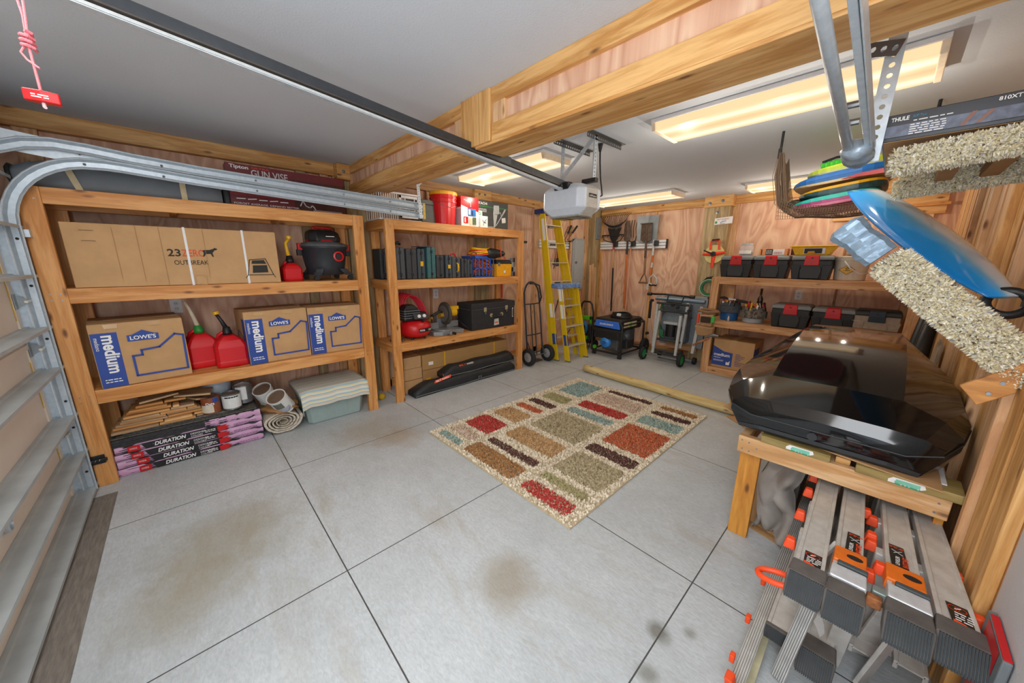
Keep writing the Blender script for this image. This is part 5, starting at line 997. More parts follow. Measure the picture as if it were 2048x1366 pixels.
obj('upper_frame', MB().tube([(-2.14, 5.10, .99), (-2.13, 5.05, .90), (-1.93, 5.05, .90), (-1.92, 5.10, .99)], .011, 8), BLK, t, W=True)
obj('motor', MB().cyl((-2.10, 5.22, .38), (-2.10, 5.22, .56), .075, 20), BLK, t, W=True); obj('motor_bracket', MB().box(-2.20, 5.16, .56, -1.99, 5.27, .60), SLV, t, .005, W=True); obj('blade_box', MB().box(-2.02, 5.16, .34, -1.93, 5.3, .54), BLKP, t, .01, W=True)
obj('grey_shroud', MB().lathe([(.02, 0), (.17, .01), (.18, .04), (.17, .05), (.02, .05)], (-2.10, 5.23, .58), 24, 'y'), paint('#7b8790', .5), t, W=True)
obj('green_arm', MB().tube([(-2.22, 5.14, .88), (-2.27, 5.13, .70), (-2.21, 5.12, .40), (-2.15, 5.12, .36)], .016, 8), paint('#2a6e44', .5), t, smooth=True, W=True); obj('green_plate', MB().box(-2.24, 5.12, .38, -2.17, 5.15, .48), paint('#2a6e44', .5), t, .01, W=True)
for x, z in ((-2.36, .9), (-2.05, .86), (-1.98, .83), (-1.82, .80), (-1.80, .70), (-2.39, .40), (-1.86, .2)): obj('knob', MB().cyl((x, 5.05, z), (x, 5.09, z), .022, 10), BLK, t, W=True)
obj('wood_shelf', MB().box(-2.22, 5.40, .16, -1.78, 5.46, .26), DKP('x'), t, W=True)
for x in (-2.40, -1.84):
    wl = obj('wheel', MB().lathe([(.07, -.025), (.085, -.028), (.095, -.01), (.095, .01), (.085, .028), (.07, .025), (.07, -.025)], (x, 5.02, .095), 26, 'x'), RUB, t, smooth=True, W=True); obj('wheel_hub', MB().lathe([(.012, -.03), (.07, -.018), (.07, .018), (.012, .03)], (x, 5.02, .095), 20, 'x'), paint('#239a4c', .4), wl, W=True)
obj('wheel_axle', MB().cyl((-2.38, 5.02, .095), (-1.86, 5.02, .095), .012, 8), STEEL, t, W=True)
for x in (-2.26, -1.75): obj('foot_wheel', MB().cyl((x-.02, 5.3, .05), (x+.02, 5.3, .05), .05, 16), BLK, t, W=True)
obj('floor_bar', MB().box(-2.3, 5.3, .03, -1.74, 5.33, .06), TG, t, W=True)
# ---- things on the right post ----
t = thing('license_plate', 'white number plate with red letters and a blue bird shape on the post', 'number plate', (-1.80, 5.544, 1.965))
obj('plate', MB().hexa([(0, 0, 0), (.22, 0, .01), (.22, .003, .01), (0, .003, 0), (0, 0, .085), (.22, 0, .10), (.22, .003, .10), (0, .003, .085)]), WHT, t); D = Dec(t, (0, 0, 0), (1, 0, .04), (0, 0, 1)); D.txt('1M1Y VDWE RT', .03, .055, .018, RED, width=.15); D.rect(.008, .015, .035, .045, GRN); D.path([(.075, .02), (.10, .035), (.14, .04)], .008, paint('#2a7fc0', .5)); D.path([(.08, .008), (.13, .01)], .004, TXK)
t = thing('tape_reel', 'orange long tape measure reel hanging on the post', 'tape reel', (-1.74, 5.50, 1.57))
OR2 = paint('#ee4420', .45); obj('tape_disc', MB().cyl((0, .0, 0), (0, .03, 0), .125, 30), paint('#d8cf8a', .5), t)
for a, l in ((PI, .14), (0.15, .14), (-PI/2, .19)): obj('frame_arm', MB().bar((0, -.01, 0), (l*math.cos(a), -.01, l*math.sin(a)), .02, .045, up=(0, 1, 0)) if False else MB().tube([(0, -.01, 0), (l*math.cos(a), -.01, l*math.sin(a))], [.03, .018], 8), OR2, t)
obj('handle_frame', MB().tube([(-.05, -.01, .06), (-.05, -.01, .17), (.05, -.01, .18), (.06, -.01, .06)], .015, 8), OR2, t); obj('grip', MB().tube([(-.04, -.01, .185), (.05, -.01, .19)], .017, 8), BLK, t)
obj('hub', MB().cyl((0, -.04, .0), (0, -.01, .0), .035, 16), BLK, t); obj('crank', MB().tube([(0, -.045, 0), (-.12, -.05, .05)], .009, 8), BLK, t)
t = thing('fish_tape', 'green round fish tape reel hanging beside the shelf post', 'cable reel', (-1.755, 5.53, 1.10))
obj('reel', MB().lathe([(.085, -.02), (.125, -.02), (.13, 0), (.125, .02), (.085, .02), (.08, 0), (.085, -.02)], (0, 0, 0), 32, 'y'), paint('#2f7a4a', .45), t); obj('tape_edge', MB().lathe([(.113, 0), (.122, 0), (.122, -.004), (.113, -.004), (.113, 0)], (0, -.022, 0), 32, 'y'), SLV, t); obj('grip', MB().tube([(-.08, 0, .09), (-.04, 0, .14), (.04, 0, .155), (.1, 0, .12)], .013, 8), BLK, t, smooth=True)
t = thing('caulk_tube', 'blue tube hanging below the green reel on the post', 'tube', (-1.72, 5.53, .87)); obj('tube', MB().cyl((0, 0, 0), (.02, 0, .26), .022, 12), paint('#2b2f8f', .5), t); obj('cap', MB().cyl((.02, 0, .26), (.021, 0, .28), .01, 8), BLK, t)
t = thing('tool_belt', 'tan leather tool belt pouch with orange and green clips on the shelf post', 'tool belt', (-1.545, 4.99, .50))
LT = paint('#b58f66', .8, var=.15, scale=14, bump=.3)
obj('pouch', MB().loft([[(-.10, 0, 0), (.09, -.01, .0), (.09, -.08, .02), (-.09, -.08, .01)], [(-.13, 0, .15), (.10, -.0, .14), (.11, -.12, .13), (-.12, -.11, .14)]]), LT, t, .01); obj('upper_pouch', MB().loft([[(-.07, .02, .14), (.07, .02, .14), (.07, -.07, .14), (-.07, -.07, .14)], [(-.09, .02, .30), (.08, .02, .31), (.08, -.09, .29), (-.08, -.09, .28)]]), LT, t, .01)
obj('dark_pocket', MB().box(-.06, -.095, .19, .06, -.088, .27), paint('#3c2c22', .8), t, .003); obj('belt', MB().tube([(-.12, -.02, .335), (0, -.05, .32), (.12, -.02, .34), (.05, .02, .35), (-.08, .02, .35)], .02, 6, closed=True), paint('#8d6a4d', .8), t, smooth=True)
obj('orange_clip', MB().box(-.115, -.07, .17, -.09, -.04, .30), ORG, t, .004); obj('green_clip', MB().box(.06, -.09, .2, .10, -.06, .28), paint('#38c04a', .5), t, .006)
obj('hammer_handle', MB().cyl((-.10, -.14, -.12), (.07, -.11, .0), .014, 8), wood('#b07a4c', '#8d5b34', 'x', False, key='h2'), t); obj('hammer_head', MB().tube([(.02, -.11, .0), (.12, -.11, .05), (.18, -.11, .045)], [.012, .02, .012], 8), STEEL, t)
# ================= right shelving: toolboxes =================
LID = paint('#7b7f80', .5, var=.06)
def latch_box(x, z, w, h, label, body=None, lid=None, lt=None, y=5.045, d=.30, grp=None):
    t = thing('toolbox', label, 'toolbox', (x, y, z), group=grp); body = body or BLK; lid = lid or LID; lt = lt or RED; hb = h*.80
    obj('body', MB().loft([[(-w*.44, .02, 0), (w*.44, .02, 0), (w*.44, d-.02, 0), (-w*.44, d-.02, 0)], [(-w*.47, .008, hb*.5), (w*.47, .008, hb*.5), (w*.47, d-.01, hb*.5), (-w*.47, d-.01, hb*.5)], [(-w*.5, -.0, hb*.62), (w*.5, -.0, hb*.62), (w*.5, d, hb*.62), (-w*.5, d, hb*.62)], [(-w*.5, -.0, hb), (w*.5, -.0, hb), (w*.5, d, hb), (-w*.5, d, hb)]]), body, t, .012, 3)
    obj('lid', MB().loft([[(-w*.52, -.008, hb), (w*.52, -.008, hb), (w*.52, d+.006, hb), (-w*.52, d+.006, hb)], [(-w*.515, -.004, h*.93), (w*.515, -.004, h*.93), (w*.515, d, h*.93), (-w*.515, d, h*.93)], [(-w*.45, .03, h), (w*.45, .03, h), (w*.45, d-.03, h), (-w*.45, d-.03, h)]]), lid, t, .010, 3)
    obj('front_recess', MB().prism([(-w*.22, .012), (w*.22, .012), (w*.27, hb*.45), (w*.20, hb*.8), (-w*.20, hb*.8), (-w*.27, hb*.45)], -.003, .01, 'y'), paint('#2b2e31', .5) if body is BLK else body, t, .004)
    for s in (-1, 1): obj('corner_post', MB().loft([[(s*w*.36-.03, .004, 0), (s*w*.36+.03, .004, 0), (s*w*.36+.03, .03, 0), (s*w*.36-.03, .03, 0)], [(s*w*.39-.045, -.006, hb*.75), (s*w*.39+.045, -.006, hb*.75), (s*w*.39+.045, .03, hb*.75), (s*w*.39-.045, .03, hb*.75)]]), body, t, .006)
    l_ = obj('latch', MB().hexa([(-w*.19, -.020, hb*.72), (w*.19, -.020, hb*.72), (w*.19, 0, hb*.72), (-w*.19, 0, hb*.72), (-w*.17, -.016, h*.97), (w*.17, -.016, h*.97), (w*.17, .02, h*1.01), (-w*.17, .02, h*1.01)]), lt, t, .006)
    m = MB()
    for k in range(4): m.box(-w*.15, -.0225, hb*(.78+.055*k), w*.15, -.0195, hb*(.795+.055*k))
    obj('latch_ridges', m, lt, l_); obj('keyhole', MB().cyl((0, -.024, h*.88), (0, -.012, h*.88), .008, 10), BLK, l_)
    return t
for x, lb in ((-1.335, 'black toolbox with red latch on the upper shelf, under the clear jar'), (-.98, 'black toolbox with red latch on the upper shelf, under the orange and white box')): latch_box(x, 1.278, .33, .262, lb)
latch_box(-.61, 1.278, .345, .262, 'black toolbox with red latch on the upper shelf, under the yellow tray')
latch_box(-.715, .722, .35, .27, 'black toolbox with red latch on the lower shelf, beside the camouflage tool bag'); latch_box(-.35, .722, .34, .265, 'black toolbox with red latch on the lower shelf, left of the tan one')
latch_box(-.02, .722, .33, .27, 'tan plastic storage box with a dark lid and dark latch on the lower shelf', paint('#a8998a', .55), BLKP, paint('#2c3a4a', .5))
t = thing('jar', 'clear plastic jar of nails with a white label on the leftmost toolbox', 'jar', (-1.27, 5.16, 1.542)); CG = NT('clear_plastic'); CG.set((.9, .9, .9, 1), .08, 0, Alpha=.35); obj('jar', MB().lathe([(.07, 0), (.075, .004), (.075, .10), (.06, .12), (.06, .125)], n=24), CG.m, t, smooth=True); obj('lid', MB().lathe([(.063, .12), (.063, .145), (.0, .147)], n=24), SLV, t); obj('label', MB().surf(lambda u, v: (.077*math.cos(-2.6+u*2.0), .077*math.sin(-2.6+u*2.0), .02+.04*v), 10, 1), TXT, t); obj('contents', MB().cyl((0, 0, .004), (0, 0, .04), .068, 20), GRY, t)
t = thing('box', 'small orange and white printed box on the middle upper toolbox', 'box', (-.98, 5.12, 1.542)); obj('carton', MB().box(-.14, 0, 0, .13, .12, .075), paint('#ee9a5a', .5), t, .002); D = Dec(t, (-.14, 0, 0), (1, 0, 0), (0, 0, 1)); D.rect(.06, .005, .13, .07, BLKP); D.rect(.13, .005, .24, .07, TXT); D.rect(.015, .005, .025, .07, BLK); D.smalltext(.065, .12, .05, 3, .016, .006, TXT); D.smalltext(.14, .22, .03, 2, .014, .006, RED)
t = thing('jar', 'small brown jar behind the orange and white box', 'jar', (-.80, 5.22, 1.542)); obj('jar', MB().lathe([(.035, 0), (.037, .07), (.03, .08)], n=18), paint('#6b4030', .3), t); obj('lid', MB().cyl((0, 0, .08), (0, 0, .095), .033, 16), BLK, t)
t = thing('tray', 'bright yellow plastic tray with a dark label on the upper toolbox', 'tray', (-.63, 5.18, 1.542)); obj('tray', MB().loft([[(-.145, -.09, 0), (.145, -.09, 0), (.145, .09, 0), (-.145, .09, 0)], [(-.18, -.11, .085), (.19, -.11, .085), (.19, .11, .085), (-.18, .11, .085)], [(-.195, -.125, .088), (.205, -.125, .088), (.205, .125, .088), (-.195, .125, .088)], [(-.195, -.125, .10), (.205, -.125, .10), (.205, .125, .10), (-.195, .125, .10)]]), paint('#f5c01d', .4), t, .004)
D = Dec(t, (-.13, -.1035, .012), (1, 0, 0), (0, -.22, 1), eps=.002); D.rect(.06, .0, .24, .062, TXT); D.rect(.065, .004, .215, .058, BLKP); D.poly([(.09, .01), (.16, .012), (.15, .03), (.10, .028)], YEL)
t = thing('bucket', 'white plastic bucket with a yellow diamond warning label on the upper shelf', 'bucket', (-.30, 5.22, 1.279))
BW = paint('#d8cfc0', .5, var=.04); obj('pail', MB().lathe([(.120, 0), (.125, .005), (.140, .20), (.147, .205), (.147, .235), (.14, .24), (.0, .245)], n=32), BW, t, smooth=False); obj('lid_rim', MB().lathe([(.150, .225), (.152, .245), (.14, .25), (.0, .248)], n=32), BW, t)
obj('bail_handle', MB().tube([(-.05, -.15, .20), (.0, -.155, .13), (.08, -.14, .07), (.14, -.05, .08)], .006, 6), WHT, t, smooth=True)
D = Dec(t, (-.02, -.139, .11), (1, .0, 0), (0, -.06, 1), eps=.003); D.poly([(-.065, 0), (0, -.05), (.065, 0), (0, .05)], YEL); D.path([(-.062, 0), (0, -.047), (.062, 0), (0, .047)], .003, TXK, True); D.path([(-.012, .012), (0, .028), (.012, .012), (0, .003)], .004, TXK, True); D.smalltext(-.025, .025, -.01, 1, .01, .005, TXK)
t = thing('rag', 'crumpled beige rag on top of the white bucket', 'rag', (-.28, 5.24, 1.53)); blob('cloth', (0, 0, .035), (.09, .08, .05), paint('#b79a80', .9, bump=.4, scale=15), t, 9, amp=.3)
t = thing('cardboard_box', 'pale carton at the right end of the upper shelf beside the white bucket', 'cardboard box', (.02, 5.10, 1.279)); obj('carton', MB().box(-.13, 0, 0, .17, .25, .19), paint('#d9bfa2', .8), t, .003); obj('tape', MB().box(.0, -.001, 0, .04, .251, .191), CLR, t)
# tool buckets
def tool_bucket(x, w, h0, label, low, org, cam=False):
    t = thing('bucket_tool_bag', label, 'tool bag', (x, 5.20, .722))
    obj('bucket', MB().lathe([(w*.42, 0), (w*.45, .005), (w*.47, .14), (w*.46, .15)], n=28), low, t)
    obj('pocket_ring', MB().lathe([(w*.48, h0), (w*.53, h0+.02), (w*.54, h0+.08), (w*.50, h0+.13), (w*.44, h0+.135)], n=28), org, t, smooth=True)
    for k in range(9): a = PI+PI*(k+.5)/9; obj('pocket', MB().box(-.025, -.012, 0, .025, .012, .085).xf(Matrix.Translation((w*.55*math.cos(a), w*.55*math.sin(a), h0+.005)) @ Matrix.Rotation(a+PI/2, 4, 'Z')), org, t, .006)
    return t
CAM = NT('camouflage_cloth'); _v = CAM.coords(); _c = CAM.ramp(CAM.noise(_v, 30, 3), [(.35, lin('#3a3530')), (.5, lin('#6b6257')), (.62, lin('#8a8276'))]); CAM.set(_c, .85); CAM = CAM.m
tool_bucket(-1.365, .22, .10, 'blue bucket with a grey tool organizer full of hand tools on the lower shelf', paint('#1f5f9e', .45), paint('#4b5157', .8, var=.2))
tool_bucket(-1.10, .245, .06, 'white bucket with a camouflage tool organizer bristling with tools on the lower shelf', paint('#a9b3bb', .5), CAM)
ORDS = ('first', 'second', 'third', 'fourth', 'fifth', 'sixth', 'seventh', 'eighth', 'ninth', 'tenth', 'eleventh', 'twelfth', 'thirteenth', 'fourteenth', 'fifteenth'); rn = random.Random(11); kinds = [('screwdriver', YEL), ('screwdriver', ORG), ('pliers', RED), ('screwdriver', BLK), ('chisel', YEL), ('pliers', BLK), ('marker', WHT), ('wrench', STEEL)]
for bx, zz, n_t, w in ((-1.365, .21, 13, .22), (-1.10, .18, 15, .24)):
    for k in range(n_t):
        nm, m_ = kinds[(k*3+int(bx*-10)) % 8]; a = PI + PI*(k+.5)/n_t + rn.uniform(-.1, .1); r_ = w*rn.uniform(.25, .5)
        t = thing('hand_'+nm if nm in ('chisel',) else nm, {id(YEL): 'yellow handled', id(ORG): 'orange handled', id(RED): 'red handled', id(BLK): 'black handled', id(WHT): 'white handled', id(STEEL): 'bare steel'}[id(m_)] + ' ' + nm + ' in the ' + ('blue' if bx < -1.2 else 'camouflage') + ' bucket, ' + ORDS[k] + ' tool from the left', 'hand tool', (bx+r_*math.cos(a), 5.20+r_*math.sin(a), .722+zz-.03), group='hand tools in the bucket organizers')
        t.rotation_euler = (rn.uniform(-.2, .15), rn.uniform(-.3, .3), rn.uniform(0, 3)); L = rn.uniform(.07, .115)
        if nm == 'pliers':
            for s_ in (-1, 1): obj('grip', MB().tube([(s_*.004, 0, .0), (s_*.016, 0, L*.5), (s_*.012, 0, L)], .007, 6), m_, t, smooth=True)
            obj('jaw', MB().cyl((0, 0, -.04), (0, 0, 0), .007, 8), STEEL, t)
        else: obj('handle', MB().lathe([(.006, 0), (.013, .01), (.011, L*.6), (.014, L*.9), (.008, L)], n=10), m_, t, smooth=True); obj('shaft', MB().cyl((0, 0, -.05), (0, 0, 0), .004, 6), STEEL, t)
t = thing('hammer', 'black headed hammer lying across the tools in the blue bucket', 'hammer', (-1.42, 5.10, .98)); obj('head', MB().tube([(-.05, 0, .03), (.0, 0, .035), (.05, 0, .02)], [.012, .018, .010], 8), BLK, t); obj('handle', MB().cyl((.0, 0, .03), (.20, .02, -.0), .012, 8), WHT, t); obj('grip', MB().cyl((.13, .013, .01), (.26, .026, -.01), .017, 8), BLK, t)
t = thing('bottle', 'dark bottle standing in the back of the camouflage organizer', 'bottle', (-1.06, 5.24, .87)); obj('bottle', MB().lathe([(.03, 0), (.03, .15), (.012, .19), (.012, .26)], n=16), paint('#3a2a20', .2), t, smooth=True); obj('cap', MB().cyl((0, 0, .26), (0, 0, .275), .014, 12), BLK, t)
t = thing('caulk_bottle', 'small white bottle standing in front of the blue bucket', 'bottle', (-1.33, 5.06, .722)); obj('bottle', MB().lathe([(.011, 0), (.011, .04), (.004, .07)], n=10), BW, t, smooth=True); obj('cap', MB().cyl((0, 0, .06), (0, 0, .075), .005, 8), ORG, t)
t = thing('cardboard_box', 'moving box with a blue corner on the bottom shelf of the back unit', 'cardboard box', (-1.46, 5.075, .093))
obj('carton', MB().box(0, 0, 0, .46, .44, .38), CARD, t, .003); obj('flap', MB().box(0, 0, .38, .46, .215, .384), CARDD, t); obj('packing_tape', MB().box(.20, -.001, .38, .26, .441, .386).box(.20, -.0015, .32, .26, 0, .386), CLR, t)
D = Dec(t, (0, 0, 0), (1, 0, 0), (0, 0, 1)); D.poly([(.0, .03), (.235, .03), (.235, .215), (.13, .225), (.0, .29)], BLUE); D.txt('medium', .02, .155, .042, TXT, width=.185, bold=.02); D.smalltext(.02, .10, .13, 1, .01, .008, TXT); D.smalltext(.02, .14, .10, 2, .012, .005, TXT); D.poly([(.17, .05), (.21, .05), (.215, .11), (.195, .085), (.17, .09)], TXT)
for k in range(8): D.smalltext(.27, .27+.05+.02*((k*7) % 4), .205-.021*k, 1, .01, .007, BLUE, k)
D2 = Dec(t, (.46, 0, 0), (0, 1, 0), (0, 0, 1)); D2.rect(.0, .05, .25, .30, BLUE)
obj('open_flap', MB().hexa([(-.01, .0, .385), (.2, .0, .385), (.2, .16, .386), (-.01, .16, .386), (-.05, .02, .40), (.19, .02, .39), (.19, .16, .392), (-.05, .16, .402)]), CARDD, t)
# ================= rug and pole =================
t = thing('area_rug', 'shaggy rug of coloured rectangles on the garage floor', 'rug', (-1.74, 2.44, 0))
RX0, RX1, RY0, RY1 = -2.495, -.982, 1.375, 3.50
obj('backing', MB().box(RX0-.004, RY0-.004, .001, RX1+.004, RY1+.004, .010), paint('#c9b797', .9), t, W=True)
CREAM = lin('#efe4cd'); tl = {'t': '#a4bcb6', 'p': '#dcc6b2', 'r': '#c4403a', 'a': '#cda675', 'o': '#cb6c45', 'b': '#65403a', 'g': '#b3ad7c', 'n': '#b07f4d', 'v': '#bfb18f', 's': '#a2b9b4'}
TILES = [('t',-2.43,1.42,-2.13,1.49),('p',-2.42,1.54,-2.12,1.66),('r',-2.44,1.70,-2.12,1.96),('a',-2.43,2.03,-2.11,2.25),('o',-2.42,2.32,-2.10,2.42),('b',-2.41,2.50,-2.09,2.61),('g',-2.39,2.69,-2.08,2.87),('s',-2.39,2.97,-2.07,3.41),
('n',-2.07,1.42,-1.52,1.59),('b',-2.05,1.64,-1.51,1.72),('a',-2.03,1.82,-1.51,2.04),('v',-2.01,2.11,-1.50,2.54),('s',-1.99,2.60,-1.50,2.72),('r',-1.99,2.79,-1.49,2.96),('p',-1.99,3.02,-1.47,3.28),('b',-1.97,3.34,-1.47,3.42),
('r',-1.43,1.42,-1.05,1.54),('g',-1.42,1.60,-1.05,1.68),('v',-1.43,1.74,-1.03,2.07),('b',-1.43,2.13,-1.02,2.26),('o',-1.41,2.34,-1.02,2.80),('t',-1.39,2.89,-1.02,3.08),('b',-1.38,3.15,-1.02,3.25),('n',-1.37,3.33,-1.02,3.42)]
q = random.Random(2); sites = []; cols = []
NX, NY = 165, 232
for i in range(NX):
    for j in range(NY):
        x = RX0 + (RX1-RX0)*(i+q.random())/NX; y = RY0 + (RY1-RY0)*(j+q.random())/NY
        c = CREAM
        for (k, x0, y0, x1, y1) in TILES:
            r_ = .035; dx = max(x0+r_-x, 0, x-x1+r_); dy = max(y0+r_-y, 0, y-y1+r_)
            if dx*dx+dy*dy < r_*r_*q.uniform(.85, 1.1): c = lin(tl[k])
        sites.append(((x, y, .009), (0, 0, 1))); cols.append(c)
pl = pile('pile', t, sites, cols, L=.017, w=.0052, W=True)
pl['kind'] = 'stuff'
t = thing('wooden_pole', 'long pale round fence pole lying on the floor beyond the rug', 'pole', (-1.7, 3.79, .05))
PO = wood('#e3cf96', '#cfb273', 'x', key='po'); obj('pole', MB().tube([(-.93+.13*i, .04-.0062*i*1.0+.003*math.sin(i), .0) for i in range(15)], [.048]*15, 18), PO, t, smooth=True)
# ================= opener, rail and hangers =================
OX = -1.78
t = thing('garage_door_opener', 'white and grey garage door opener motor hung from perforated steel brackets', 'garage door opener', (OX, 2.34, 1.82))
OW = paint('#c9d3de', .35, var=.03); OG = paint('#b3b0a9', .4)
X0, X1, Y0_, Y1_ = -2.0, -1.60, 2.17, 2.46; ZO = -.018
def oring(ix, iy, z): return [(X0+.05+ix, Y0_+iy, z), (X1-.04-ix, Y0_+iy, z), (X1-ix, Y0_+.05+iy, z), (X1-ix, Y1_-.05-iy, z), (X1-.05-ix, Y1_-iy, z), (X0+.05+ix, Y1_-iy, z), (X0+ix, Y1_-.05-iy, z), (X0+ix, Y0_+.05+iy, z)]
obj('housing', MB().loft([oring(.05, .04, 1.792), oring(.0, .0, 1.845), oring(0, 0, 1.975), oring(.05, .03, 2.012)]), OW, t, .008, W=True)
obj('side_panel', MB().hexa([(X1-.01, 2.235, 1.842), (X1+.004, 2.235, 1.842), (X1+.004, 2.375, 1.842), (X1-.01, 2.375, 1.842), (X1-.02, 2.235, 1.985), (X1+.004, 2.235, 1.978), (X1+.004, 2.375, 1.978), (X1-.02, 2.375, 2.0)]), OG, t, .004, W=True)
obj('lower_side_panel', MB().hexa([(X1-.07, 2.235, 1.788), (X1-.045, 2.235, 1.788), (X1-.045, 2.375, 1.788), (X1-.07, 2.375, 1.788), (X1-.02, 2.235, 1.846), (X1+.004, 2.235, 1.842), (X1+.004, 2.375, 1.842), (X1-.02, 2.375, 1.846)]), OG, t, .003, W=True)
obj('bottom_plate', MB().box(X0+.06, Y0_+.05, 1.784, X1-.06, Y1_-.05, 1.794), paint('#9a968c', .5), t, .003, W=True)
for x in (X0+.12, X1-.13): obj('light_lens', MB().box(x-.045, Y0_+.06, 1.779, x+.045, Y1_-.06, 1.786), paint('#6d6a58', .2, var=.5, scale=30), t, .003, W=True)
obj('rail_slot', MB().box(OX-.07, Y0_-.006, 1.972, OX+.06, Y0_+.05, 2.022), BLK, t, .004, W=True)
D = Dec(t, (X1+.0048, 2.255, 1.918), (0, 1, 0), (0, 0, 1), W=True); D.rect(0, -.006, .10, .022, TXK); D.txt('LiftMaster', .008, .0, .013, TXT, width=.084)
obj('top_bracket', MB().box(OX+.08, 2.30, 2.02, OX+.20, 2.34, 2.05).box(OX-.14, 2.28, 2.02, OX-.02, 2.32, 2.05), BLK, t, .003, W=True)
for (x, y) in ((-1.61, 2.33), (-1.885, 2.30)):
    obj('hanger', MB().perf((x, y, 2.03), (x, y, 2.335), .035, (1, 0, 0), .006, .024), GALV, t, solid=.003, W=True); obj('hanger_flange', MB().perf((x-.017, y+.017, 2.03), (x-.017, y+.017, 2.335), .03, (0, 1, 0), .006, .024), GALV, t, solid=.003, W=True)
obj('diagonal_brace', MB().perf((-1.61, 2.305, 2.32), (-1.885, 2.285, 2.07), .032, (0, 1, 0), .003, .05), GALV, t, solid=.003, W=True)
for (x, y0, y1) in ((-1.61, 2.22, 2.67), (-1.88, 2.18, 2.64)):
    obj('ceiling_angle', MB().perf((x, y0, CZ-.018), (x, y1, CZ-.018), .034, (1, 0, 0), .008, .026), paint('#6e7072', .4, .6), t, solid=.003, W=True); obj('ceiling_angle_flange', MB().box(x, y0, CZ-.004, x+.04, y1, CZ-.001), paint('#6e7072', .4, .6), t, W=True)
t = thing('opener_rail', 'long dark steel rail running under the beam to the garage door opener', 'rail', (OX, .9, 2.1))
A, B = Vector((OX, -.62, 2.275)), Vector((OX, 2.2, 2.012))
RD = paint('#46494d', .4, .5); obj('rail', MB().bar(A, B, .030, .040), RD, t, W=True); obj('rail_flange', MB().bar(A-Vector((0, 0, .024)), B-Vector((0, 0, .024)), .05, .005), paint('#57504a', .4, .4), t, W=True)
for dx in (-.012, .012): obj('belt', MB().bar(A-Vector((dx, 0, .037)), B-Vector((dx, 0, .037)), .005, .010), WHT if dx > 0 else SLV, t, W=True)
obj('lower_strip', MB().bar(A-Vector((0, 0, .046)), B-Vector((0, 0, .046)), .034, .003), GALV, t, W=True)
obj('splice_sleeve', MB().bar(A.lerp(B, .73), A.lerp(B, .80), .036, .052), paint('#5a5e62', .4, .5), t, W=True)
obj('trolley', MB().box(OX-.03, -.56, 2.19, OX+.03, -.45, 2.24), GRY, t, .004, W=True); obj('rail_bolt', MB().cyl((OX-.04, 2.12, 1.99), (OX+.04, 2.12, 1.99), .008, 8), BLK, t, W=True)
t = thing('opener_cable', 'black power cable dropping from the ceiling outlet to the opener', 'cable', (-1.70, 2.52, 2.33))
obj('plug', MB().cyl((0, 0, .008), (0, 0, -.045), .020, 10, .010), BLK, t); obj('cord', MB().tube([(0, 0, -.04), (.005, 0, -.12), (.03, -.02, -.24), (.06, -.04, -.33), (.075, -.05, -.38), (.07, -.10, -.40)], .006, 8), BLK, t, smooth=True)
# ================= right door track with hanger =================
t = thing('garage_door_track', 'galvanised door track end with a taped tip and perforated hanger at the right', 'door track', (-.134, 1.8, 1.82))
m = MB(); pr = [(0, .018), (.010, .022), (.018, .018), (.012, .014), (.003, .010), (.003, -.010), (.012, -.014), (.018, -.018), (.010, -.022), (0, -.018)]
def trk(z0, z1, x, y0=-.1, y1=1.83): return MB().loft([[(x-a, y, z+b_) for a, b_ in pr] for y, z in ((y0, z0), (y1, z1))])
obj('track_channel', MB().bar((-.155, .7, 2.045), (-.122, 1.83, 1.83), .016, .030).bar((-.140, .7, 2.045), (-.112, 1.83, 1.83), .004, .045), GALV, t, .002, W=True)
obj('spring_tube', MB().tube([(-.207, .6, 2.06), (-.192, 1.06, 1.965), (-.170, 1.80, 1.822)], .0145, 16), GALV, t, smooth=True, W=True)
obj('hanger', MB().perf((-.118, 1.83, 1.80), (-.112, 1.84, 2.30), .045, (0, 1, 0), .008, .030), GALV, t, solid=.003, W=True); obj('hanger', MB().perf((-.21, 1.84, 2.17), (-.10, 1.80, 2.13), .045, (0, 1, 0), .009, .03), paint('#6e7072', .4, .6), t, solid=.003, W=True)
obj('ceiling_angle', MB().box(-.16, 1.80, 2.30, -.06, 1.84, CZ-.002), GALV, t, W=True)
DT = paint('#9fb0be', .35, .35, var=.25, scale=30, bump=.5)
rg = []
for i in range(10):
    u = i/9; k = .036*math.sin(PI*(.25+.6*u))+.004*math.sin(i*2.1); rg.append([(-.150+k*1.2*math.cos(a)+.004*math.sin(3*a+i), 1.72+u*.17, 1.83-u*.015+k*1.0*math.sin(a)) for a in [2*PI*j/14 for j in range(14)]])
obj('duct_tape_wrap', MB().loft(rg), DT, t, smooth=True, W=True)
for z in (1.90, 1.95): obj('track_bolt', MB().cyl((-.185, 1.6, z-.02), (-.145, 1.6, z-.02), .010, 8), STEEL, t, W=True)
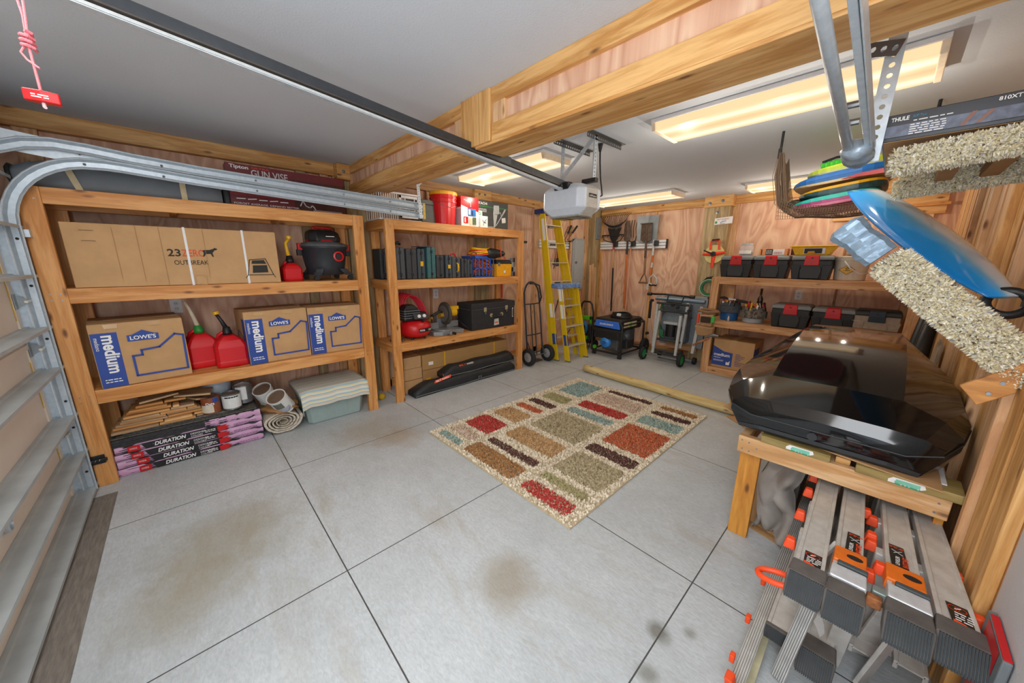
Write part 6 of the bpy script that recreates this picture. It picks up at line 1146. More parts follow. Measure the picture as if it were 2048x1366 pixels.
# ================= net of bodyboards =================
t = thing('hammock_net', 'brown string net hung from black hooks holding bodyboards', 'net', (-.35, 3.3, 1.75))
NM = paint('#7a6654', .9)
def nf(u, v):
    x = -.66+.66*u; y = 3.12+.62*v; sag = math.sin(PI*min(1, max(0, u)))**.45; zt = 2.28 if u < .02 else 0
    z = 1.775+.05*(v-.5)**2*4 + .03*math.sin(u*9)*.3
    if u < .14: k = (.14-u)/.14; z += .40*k**1.2; x = -.575-.10*k**.5+.0*u; y = 3.43+(y-3.43)*(1-.75*k)
    if u > .86: k = (u-.86)/.14; z += .34*k**1.2; y = 3.43+(y-3.43)*(1-.75*k)
    return (x, y, z)
obj('net', MB().surf(nf, 48, 26), NM, t, wire=.0028, W=True)
def nf2(u, v):
    x = -.62+.58*u; z = 1.77+.055*v+.10*(abs(u-.5)*2)**3*v; return (x, 3.13-.03*math.sin(PI*v), z)
obj('net_side', MB().surf(lambda u, v: (nf2(u, v)[0], nf2(u, v)[1], nf2(u, v)[2]-.02), 44, 6), NM, t, wire=.0026, W=True)
q = random.Random(4)
gm = MB()
for i in range(40): a = q.uniform(0, 2*PI); r_ = q.uniform(0, .035); p0 = (-.665+r_*math.cos(a)*.6, 3.2+r_*math.sin(a), 2.20); gm.tube([p0, (-.66+r_*1.6*math.cos(a), 3.2+r_*2*math.sin(a), 2.05), (-.62+r_*1.5*math.cos(a), 3.2+r_*3*math.sin(a), 1.86), (-.585, 3.16+r_, 1.80)], .0022, 4)
obj('gathered_cords', gm, NM, t, W=True)
for (x, y) in ((-.67, 3.19), (.027, 3.21)): h_ = obj('hook', MB().tube([(x, y, CZ-.002), (x, y, 2.22), (x+.008, y, 2.18)], .008, 8), BLK, t, W=True); obj('clip', MB().box(x-.012, y-.01, 2.165, x+.008, y+.01, 2.23), BLK, h_, .003, W=True)
def bodyboard(z, x0, x1, top, bot, side, label, dy=0, rot=0, td=.020):
    t = thing('bodyboard', label, 'bodyboard', (x0, 3.17+dy, z)); t.rotation_euler = (0, -.12, 0); L = x1-x0; n = 26
    def outl(k, zz):
        pts = []
        for i in range(n): a = 2*PI*i/n; ex = abs(math.cos(a))**.8*math.copysign(1, math.cos(a)); ey = abs(math.sin(a))**.55*math.copysign(1, math.sin(a)); tp = 1-.62*abs(min(0, ex))**2.2; pts.append((L/2+L/2*ex*k, .30+.30*ey*(.9+.1*k), .028 + (zz-.028)*tp + .012*abs(ex)**2))
        return pts
    obj('slick', MB().loft([outl(.95, .0), outl(.99, .010), outl(.99, .016)]), bot, t); obj('core', MB().loft([outl(1, .0155), outl(1, .036)]), side, t); obj('deck', MB().loft([outl(1.0, .036), outl(1.0, .036+td*.6), outl(.97, .036+td)]), top, t, .002)
    return t
TQ = paint('#2cc9c0', .4); DKT = paint('#1c4a55', .4, var=.6, scale=12)
bodyboard(1.800, -.575, -.12, TQ, paint('#d07a9a', .4), paint('#a5407e', .4), 'turquoise bodyboard, lowest in the hanging net', td=.026)
bodyboard(1.868, -.545, -.10, YEL, DKT, DKT, 'yellow topped bodyboard with a dark teal side, second lowest in the net', .01, td=.018); t3 = thing('swim_bag', 'dark green and red patterned bag squeezed behind the left end of the boards', 'bag', (-.56, 3.40, 1.85)); blob('bag', (.0, .05, .03), (.06, .1, .03), paint('#5e5a4a', .7, var=.6, scale=14), t3, 3)
bb = bodyboard(1.935, -.585, -.08, paint('#1f77d0', .4), paint('#d9c39a', .5), paint('#2a6fb8', .5), 'blue bodyboard with a cream underside, second from the top in the net', td=.03)
obj('red_panel', MB().hexa([(-.32, 3.160, 1.975), (-.1, 3.163, 1.985), (-.1, 3.18, 1.985), (-.30, 3.18, 1.975), (-.24, 3.160, 1.998), (-.1, 3.163, 2.015), (-.1, 3.18, 2.015), (-.22, 3.18, 1.998)]), paint('#b8303a', .4), bb, W=True)
bodyboard(2.005, -.52, -.10, paint('#d6f04a', .4), paint('#c9d6b0', .5), paint('#c6e04a', .4), 'lime yellow bodyboard on top of the stack in the net', .02, td=.014)
t = thing('swim_float', 'bright green ribbed float with a black strap on the lime bodyboard', 'float', (-.38, 3.30, 2.074)); t.rotation_euler = (0, -.12, 0); obj('float', MB().box(-.06, -.08, 0, .10, .08, .035), paint('#3fdc2e', .5), t, .01)
for k in range(6): obj('rib', MB().box(-.05+.025*k, -.084, .004, -.038+.025*k, -.078, .032), paint('#2fb822', .5), t)
obj('strap', MB().tube([(-.05, -.08, .035), (.02, -.085, .045), (.10, -.08, .04), (.12, -.07, .02)], .008, 6), BLK, t)
# ================= carpeted rack arms on the right wall =================
ARM = wood('#d89a52', '#b97b38', 'x', key='arm'); PC = [lin(c) for c in ('#f2ebd2', '#eae0bd', '#f6f2e2', '#e2d6ae', '#ded8c8')]; PS = [lin('#8c8f92'), lin('#7a6548')]
def shag_arm(label, P0, P1, y0, y1, h, n, seed, L=.018, group=None, base=True):
    P0, P1 = Vector((P0[0], 0, P0[1])), Vector((P1[0], 0, P1[1])); d = (P1-P0).normalized(); u = Vector((-d.z, 0, d.x)); u = u if u.z > 0 else -u
    t = thing('rack_arm', label, 'rack arm', (P1.x, (y0+y1)/2, P1.z))
    def pt(a, b_, y): v = P0.lerp(P1, a) + u*b_; return (v.x, y, v.z)
    obj('board', MB().hexa([pt(0, 0, y0), pt(1, 0, y0), pt(1, 0, y1), pt(0, 0, y1), pt(0, h, y0), pt(1, h, y0), pt(1, h, y1), pt(0, h, y1)]), paint('#d2c6a4', .9), t, .004, W=True)
    q = random.Random(seed); S_, C_ = [], []
    Lx = (P1-P0).length; faces = [((0, 1), 'f', Lx*h), ((0, 1), 't', Lx*(y1-y0)), ((0, 1), 'b', Lx*(y1-y0)), ((0, 0), 'e', h*(y1-y0))]; tot = sum(x[2] for x in faces)
    for _, k, ar in faces:
        for i in range(int(n*ar/tot)):
            a, b_, c = q.random(), q.random(), q.random()
            if k == 'f': S_.append((pt(a, b_*h, y0), (0, -1, 0)))
            elif k == 't': S_.append((pt(a, h, y0+(y1-y0)*c), u))
            elif k == 'b': S_.append((pt(a, 0, y0+(y1-y0)*c), -u))
            else: S_.append((pt(0, b_*h, y0+(y1-y0)*c), -d))
            C_.append(q.choice(PS) if q.random() < .035 else q.choice(PC))
    o = pile('carpet', t, S_, C_, L=L, w=.0026, seed=seed, W=True); o['kind'] = 'stuff'; return t
t = shag_arm('slanted rack arm in shag carpet with a silver taped tip, under the blue board', (-.045, 1.425), (.33, 1.075), 1.86, 1.93, .095, 9000, 1)
rg = []; dA = Vector((.375, 0, -.35)).normalized(); uA = Vector((.35, 0, .375)).normalized()
for i in range(14):
    u = i/13; c = Vector((-.150, 1.895, 1.595)) + dA*(.165*u) - uA*.008; hh = .052+.003*math.sin(u*11)+.002*math.cos(u*5) - (.012 if i == 0 else 0); dd = .045
    rg.append([tuple(c + uA*(hh*a_ + .0015*math.sin(i*2.3+a_*5)) + Vector((0, dd*b_+.002*math.sin(i*1.9+b_*4), 0))) for a_, b_ in ((1, -.6), (1, .6), (.7, 1), (0, 1.08), (-.7, 1), (-1, .6), (-1, -.6), (-.7, -1), (0, -1.1), (.7, -1))])
obj('taped_tip', MB().loft(rg), paint('#8aa3b8', .3, .25, var=.2, scale=14, bump=.8), t, W=True)
g = obj('gusset', MB().prism([(.33, 1.16), (.22, 1.055), (.265, 1.0), (.33, 1.06)], 1.85, 1.87, 'y'), ARM, t, .003, W=True)
obj('screw', MB().cyl((.30, 1.845, 1.085), (.30, 1.851, 1.085), .006, 8), STEEL, g, W=True); obj('screw', MB().cyl((.28, 1.845, 1.045), (.28, 1.851, 1.045), .006, 8), STEEL, g, W=True)
shag_arm('front upper rack arm in pale shag carpet carrying the long black carton', (-.055, 1.768), (.33, 1.800), 1.86, 1.94, .055, 9000, 2)
shag_arm('rear upper rack arm in pale shag carpet, behind and below the front one', (-.045, 1.762), (.33, 1.792), 2.46, 2.54, .062, 8000, 3)
t = thing('cardboard_box', 'long black roof rack carton with white lettering lying on the upper rack arms', 'cardboard box', (-.10, 1.89, 1.868))
TB = paint('#23262c', .3, var=.2, scale=6); Lb = .29
obj('carton', MB().box(0, 0, 0, Lb+.1, .72, .085).xf(Matrix.Rotation(.0, 4, 'Y')), TB, t, .002)
obj('bottom_panel', MB().box(.004, .004, -.0015, Lb+.095, .716, .0), CARD, t); obj('end_panel', MB().box(-.0015, .01, .004, 0, .71, .082), CARDD, t)
D = Dec(t, (0, 0, 0), (1, 0, 0), (0, 0, 1)); D.txt('THULE', .012, .062, .013, TXT, width=.042, bold=.03); D.txt('SUP Taxi', .062, .066, .008, paint('#2d8fb0', .5), width=.03); D.smalltext(.065, .15, .055, 1, .01, .003, TXT); D.txt('810XT', .235, .066, .011, TXT, width=.042, bold=.02)
D.rect(.004, .012, Lb, .048, paint('#5c6478', .3, var=.5, scale=40), 'printed_picture'); D.smalltext(.06, .14, .042, 5, .007, .003, TXT, 4); D.poly([(.17, .014), (.19, .05), (.20, .05), (.18, .014)], paint('#8d5a44', .4)); D.poly([(.20, .014), (.225, .046), (.235, .046), (.21, .014)], paint('#8d5a44', .4))
for x, lb in ((.06, 'left'), (.18, 'right')): o = obj('wooden_block', MB().box(x, 1.94, 1.80, x+.05, 2.46, 1.838), CARDD, None, .003); tag(o, lb + ' brown batten under the long black carton between the upper rack arms', 'batten', 'battens between the rack arms')
# blue board
t = thing('skimboard', 'glossy blue and white board leaning across the rack arm into a black ring', 'board', (.27, 2.02, 1.34))
SB = NT('blue_glossy_board'); tc = SB.add('ShaderNodeTexCoord'); s3 = SB.add('ShaderNodeSeparateXYZ'); SB.l.new(tc.outputs['UV'], s3.inputs[0])
nz = SB.noise(SB.coords(rnd=False), 4, 3); ad = SB.add('ShaderNodeMath', operation='MULTIPLY_ADD'); SB.l.new(nz, ad.inputs[0]); ad.inputs[1].default_value = .16; SB.l.new(s3.outputs[1], ad.inputs[2])
cB = SB.ramp(ad.outputs[0], [(.10, lin('#0f86d8')), (.42, lin('#1c9ae6')), (.58, lin('#62a8d4')), (.72, lin('#b3c6d4')), (.95, lin('#d3d8de'))]); SB.set(cB, .12, Coat_Weight=.6)
Pn, Pf = Vector((.272, 2.02, 1.345)), Vector((-.175, 2.72, 1.83)); ax = (Pf-Pn); Lb = ax.length; ax.normalize(); sd = ax.cross(Vector((.45, -.75, .5))).normalized(); up_ = sd.cross(ax).normalized()
rg = []; NR = 26; NS = 20
for i in range(NR+1):
    u = i/NR; c = Pn + ax*Lb*u; wv = .108*max(.02, math.sin(PI*min(1, max(0, (.04+.86*u))))**.45)*(1+.1*u); th_ = .030*max(.05, math.sin(PI*(.02+.96*u))**.5); bw = up_*0
    rg.append([tuple(c + bw + sd*wv*math.cos(2*PI*j/NS) + up_*th_*math.sin(2*PI*j/NS)) for j in range(NS)])
o = obj('board', MB().loft(rg), SB.m, t, smooth=True, W=True); uv = o.data.uv_layers.new(name='UVMap')
for l in o.data.loops: i = l.vertex_index; uv.data[l.index].uv = ((i//NS)/NR, .5+.5*math.cos(2*PI*(i % NS)/NS))
t = thing('ring_hook', 'black rubber ring holding the near tip of the blue board against the boards', 'hook', (.285, 2.03, 1.325)); obj('ring', MB().tube([(.012*math.cos(a)+.0, .02*math.sin(a)*0, .0) if False else (.045*math.cos(a), .02*math.sin(a), .04*math.sin(a)) for a in [2*PI*i/20 for i in range(20)]], .014, 8, closed=True), BLK, t, smooth=True); obj('mount', MB().cyl((.03, 0, 0), (.07, 0, 0), .02, 12), BLK, t)
# boards and bags leaning in the back right corner
t = thing('folded_chairs', 'black folded camp chairs in bags standing beside the back shelves', 'bag', (.30, 4.6, 0))
for k, (x, y) in enumerate(((-.02, .10), (-.0, .0), (.0, -.12))): obj('bag_tube', MB().tube([(x-.03, y, .01), (x-.03, y+.01, .5), (x+.0, y+.02, 1.02-.03*k)], [.055, .06, .04], 12), BLK, t, smooth=True)
t = thing('broken_panel', 'splintered grey wooden panel leaning on the right wall behind the roof box', 'panel', (.26, 3.75, 0))
obj('panel', MB().prism([(-.10, 0), (.14, 0), (.13, .80), (.10, .92), (.06, .86), (.02, .95), (-.04, .88), (-.10, .93)], 0, .02, 'x').xf(Matrix.Rotation(.05, 4, 'Y')), wood('#b5a58f', '#8d7c66', 'z', False, key='bp'), t, .002)
t = thing('pallet_boards', 'thin cedar shelf strips fixed high on the back wall behind the net', 'wood strips', (-.15, 5.68, 1.95)); obj('board', MB().box(-.02, -.02, 0, .42, .0, .30), CED('x'), t, .003); obj('board', MB().box(-.42, -.03, -.02, -.12, .0, .02), CED('x'), t, .003); obj('strip', MB().box(.10, -.05, .08, .44, -.02, .11), LUM('x'), t, .003)
# ================= low table on the right =================
t = thing('wooden_table', 'low wooden table frame against the right wall carrying the black roof box', 'table', (-.39, 1.97, 0))
ORW = wood('#dd9a3f', '#c98330', 'z', key='orl'); TBF = wood('#e6bf90', '#cf9c64', 'x', key='tb')
TF = 1.965
obj('front_rail', MB().box(-.392, TF, .508, .300, TF+.038, .596), TBF, t, .003, W=True)
obj('back_rail', MB().box(-.392, 3.40, .508, .300, 3.438, .596), TBF, t, .003, W=True)
for x in (-.392, -.06, .262): obj('side_rail', MB().box(x, TF+.038, .508, x+.038, 3.40, .594), TBF if x > -.2 else wood('#e6bf90', '#cf9c64', 'y', key='tb'), t, .003, W=True)
for y in (TF+.055, 3.36): obj('leg', MB().box(-.385, y, 0, -.296, y+.038, .51), ORW, t, .003, W=True)
for y in (TF+.04, 3.36): obj('leg', MB().box(.274, y, 0, .30, y+.089, .508), ORW, t, .003, W=True)
sc = MB()
for x, z in ((-.375, .575), (-.37, .53), (-.345, .57), (-.34, .525), (-.31, .55), (.27, .57), (.265, .53)): sc.cyl((x, TF-.001, z), (x, TF+.001, z), .004, 8)
obj('screws', sc, STEEL, t, W=True)
GT = wood('#a9945a', '#8b7740', 'x', False, key='gt'); 
def plank(x0, x1, y0, y1, z0, z1, label, mat, tagm=None):
    t = thing('lumber_board', label, 'board', (x0, y0, z0)); obj('board', MB().box(x0, y0, z0, x1, y1, z1), mat, t, .003, W=True)
    if tagm:
        a = tagm; D = Dec(t, (a, y0, z0+.006), (1, 0, .0), (0, 0, 1), W=True); D.poly([(0, 0), (.085, 0), (.10, .010), (.095, .024), (.012, .024), (0, .012)], TXT, 'lumber_tag'); D.smalltext(.018, .088, .006, 2, .008, .005, paint('#1fa67e', .5), 3); D.rect(.02, .004, .085, .019, paint('#7fcdb4', .5), 'lumber_tag')
    return t
plank(-.30, -.045, 1.957, 2.05, .597, .632, 'greenish treated board end with a tag on the left of the table', GT, -.20)
plank(.035, .322, 1.95, 2.09, .597, .632, 'greenish treated board end with a tag on the right of the table', GT, .13)
plank(-.03, .018, 1.99, 2.2, .597, .625, 'small splintered wood offcut between the two treated boards', wood('#d8a867', '#b07f42', 'x', False, key='so'))
plank(-.30, -.20, 2.2, 3.3, .597, .632, 'treated board lying lengthwise under the roof box, at the left', GT); plank(.1, .2, 2.2, 3.3, .597, .632, 'treated board lying lengthwise under the roof box, at the right', GT)
t = thing('cardboard_sheet', 'flattened cardboard sheet under the black roof box', 'cardboard', (-.5, 2.0, .634)); obj('sheet', MB().add([(x, y, z) for x, y, z in ((-.53, 2.16, .648), (-.36, 2.06, .638), (-.02, 1.985, .634), (.265, 1.93, .634), (.275, 2.3, .634), (.22, 3.2, .634), (-.4, 3.2, .634), (-.5, 2.5, .636))], [tuple(range(8))]), CARD, t, solid=.004, W=True); obj('white_edge', MB().box(.266, 2.0, .634, .28, 2.25, .638), WHT, t, W=True)
# ---- roof box ----
t = thing('roof_box', 'large glossy black faceted car roof box lying on the wooden table', 'roof box', (-.10, 2.75, .64))
RB = NT('dusty_black_gloss'); v_ = RB.coords(rnd=False); d1 = RB.noise(v_, 260, 2, .7); sp_ = RB.ramp(d1, [(.70, (0, 0, 0, 1)), (.78, (1, 1, 1, 1))]); msk = RB.ramp(RB.noise(v_, 3, 2), [(.45, (0, 0, 0, 1)), (.6, (.6, .6, .6, 1))])
mk = RB.mix(1.0, sp_, msk, 'MULTIPLY'); RB.set(RB.mix(mk, lin('#0d0e10'), lin('#8d8f8c')), .07, Specular_IOR_Level=.6); RB = RB.m
cx = -.10
ST = [ # y, half width bottom, half width belt, shoulder hw, ridge hw, zb, zbelt, zsh, ztop
 (1.975, .22, .26, .22, .17, .660, .735, .750, .755), (1.99, .31, .35, .30, .19, .645, .765, .795, .805), (2.13, .37, .405, .35, .226, .642, .785, .840, .893), (2.32, .395, .438, .412, .228, .642, .79, .848, .942),
 (2.60, .395, .44, .42, .226, .642, .79, .852, .998), (2.95, .39, .437, .415, .222, .642, .79, .852, 1.038), (3.25, .37, .415, .39, .205, .642, .785, .845, 1.030), (3.50, .33, .37, .34, .175, .645, .77, .83, .965), (3.70, .24, .27, .24, .12, .655, .74, .78, .85), (3.78, .1, .12, .08, .05, .68, .71, .715, .72)]
rg = []
for y, hb, hbelt, hs, hr, zb, zbe, zs, zt in ST:
    rg.append([(cx-hb, y, zb), (cx-hbelt, y, zbe-.05), (cx-hbelt, y, zbe), (cx-hs, y, zs), (cx-hr, y, zt), (cx, y, zt+.006), (cx+hr, y, zt), (cx+hs, y, zs), (cx+hbelt, y, zbe), (cx+hbelt, y, zbe-.05), (cx+hb, y, zb)])
o = obj('lid', MB().loft(rg), RB, t, W=True, smooth=True); m_ = o.modifiers.new('e', 'EDGE_SPLIT'); m_.split_angle = math.radians(13)
rg2 = [[(cx+(x-cx)*1.0, y-(.004 if i < 3 else 0), z) for x, y, z in ((cx-hb*.98, y, zb-.006), (cx+hb*.98, y, zb-.006), (cx+hb, y, zb+.012), (cx-hb, y, zb+.012))] for i, (y, hb, hbelt, hs, hr, zb, zbe, zs, zt) in enumerate(ST)]
obj('base_tray', MB().loft(rg2), BLKP, t, W=True)
obj('seam_line', MB().tube([(cx-ST[i][2]-.001, ST[i][0], ST[i][6]-.02) for i in range(len(ST)-1, -1, -1)] + [(cx+ST[i][2]+.001, ST[i][0], ST[i][6]-.02) for i in range(len(ST))], .0035, 6), BLK, t, W=True)
obj('lock_cap', MB().cyl((cx-.02, 1.968, .69), (cx-.02, 1.98, .69), .018, 16), BLKP, t, W=True)
# ---- under the table: blanket, cardboard ----
t = thing('moving_blanket', 'crumpled grey cloth blanket under the low table', 'blanket', (-.22, 2.35, 0))
BLN = paint('#aaa39c', .95, var=.18, scale=7, bump=.4)
def bf(u, v):
    x = -.30+.16*u; z = .47*v; y = 2.23-.10*(1-v)**2+.022*math.sin(u*13+v*3)*(1-.5*v)+.02*math.sin(v*19+u*5)+.03*math.sin(u*5-v*8); return (x+.02*math.sin(v*9), y, max(.02, z+.03*(u-.5)+.015*math.sin(u*17)*(1-v)))
obj('cloth', MB().surf(bf, 34, 34), BLN, t, solid=.02, smooth=True, W=True); obj('bundle', MB().box(-.29, 2.32, .02, -.15, 2.9, .42), BLN, t, .05, W=True)
t = thing('cardboard_sheet', 'torn brown cardboard sheets lying on the floor under the blanket', 'cardboard', (-.3, 2.2, 0))
for k in range(3): obj('sheet', MB().prism([(-.44+.03*k, 2.30), (-.40+.02*k, 2.20+.02*k), (-.31, 2.13+.02*k), (-.12, 2.08+.015*k), (.0, 2.2), (.0, 2.9), (-.36, 2.9), (-.43+.02*k, 2.45)], .002+.007*k, .006+.007*k), CARDD if k % 2 else CARD, t, W=True)
t = thing('cardboard_sheet', 'small cardboard corner lying on the floor beyond the low table', 'cardboard', (-.8, 3.6, 0)); obj('sheet', MB().prism([(-.86, 3.66), (-.68, 3.52), (-.45, 3.5), (-.4, 3.8), (-.7, 3.85)], .002, .008), CARD, t, W=True)
# ---- articulated ladders lying on edge under the table ----
FOOT = paint('#5c5753', .75, var=.25, scale=20)
def ladder_rail(par, xa, xb, ya, yb, z=.47, name='rail', dep=.028, foot=True, slim=False):
    # xa, xb: left and right edge at the near end (ya); rails converge slightly toward the far end (yb)
    (x0, x1), (X0, X1) = xa, xb
    o = obj(name, MB().hexa([(x0+.008, ya, z-.008), (x1-.008, ya, z-.008), (X1-.008, yb, z-.008), (X0+.008, yb, z-.008), (x0+.008, ya, z-.002), (x1-.008, ya, z-.002), (X1-.008, yb, z-.002), (X0+.008, yb, z-.002)]), ALU, par, W=True)
    for (a, A, s) in ((x0, X0, 1), (x1, X1, -1)): obj('flange', MB().hexa([(min(a, a+s*.012), ya, z-dep), (max(a, a+s*.012), ya, z-dep), (max(A, A+s*.012), yb, z-dep), (min(A, A+s*.012), yb, z-dep), (min(a, a+s*.012), ya, z+.002), (max(a, a+s*.012), ya, z+.002), (max(A, A+s*.012), yb, z+.002), (min(A, A+s*.012), yb, z+.002)]), ALU, o, .002, W=True)
    if slim:
        f = obj('rubber_foot', MB().hexa([(x0-.002, ya-.012, z-.05), (x1+.002, ya-.012, z-.05), (x1+.002, ya+.012, z-.05), (x0-.002, ya+.012, z-.05), (x0-.002, ya-.006, z+.004), (x1+.002, ya-.006, z+.004), (x1+.002, ya+.012, z+.004), (x0-.002, ya+.012, z+.004)]), FOOT, o, .004, W=True); m = MB()
        for k in range(20): xx = x0+(x1-x0)*(k+.5)/20; m.hexa([(xx-.0013, ya-.015, z-.048), (xx+.0013, ya-.015, z-.048), (xx+.0013, ya-.01, z-.048), (xx-.0013, ya-.01, z-.048), (xx-.0013, ya-.009, z+.002), (xx+.0013, ya-.009, z+.002), (xx+.0013, ya-.004, z+.002), (xx-.0013, ya-.004, z+.002)])
        obj('tread', m, paint('#2c3438', .7), f, W=True)
    elif foot:
        f = obj('rubber_foot', MB().loft([[(x0-.006, ya+.055, z-.035), (x1+.006, ya+.055, z-.035), (x1+.006, ya+.055, z+.006), (x0-.006, ya+.055, z+.006)], [(x0-.010, ya-.02, z-.045), (x1+.010, ya-.02, z-.045), (x1+.010, ya-.02, z+.008), (x0-.010, ya-.02, z+.008)], [(x0-.006, ya-.066, z-.062), (x1+.006, ya-.066, z-.062), (x1+.006, ya-.064, z-.050), (x0-.006, ya-.064, z-.050)]]), FOOT, o, .005, W=True)
        n = 16
        for k in range(n): xx = x0-.002+(x1-x0+.004)*(k+.5)/n; obj('tread_rib', MB().hexa([(xx-.0017, ya-.068, z-.052), (xx+.0017, ya-.068, z-.052), (xx+.0017, ya-.060, z-.052), (xx-.0017, ya-.060, z-.052), (xx-.0017, ya-.030, z+.008), (xx+.0017, ya-.030, z+.008), (xx+.0017, ya-.022, z+.010), (xx-.0017, ya-.022, z+.010)]), RUB, f, W=True) if False else None
        m = MB()
        for k in range(n): xx = x0-.004+(x1-x0+.008)*(k+.5)/n; m.hexa([(xx-.0018, ya-.071, z-.058), (xx+.0018, ya-.071, z-.058), (xx+.0018, ya-.060, z-.058), (xx-.0018, ya-.060, z-.058), (xx-.0018, ya-.026, z+.008), (xx+.0018, ya-.026, z+.008), (xx+.0018, ya-.018, z+.006), (xx-.0018, ya-.018, z+.006)])
        obj('tread', m, paint('#2c3438', .7), f, W=True)
    return o
def lock(par, x, y, z=.47, s=1): return obj('orange_lock', MB().hexa([(x-.018, y-.018, z-.04), (x+.018, y-.018, z-.04), (x+.018, y+.022, z-.035), (x-.018, y+.022, z-.035), (x-.012, y-.010, z-.004), (x+.014, y-.010, z-.004), (x+.010, y+.016, z-.004), (x-.012, y+.016, z-.004)]), ORG, par, .004, W=True)
def sticker(par, x0, y0, w, L, z=.4705, text_=None, ring=False, sh=0):
    # w across, L along the rail
    D = Dec(par, (x0, y0, z-.002+.0025), (1, 0, 0), (0, 1, 0), W=True); D.poly([(0, 0), (w, 0), (w+sh, L), (sh, L)], paint('#26221f', .35))
    if ring:
        for cx_ in (.3, .62): D.path([(w*cx_+.011*math.cos(a)+sh*.8, L*.80+.010*math.sin(a)) for a in [2*PI*i/14 for i in range(14)]], .002, ORG, True)
        D.path([(w*.35+sh*.8, L*.76), (w*.6+sh*.8, L*.84)], .003, TXT); D.smalltext(w*.1, w*.92, L*.58, 4, L*.1, L*.045, TXT, 2); D.poly([(.0, L*.02), (w*.9, L*.0), (w*.5, L*.2), (0, L*.26)], ORG)
    else:
        D.smalltext(w*.1+sh*.9, w*.95+sh*.9, L*.90, 2, L*.05, L*.025, ORG, 2); D.path([(w*.2+sh*.6, L*.72), (w*.8+sh*.6, L*.58)], .004, SLV); D.path([(w*.75+sh*.6, L*.74), (w*.3+sh*.6, L*.57)], .003, SLV)
        D.txt('RATCHET', w*.56, L*.02, w*.34, ORG, width=L*.42, rot=PI/2, bold=.03) if False else None
        text(par, 'RATCHET', (x0+w*.95, y0+L*.02, z+.004), (0, 1, 0), (-1, 0, 0), w*.34, ORG, width=L*.48, bold=.03, W=True); text(par, 'LEVELER', (x0+w*.45, y0+L*.02, z+.004), (0, 1, 0), (-1, 0, 0), w*.24, TXT, width=L*.42, bold=.02, W=True)
t = thing('articulated_ladder', 'folded aluminium ladder with orange locks, lying on edge nearest the orange table leg', 'ladder', (-.03, 2.1, 0))
sx = lambda x: x
r1 = ladder_rail(t, (-.060, .017), (-.085, -.020), 1.335, 2.95); sticker(r1, -.038, 1.375, .045, .085, ring=True, sh=-.004)
r2 = ladder_rail(t, (.032, .105), (.0, .062), 1.325, 2.95, z=.472, name='rail')
sticker(r2, .052, 1.56, .042, .125, z=.4725)
lv = obj('lever_bracket', MB().hexa([(.026, 1.475, .44), (.110, 1.475, .44), (.108, 1.555, .44), (.026, 1.555, .44), (.028, 1.475, .484), (.108, 1.475, .484), (.106, 1.555, .484), (.028, 1.555, .484)]), paint('#e8741f', .4), r2, .004, W=True); obj('thumb_hole', MB().lathe([(.012, 0), (.012, .002)], (.078, 1.515, .4835), 16, 'z').xf(Matrix.Translation((.078, 1.515, 0)) @ Matrix.Diagonal((1.7, 1, 1, 1)) @ Matrix.Translation((-.078, -1.515, 0))), BLK, lv, W=True); obj('grey_bar', MB().box(.040, 1.455, .465, .112, 1.474, .486), paint('#4a5254', .5), lv, .003, W=True)
obj('foot_collar', MB().hexa([(.024, 1.385, .43), (.114, 1.385, .43), (.112, 1.45, .43), (.026, 1.45, .43), (.026, 1.385, .482), (.112, 1.385, .482), (.110, 1.45, .482), (.028, 1.45, .482)]), paint('#d6dade', .4, .3), r2, .004, W=True)
for y in (1.50, 1.71, 1.92, 2.08): lock(t, -.088, y, .47)
for y in (1.55, 1.74, 1.92): lock(t, .118, y-.01, .455)
for y in (1.62, 1.85, 2.1, 2.35, 2.6):
    for x in (-.045, .06): m = MB().box(x-.03, y-.022, .06, x+.03, y+.022, .44); g_ = obj('rung', m, ALU, t, .004, W=True)
m = MB()
for k in range(6): m.box(-.045+.0, 1.34, .0, -.04, 1.34, .0) if False else None
rr5 = ladder_rail(t, (-.100, -.018), (-.09, -.025), 1.42, 2.95, z=.13, slim=True, name='lower_rail'); rr6 = ladder_rail(t, (.005, .086), (.01, .07), 1.43, 2.95, z=.13, name='lower_rail')
obj('worn_white_patch', MB().prism([(.02, 1.56), (.035, 1.53), (.045, 1.50), (.055, 1.53), (.05, 1.57), (.04, 1.60), (.028, 1.61)], .1285, .129), WHT, rr6, W=True)
obj('hinge_ring', MB().tube([(-.090+.055*math.cos(a), 1.335+.03*math.sin(a), .405+.012*math.cos(a)) for a in [2*PI*i/22 for i in range(22)]], .010, 8, closed=True), ORG, t, smooth=True, W=True)
obj('inner_strut', MB().bar((-.01, 1.52, .40), (.03, 1.60, .46), .012, .02), ALU, t, .002, W=True); obj('inner_strut', MB().bar((-.0, 1.41, .40), (.035, 1.44, .44), .012, .02), ALU, t, .002, W=True)
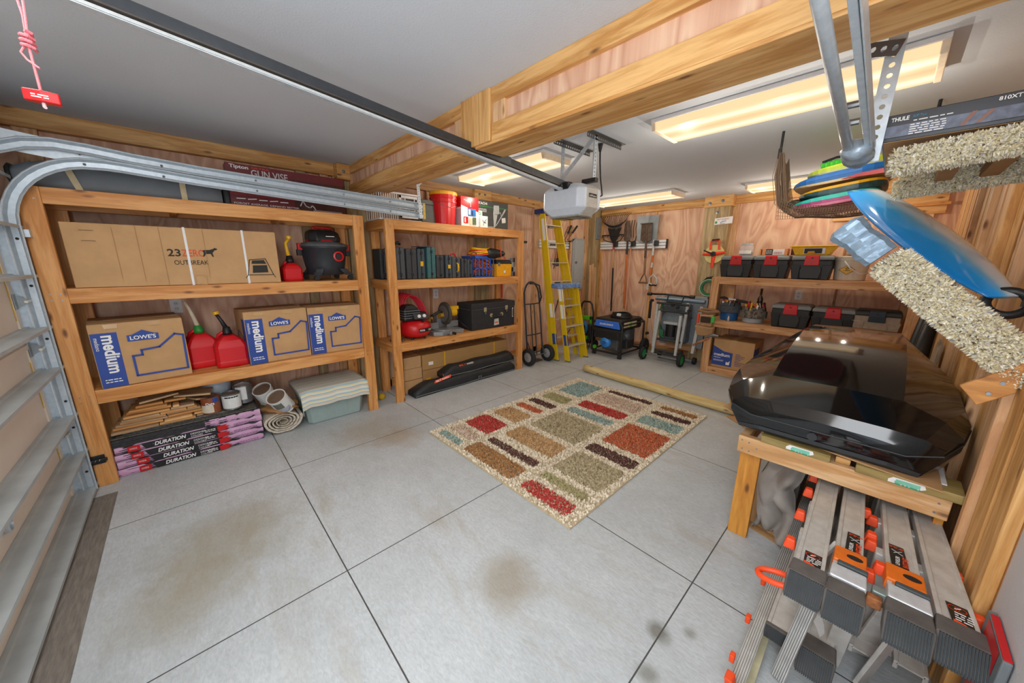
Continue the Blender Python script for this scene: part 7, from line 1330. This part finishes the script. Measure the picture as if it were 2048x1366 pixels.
# splayed ribbed rungs seen from above the lower rails
def ribbed(par, p, q, w, nm='ribbed_rung', th=.012):
    o = obj(nm, MB().bar(p, q, w, th), ALU, par, .002, W=True); p, q = Vector(p), Vector(q); d = (q-p).normalized(); r_ = d.cross(Vector((0, 0, 1))).normalized(); u = r_.cross(d); m = MB()
    for k in range(6): off = r_*w*(k-2.5)/6.2 + u*(th/2+.0008); m.bar(p+off, q+off, .0025, .0018)
    obj('ribs', m, paint('#8a8f92', .4, .5), o, W=True); return o
ribbed(t, (-.125, 1.16, .06), (-.105, 2.8, .20), .042, 'side_rail')
for y, c in ((1.22, 0), (1.42, 0), (1.66, 0)): obj('red_tip', MB().box(-.163, y-.012, .085, -.147, y+.012, .115), ORG, t, .003, W=True)
obj('red_tip', MB().hexa([(-.150, 1.135, .06), (-.118, 1.135, .06), (-.118, 1.155, .06), (-.150, 1.155, .06), (-.156, 1.13, .10), (-.132, 1.13, .10), (-.132, 1.17, .10), (-.156, 1.17, .10)]), ORG, t, .003, W=True)
ribbed(t, (-.035, 1.33, .02), (.0, 1.42, .30), .04); ribbed(t, (.085, 1.54, .02), (.095, 1.45, .36), .05)
YPL = paint('#cfc9a6', .5, .2, var=.2, scale=9)
obj('yellowed_plate', MB().hexa([(-.138, 1.10, .015), (-.085, 1.10, .015), (-.085, 1.9, .06), (-.118, 1.9, .06), (-.138, 1.10, .02), (-.085, 1.10, .02), (-.085, 1.9, .065), (-.118, 1.9, .065)]), YPL, t, W=True)
t = thing('articulated_ladder', 'folded aluminium ladder with orange locks, lying on edge beside the right wall', 'ladder', (.22, 2.1, 0))
r3 = ladder_rail(t, (.160, .240), (.10, .162), 1.365, 2.95, z=.470); sticker(r3, .165, 1.60, .040, .12, z=.4705, sh=-.012)
lv = obj('lever_bracket', MB().hexa([(.150, 1.50, .44), (.240, 1.50, .44), (.236, 1.585, .44), (.148, 1.585, .44), (.152, 1.50, .482), (.238, 1.50, .482), (.234, 1.585, .482), (.150, 1.585, .482)]), paint('#e8741f', .4), r3, .004, W=True); obj('thumb_hole', MB().lathe([(.012, 0), (.012, .002)], (.208, 1.545, .4815), 16, 'z').xf(Matrix.Translation((.208, 1.545, 0)) @ Matrix.Diagonal((1.7, 1, 1, 1)) @ Matrix.Translation((-.208, -1.545, 0))), BLK, lv, W=True); obj('grey_bar', MB().box(.172, 1.48, .463, .244, 1.499, .484), paint('#4a5254', .5), lv, .003, W=True)
obj('foot_collar', MB().hexa([(.154, 1.415, .43), (.248, 1.415, .43), (.244, 1.478, .43), (.154, 1.478, .43), (.156, 1.415, .480), (.246, 1.415, .480), (.242, 1.478, .480), (.156, 1.478, .480)]), paint('#d6dade', .4, .3), r3, .004, W=True)
obj('rusty_bracket', MB().box(.115, 1.40, .42, .150, 1.425, .455), paint('#a0643a', .6, .2, var=.5, scale=30), t, .003, W=True); obj('grey_bracket', MB().box(.125, 1.43, .43, .165, 1.46, .462), paint('#8f9c98', .4, .4), t, .004, W=True)
r4 = ladder_rail(t, (.258, .338), (.172, .238), 1.395, 2.95, z=.468); sticker(r4, .285, 1.43, .042, .10, z=.4685, ring=True, sh=-.010)
for y, x in ((1.535, .345), (1.72, .318), (1.905, .286), (2.06, .262)): lock(t, x-.004, y, .465)
for y, x in ((1.585, .138), (1.76, .112), (1.93, .092)): lock(t, x+.004, y, .468)
for y in (1.7, 1.92, 2.15, 2.4, 2.65):
    for x in (.16, .25): obj('rung', MB().box(x-.03, y-.022, .06, x+.03, y+.022, .44), ALU, t, .004, W=True)
ribbed(t, (.155, 1.66, .02), (.185, 1.56, .32), .055); ribbed(t, (.165, 1.53, .02), (.21, 1.50, .32), .05)
ladder_rail(t, (.12, .20), (.11, .18), 1.56, 2.95, z=.12, foot=False, name='lower_rail'); ladder_rail(t, (.23, .31), (.21, .28), 1.60, 2.95, z=.12, foot=False, name='lower_rail')
t = thing('marker_board', 'red and white reflective strip on a grey board at the foot of the right wall', 'reflector', (.345, 1.40, 0)); obj('board', MB().box(-.004, -.09, 0, .012, .10, .52), GRY, t, .003); D = Dec(t, (-.004, .10, 0), (0, -1, 0), (0, 0, 1)); D.rect(.03, .12, .16, .515, RED); D.rect(.03, .0, .16, .12, TXT)
obj('top_strip', MB().box(-.003, -.085, .520, .011, .08, .523), RED, t)
t = thing('plastic_bin', 'dark plastic bin on the floor below the ladder ends', 'bin', (.27, 1.22, 0)); obj('bin', MB().loft([[(-.06, -.12, .0), (.06, -.12, 0), (.06, .12, 0), (-.06, .12, 0)], [(-.075, -.14, .12), (.075, -.14, .12), (.075, .14, .12), (-.075, .14, .12)]]), paint('#1f3033', .3, var=.5, scale=12), t, .006)
t = thing('brown_board', 'brown board standing on the floor behind the dark bin', 'board', (.19, 1.40, 0)); obj('board', MB().box(-.03, -.01, 0, .05, .01, .10), CARDD, t, .002)
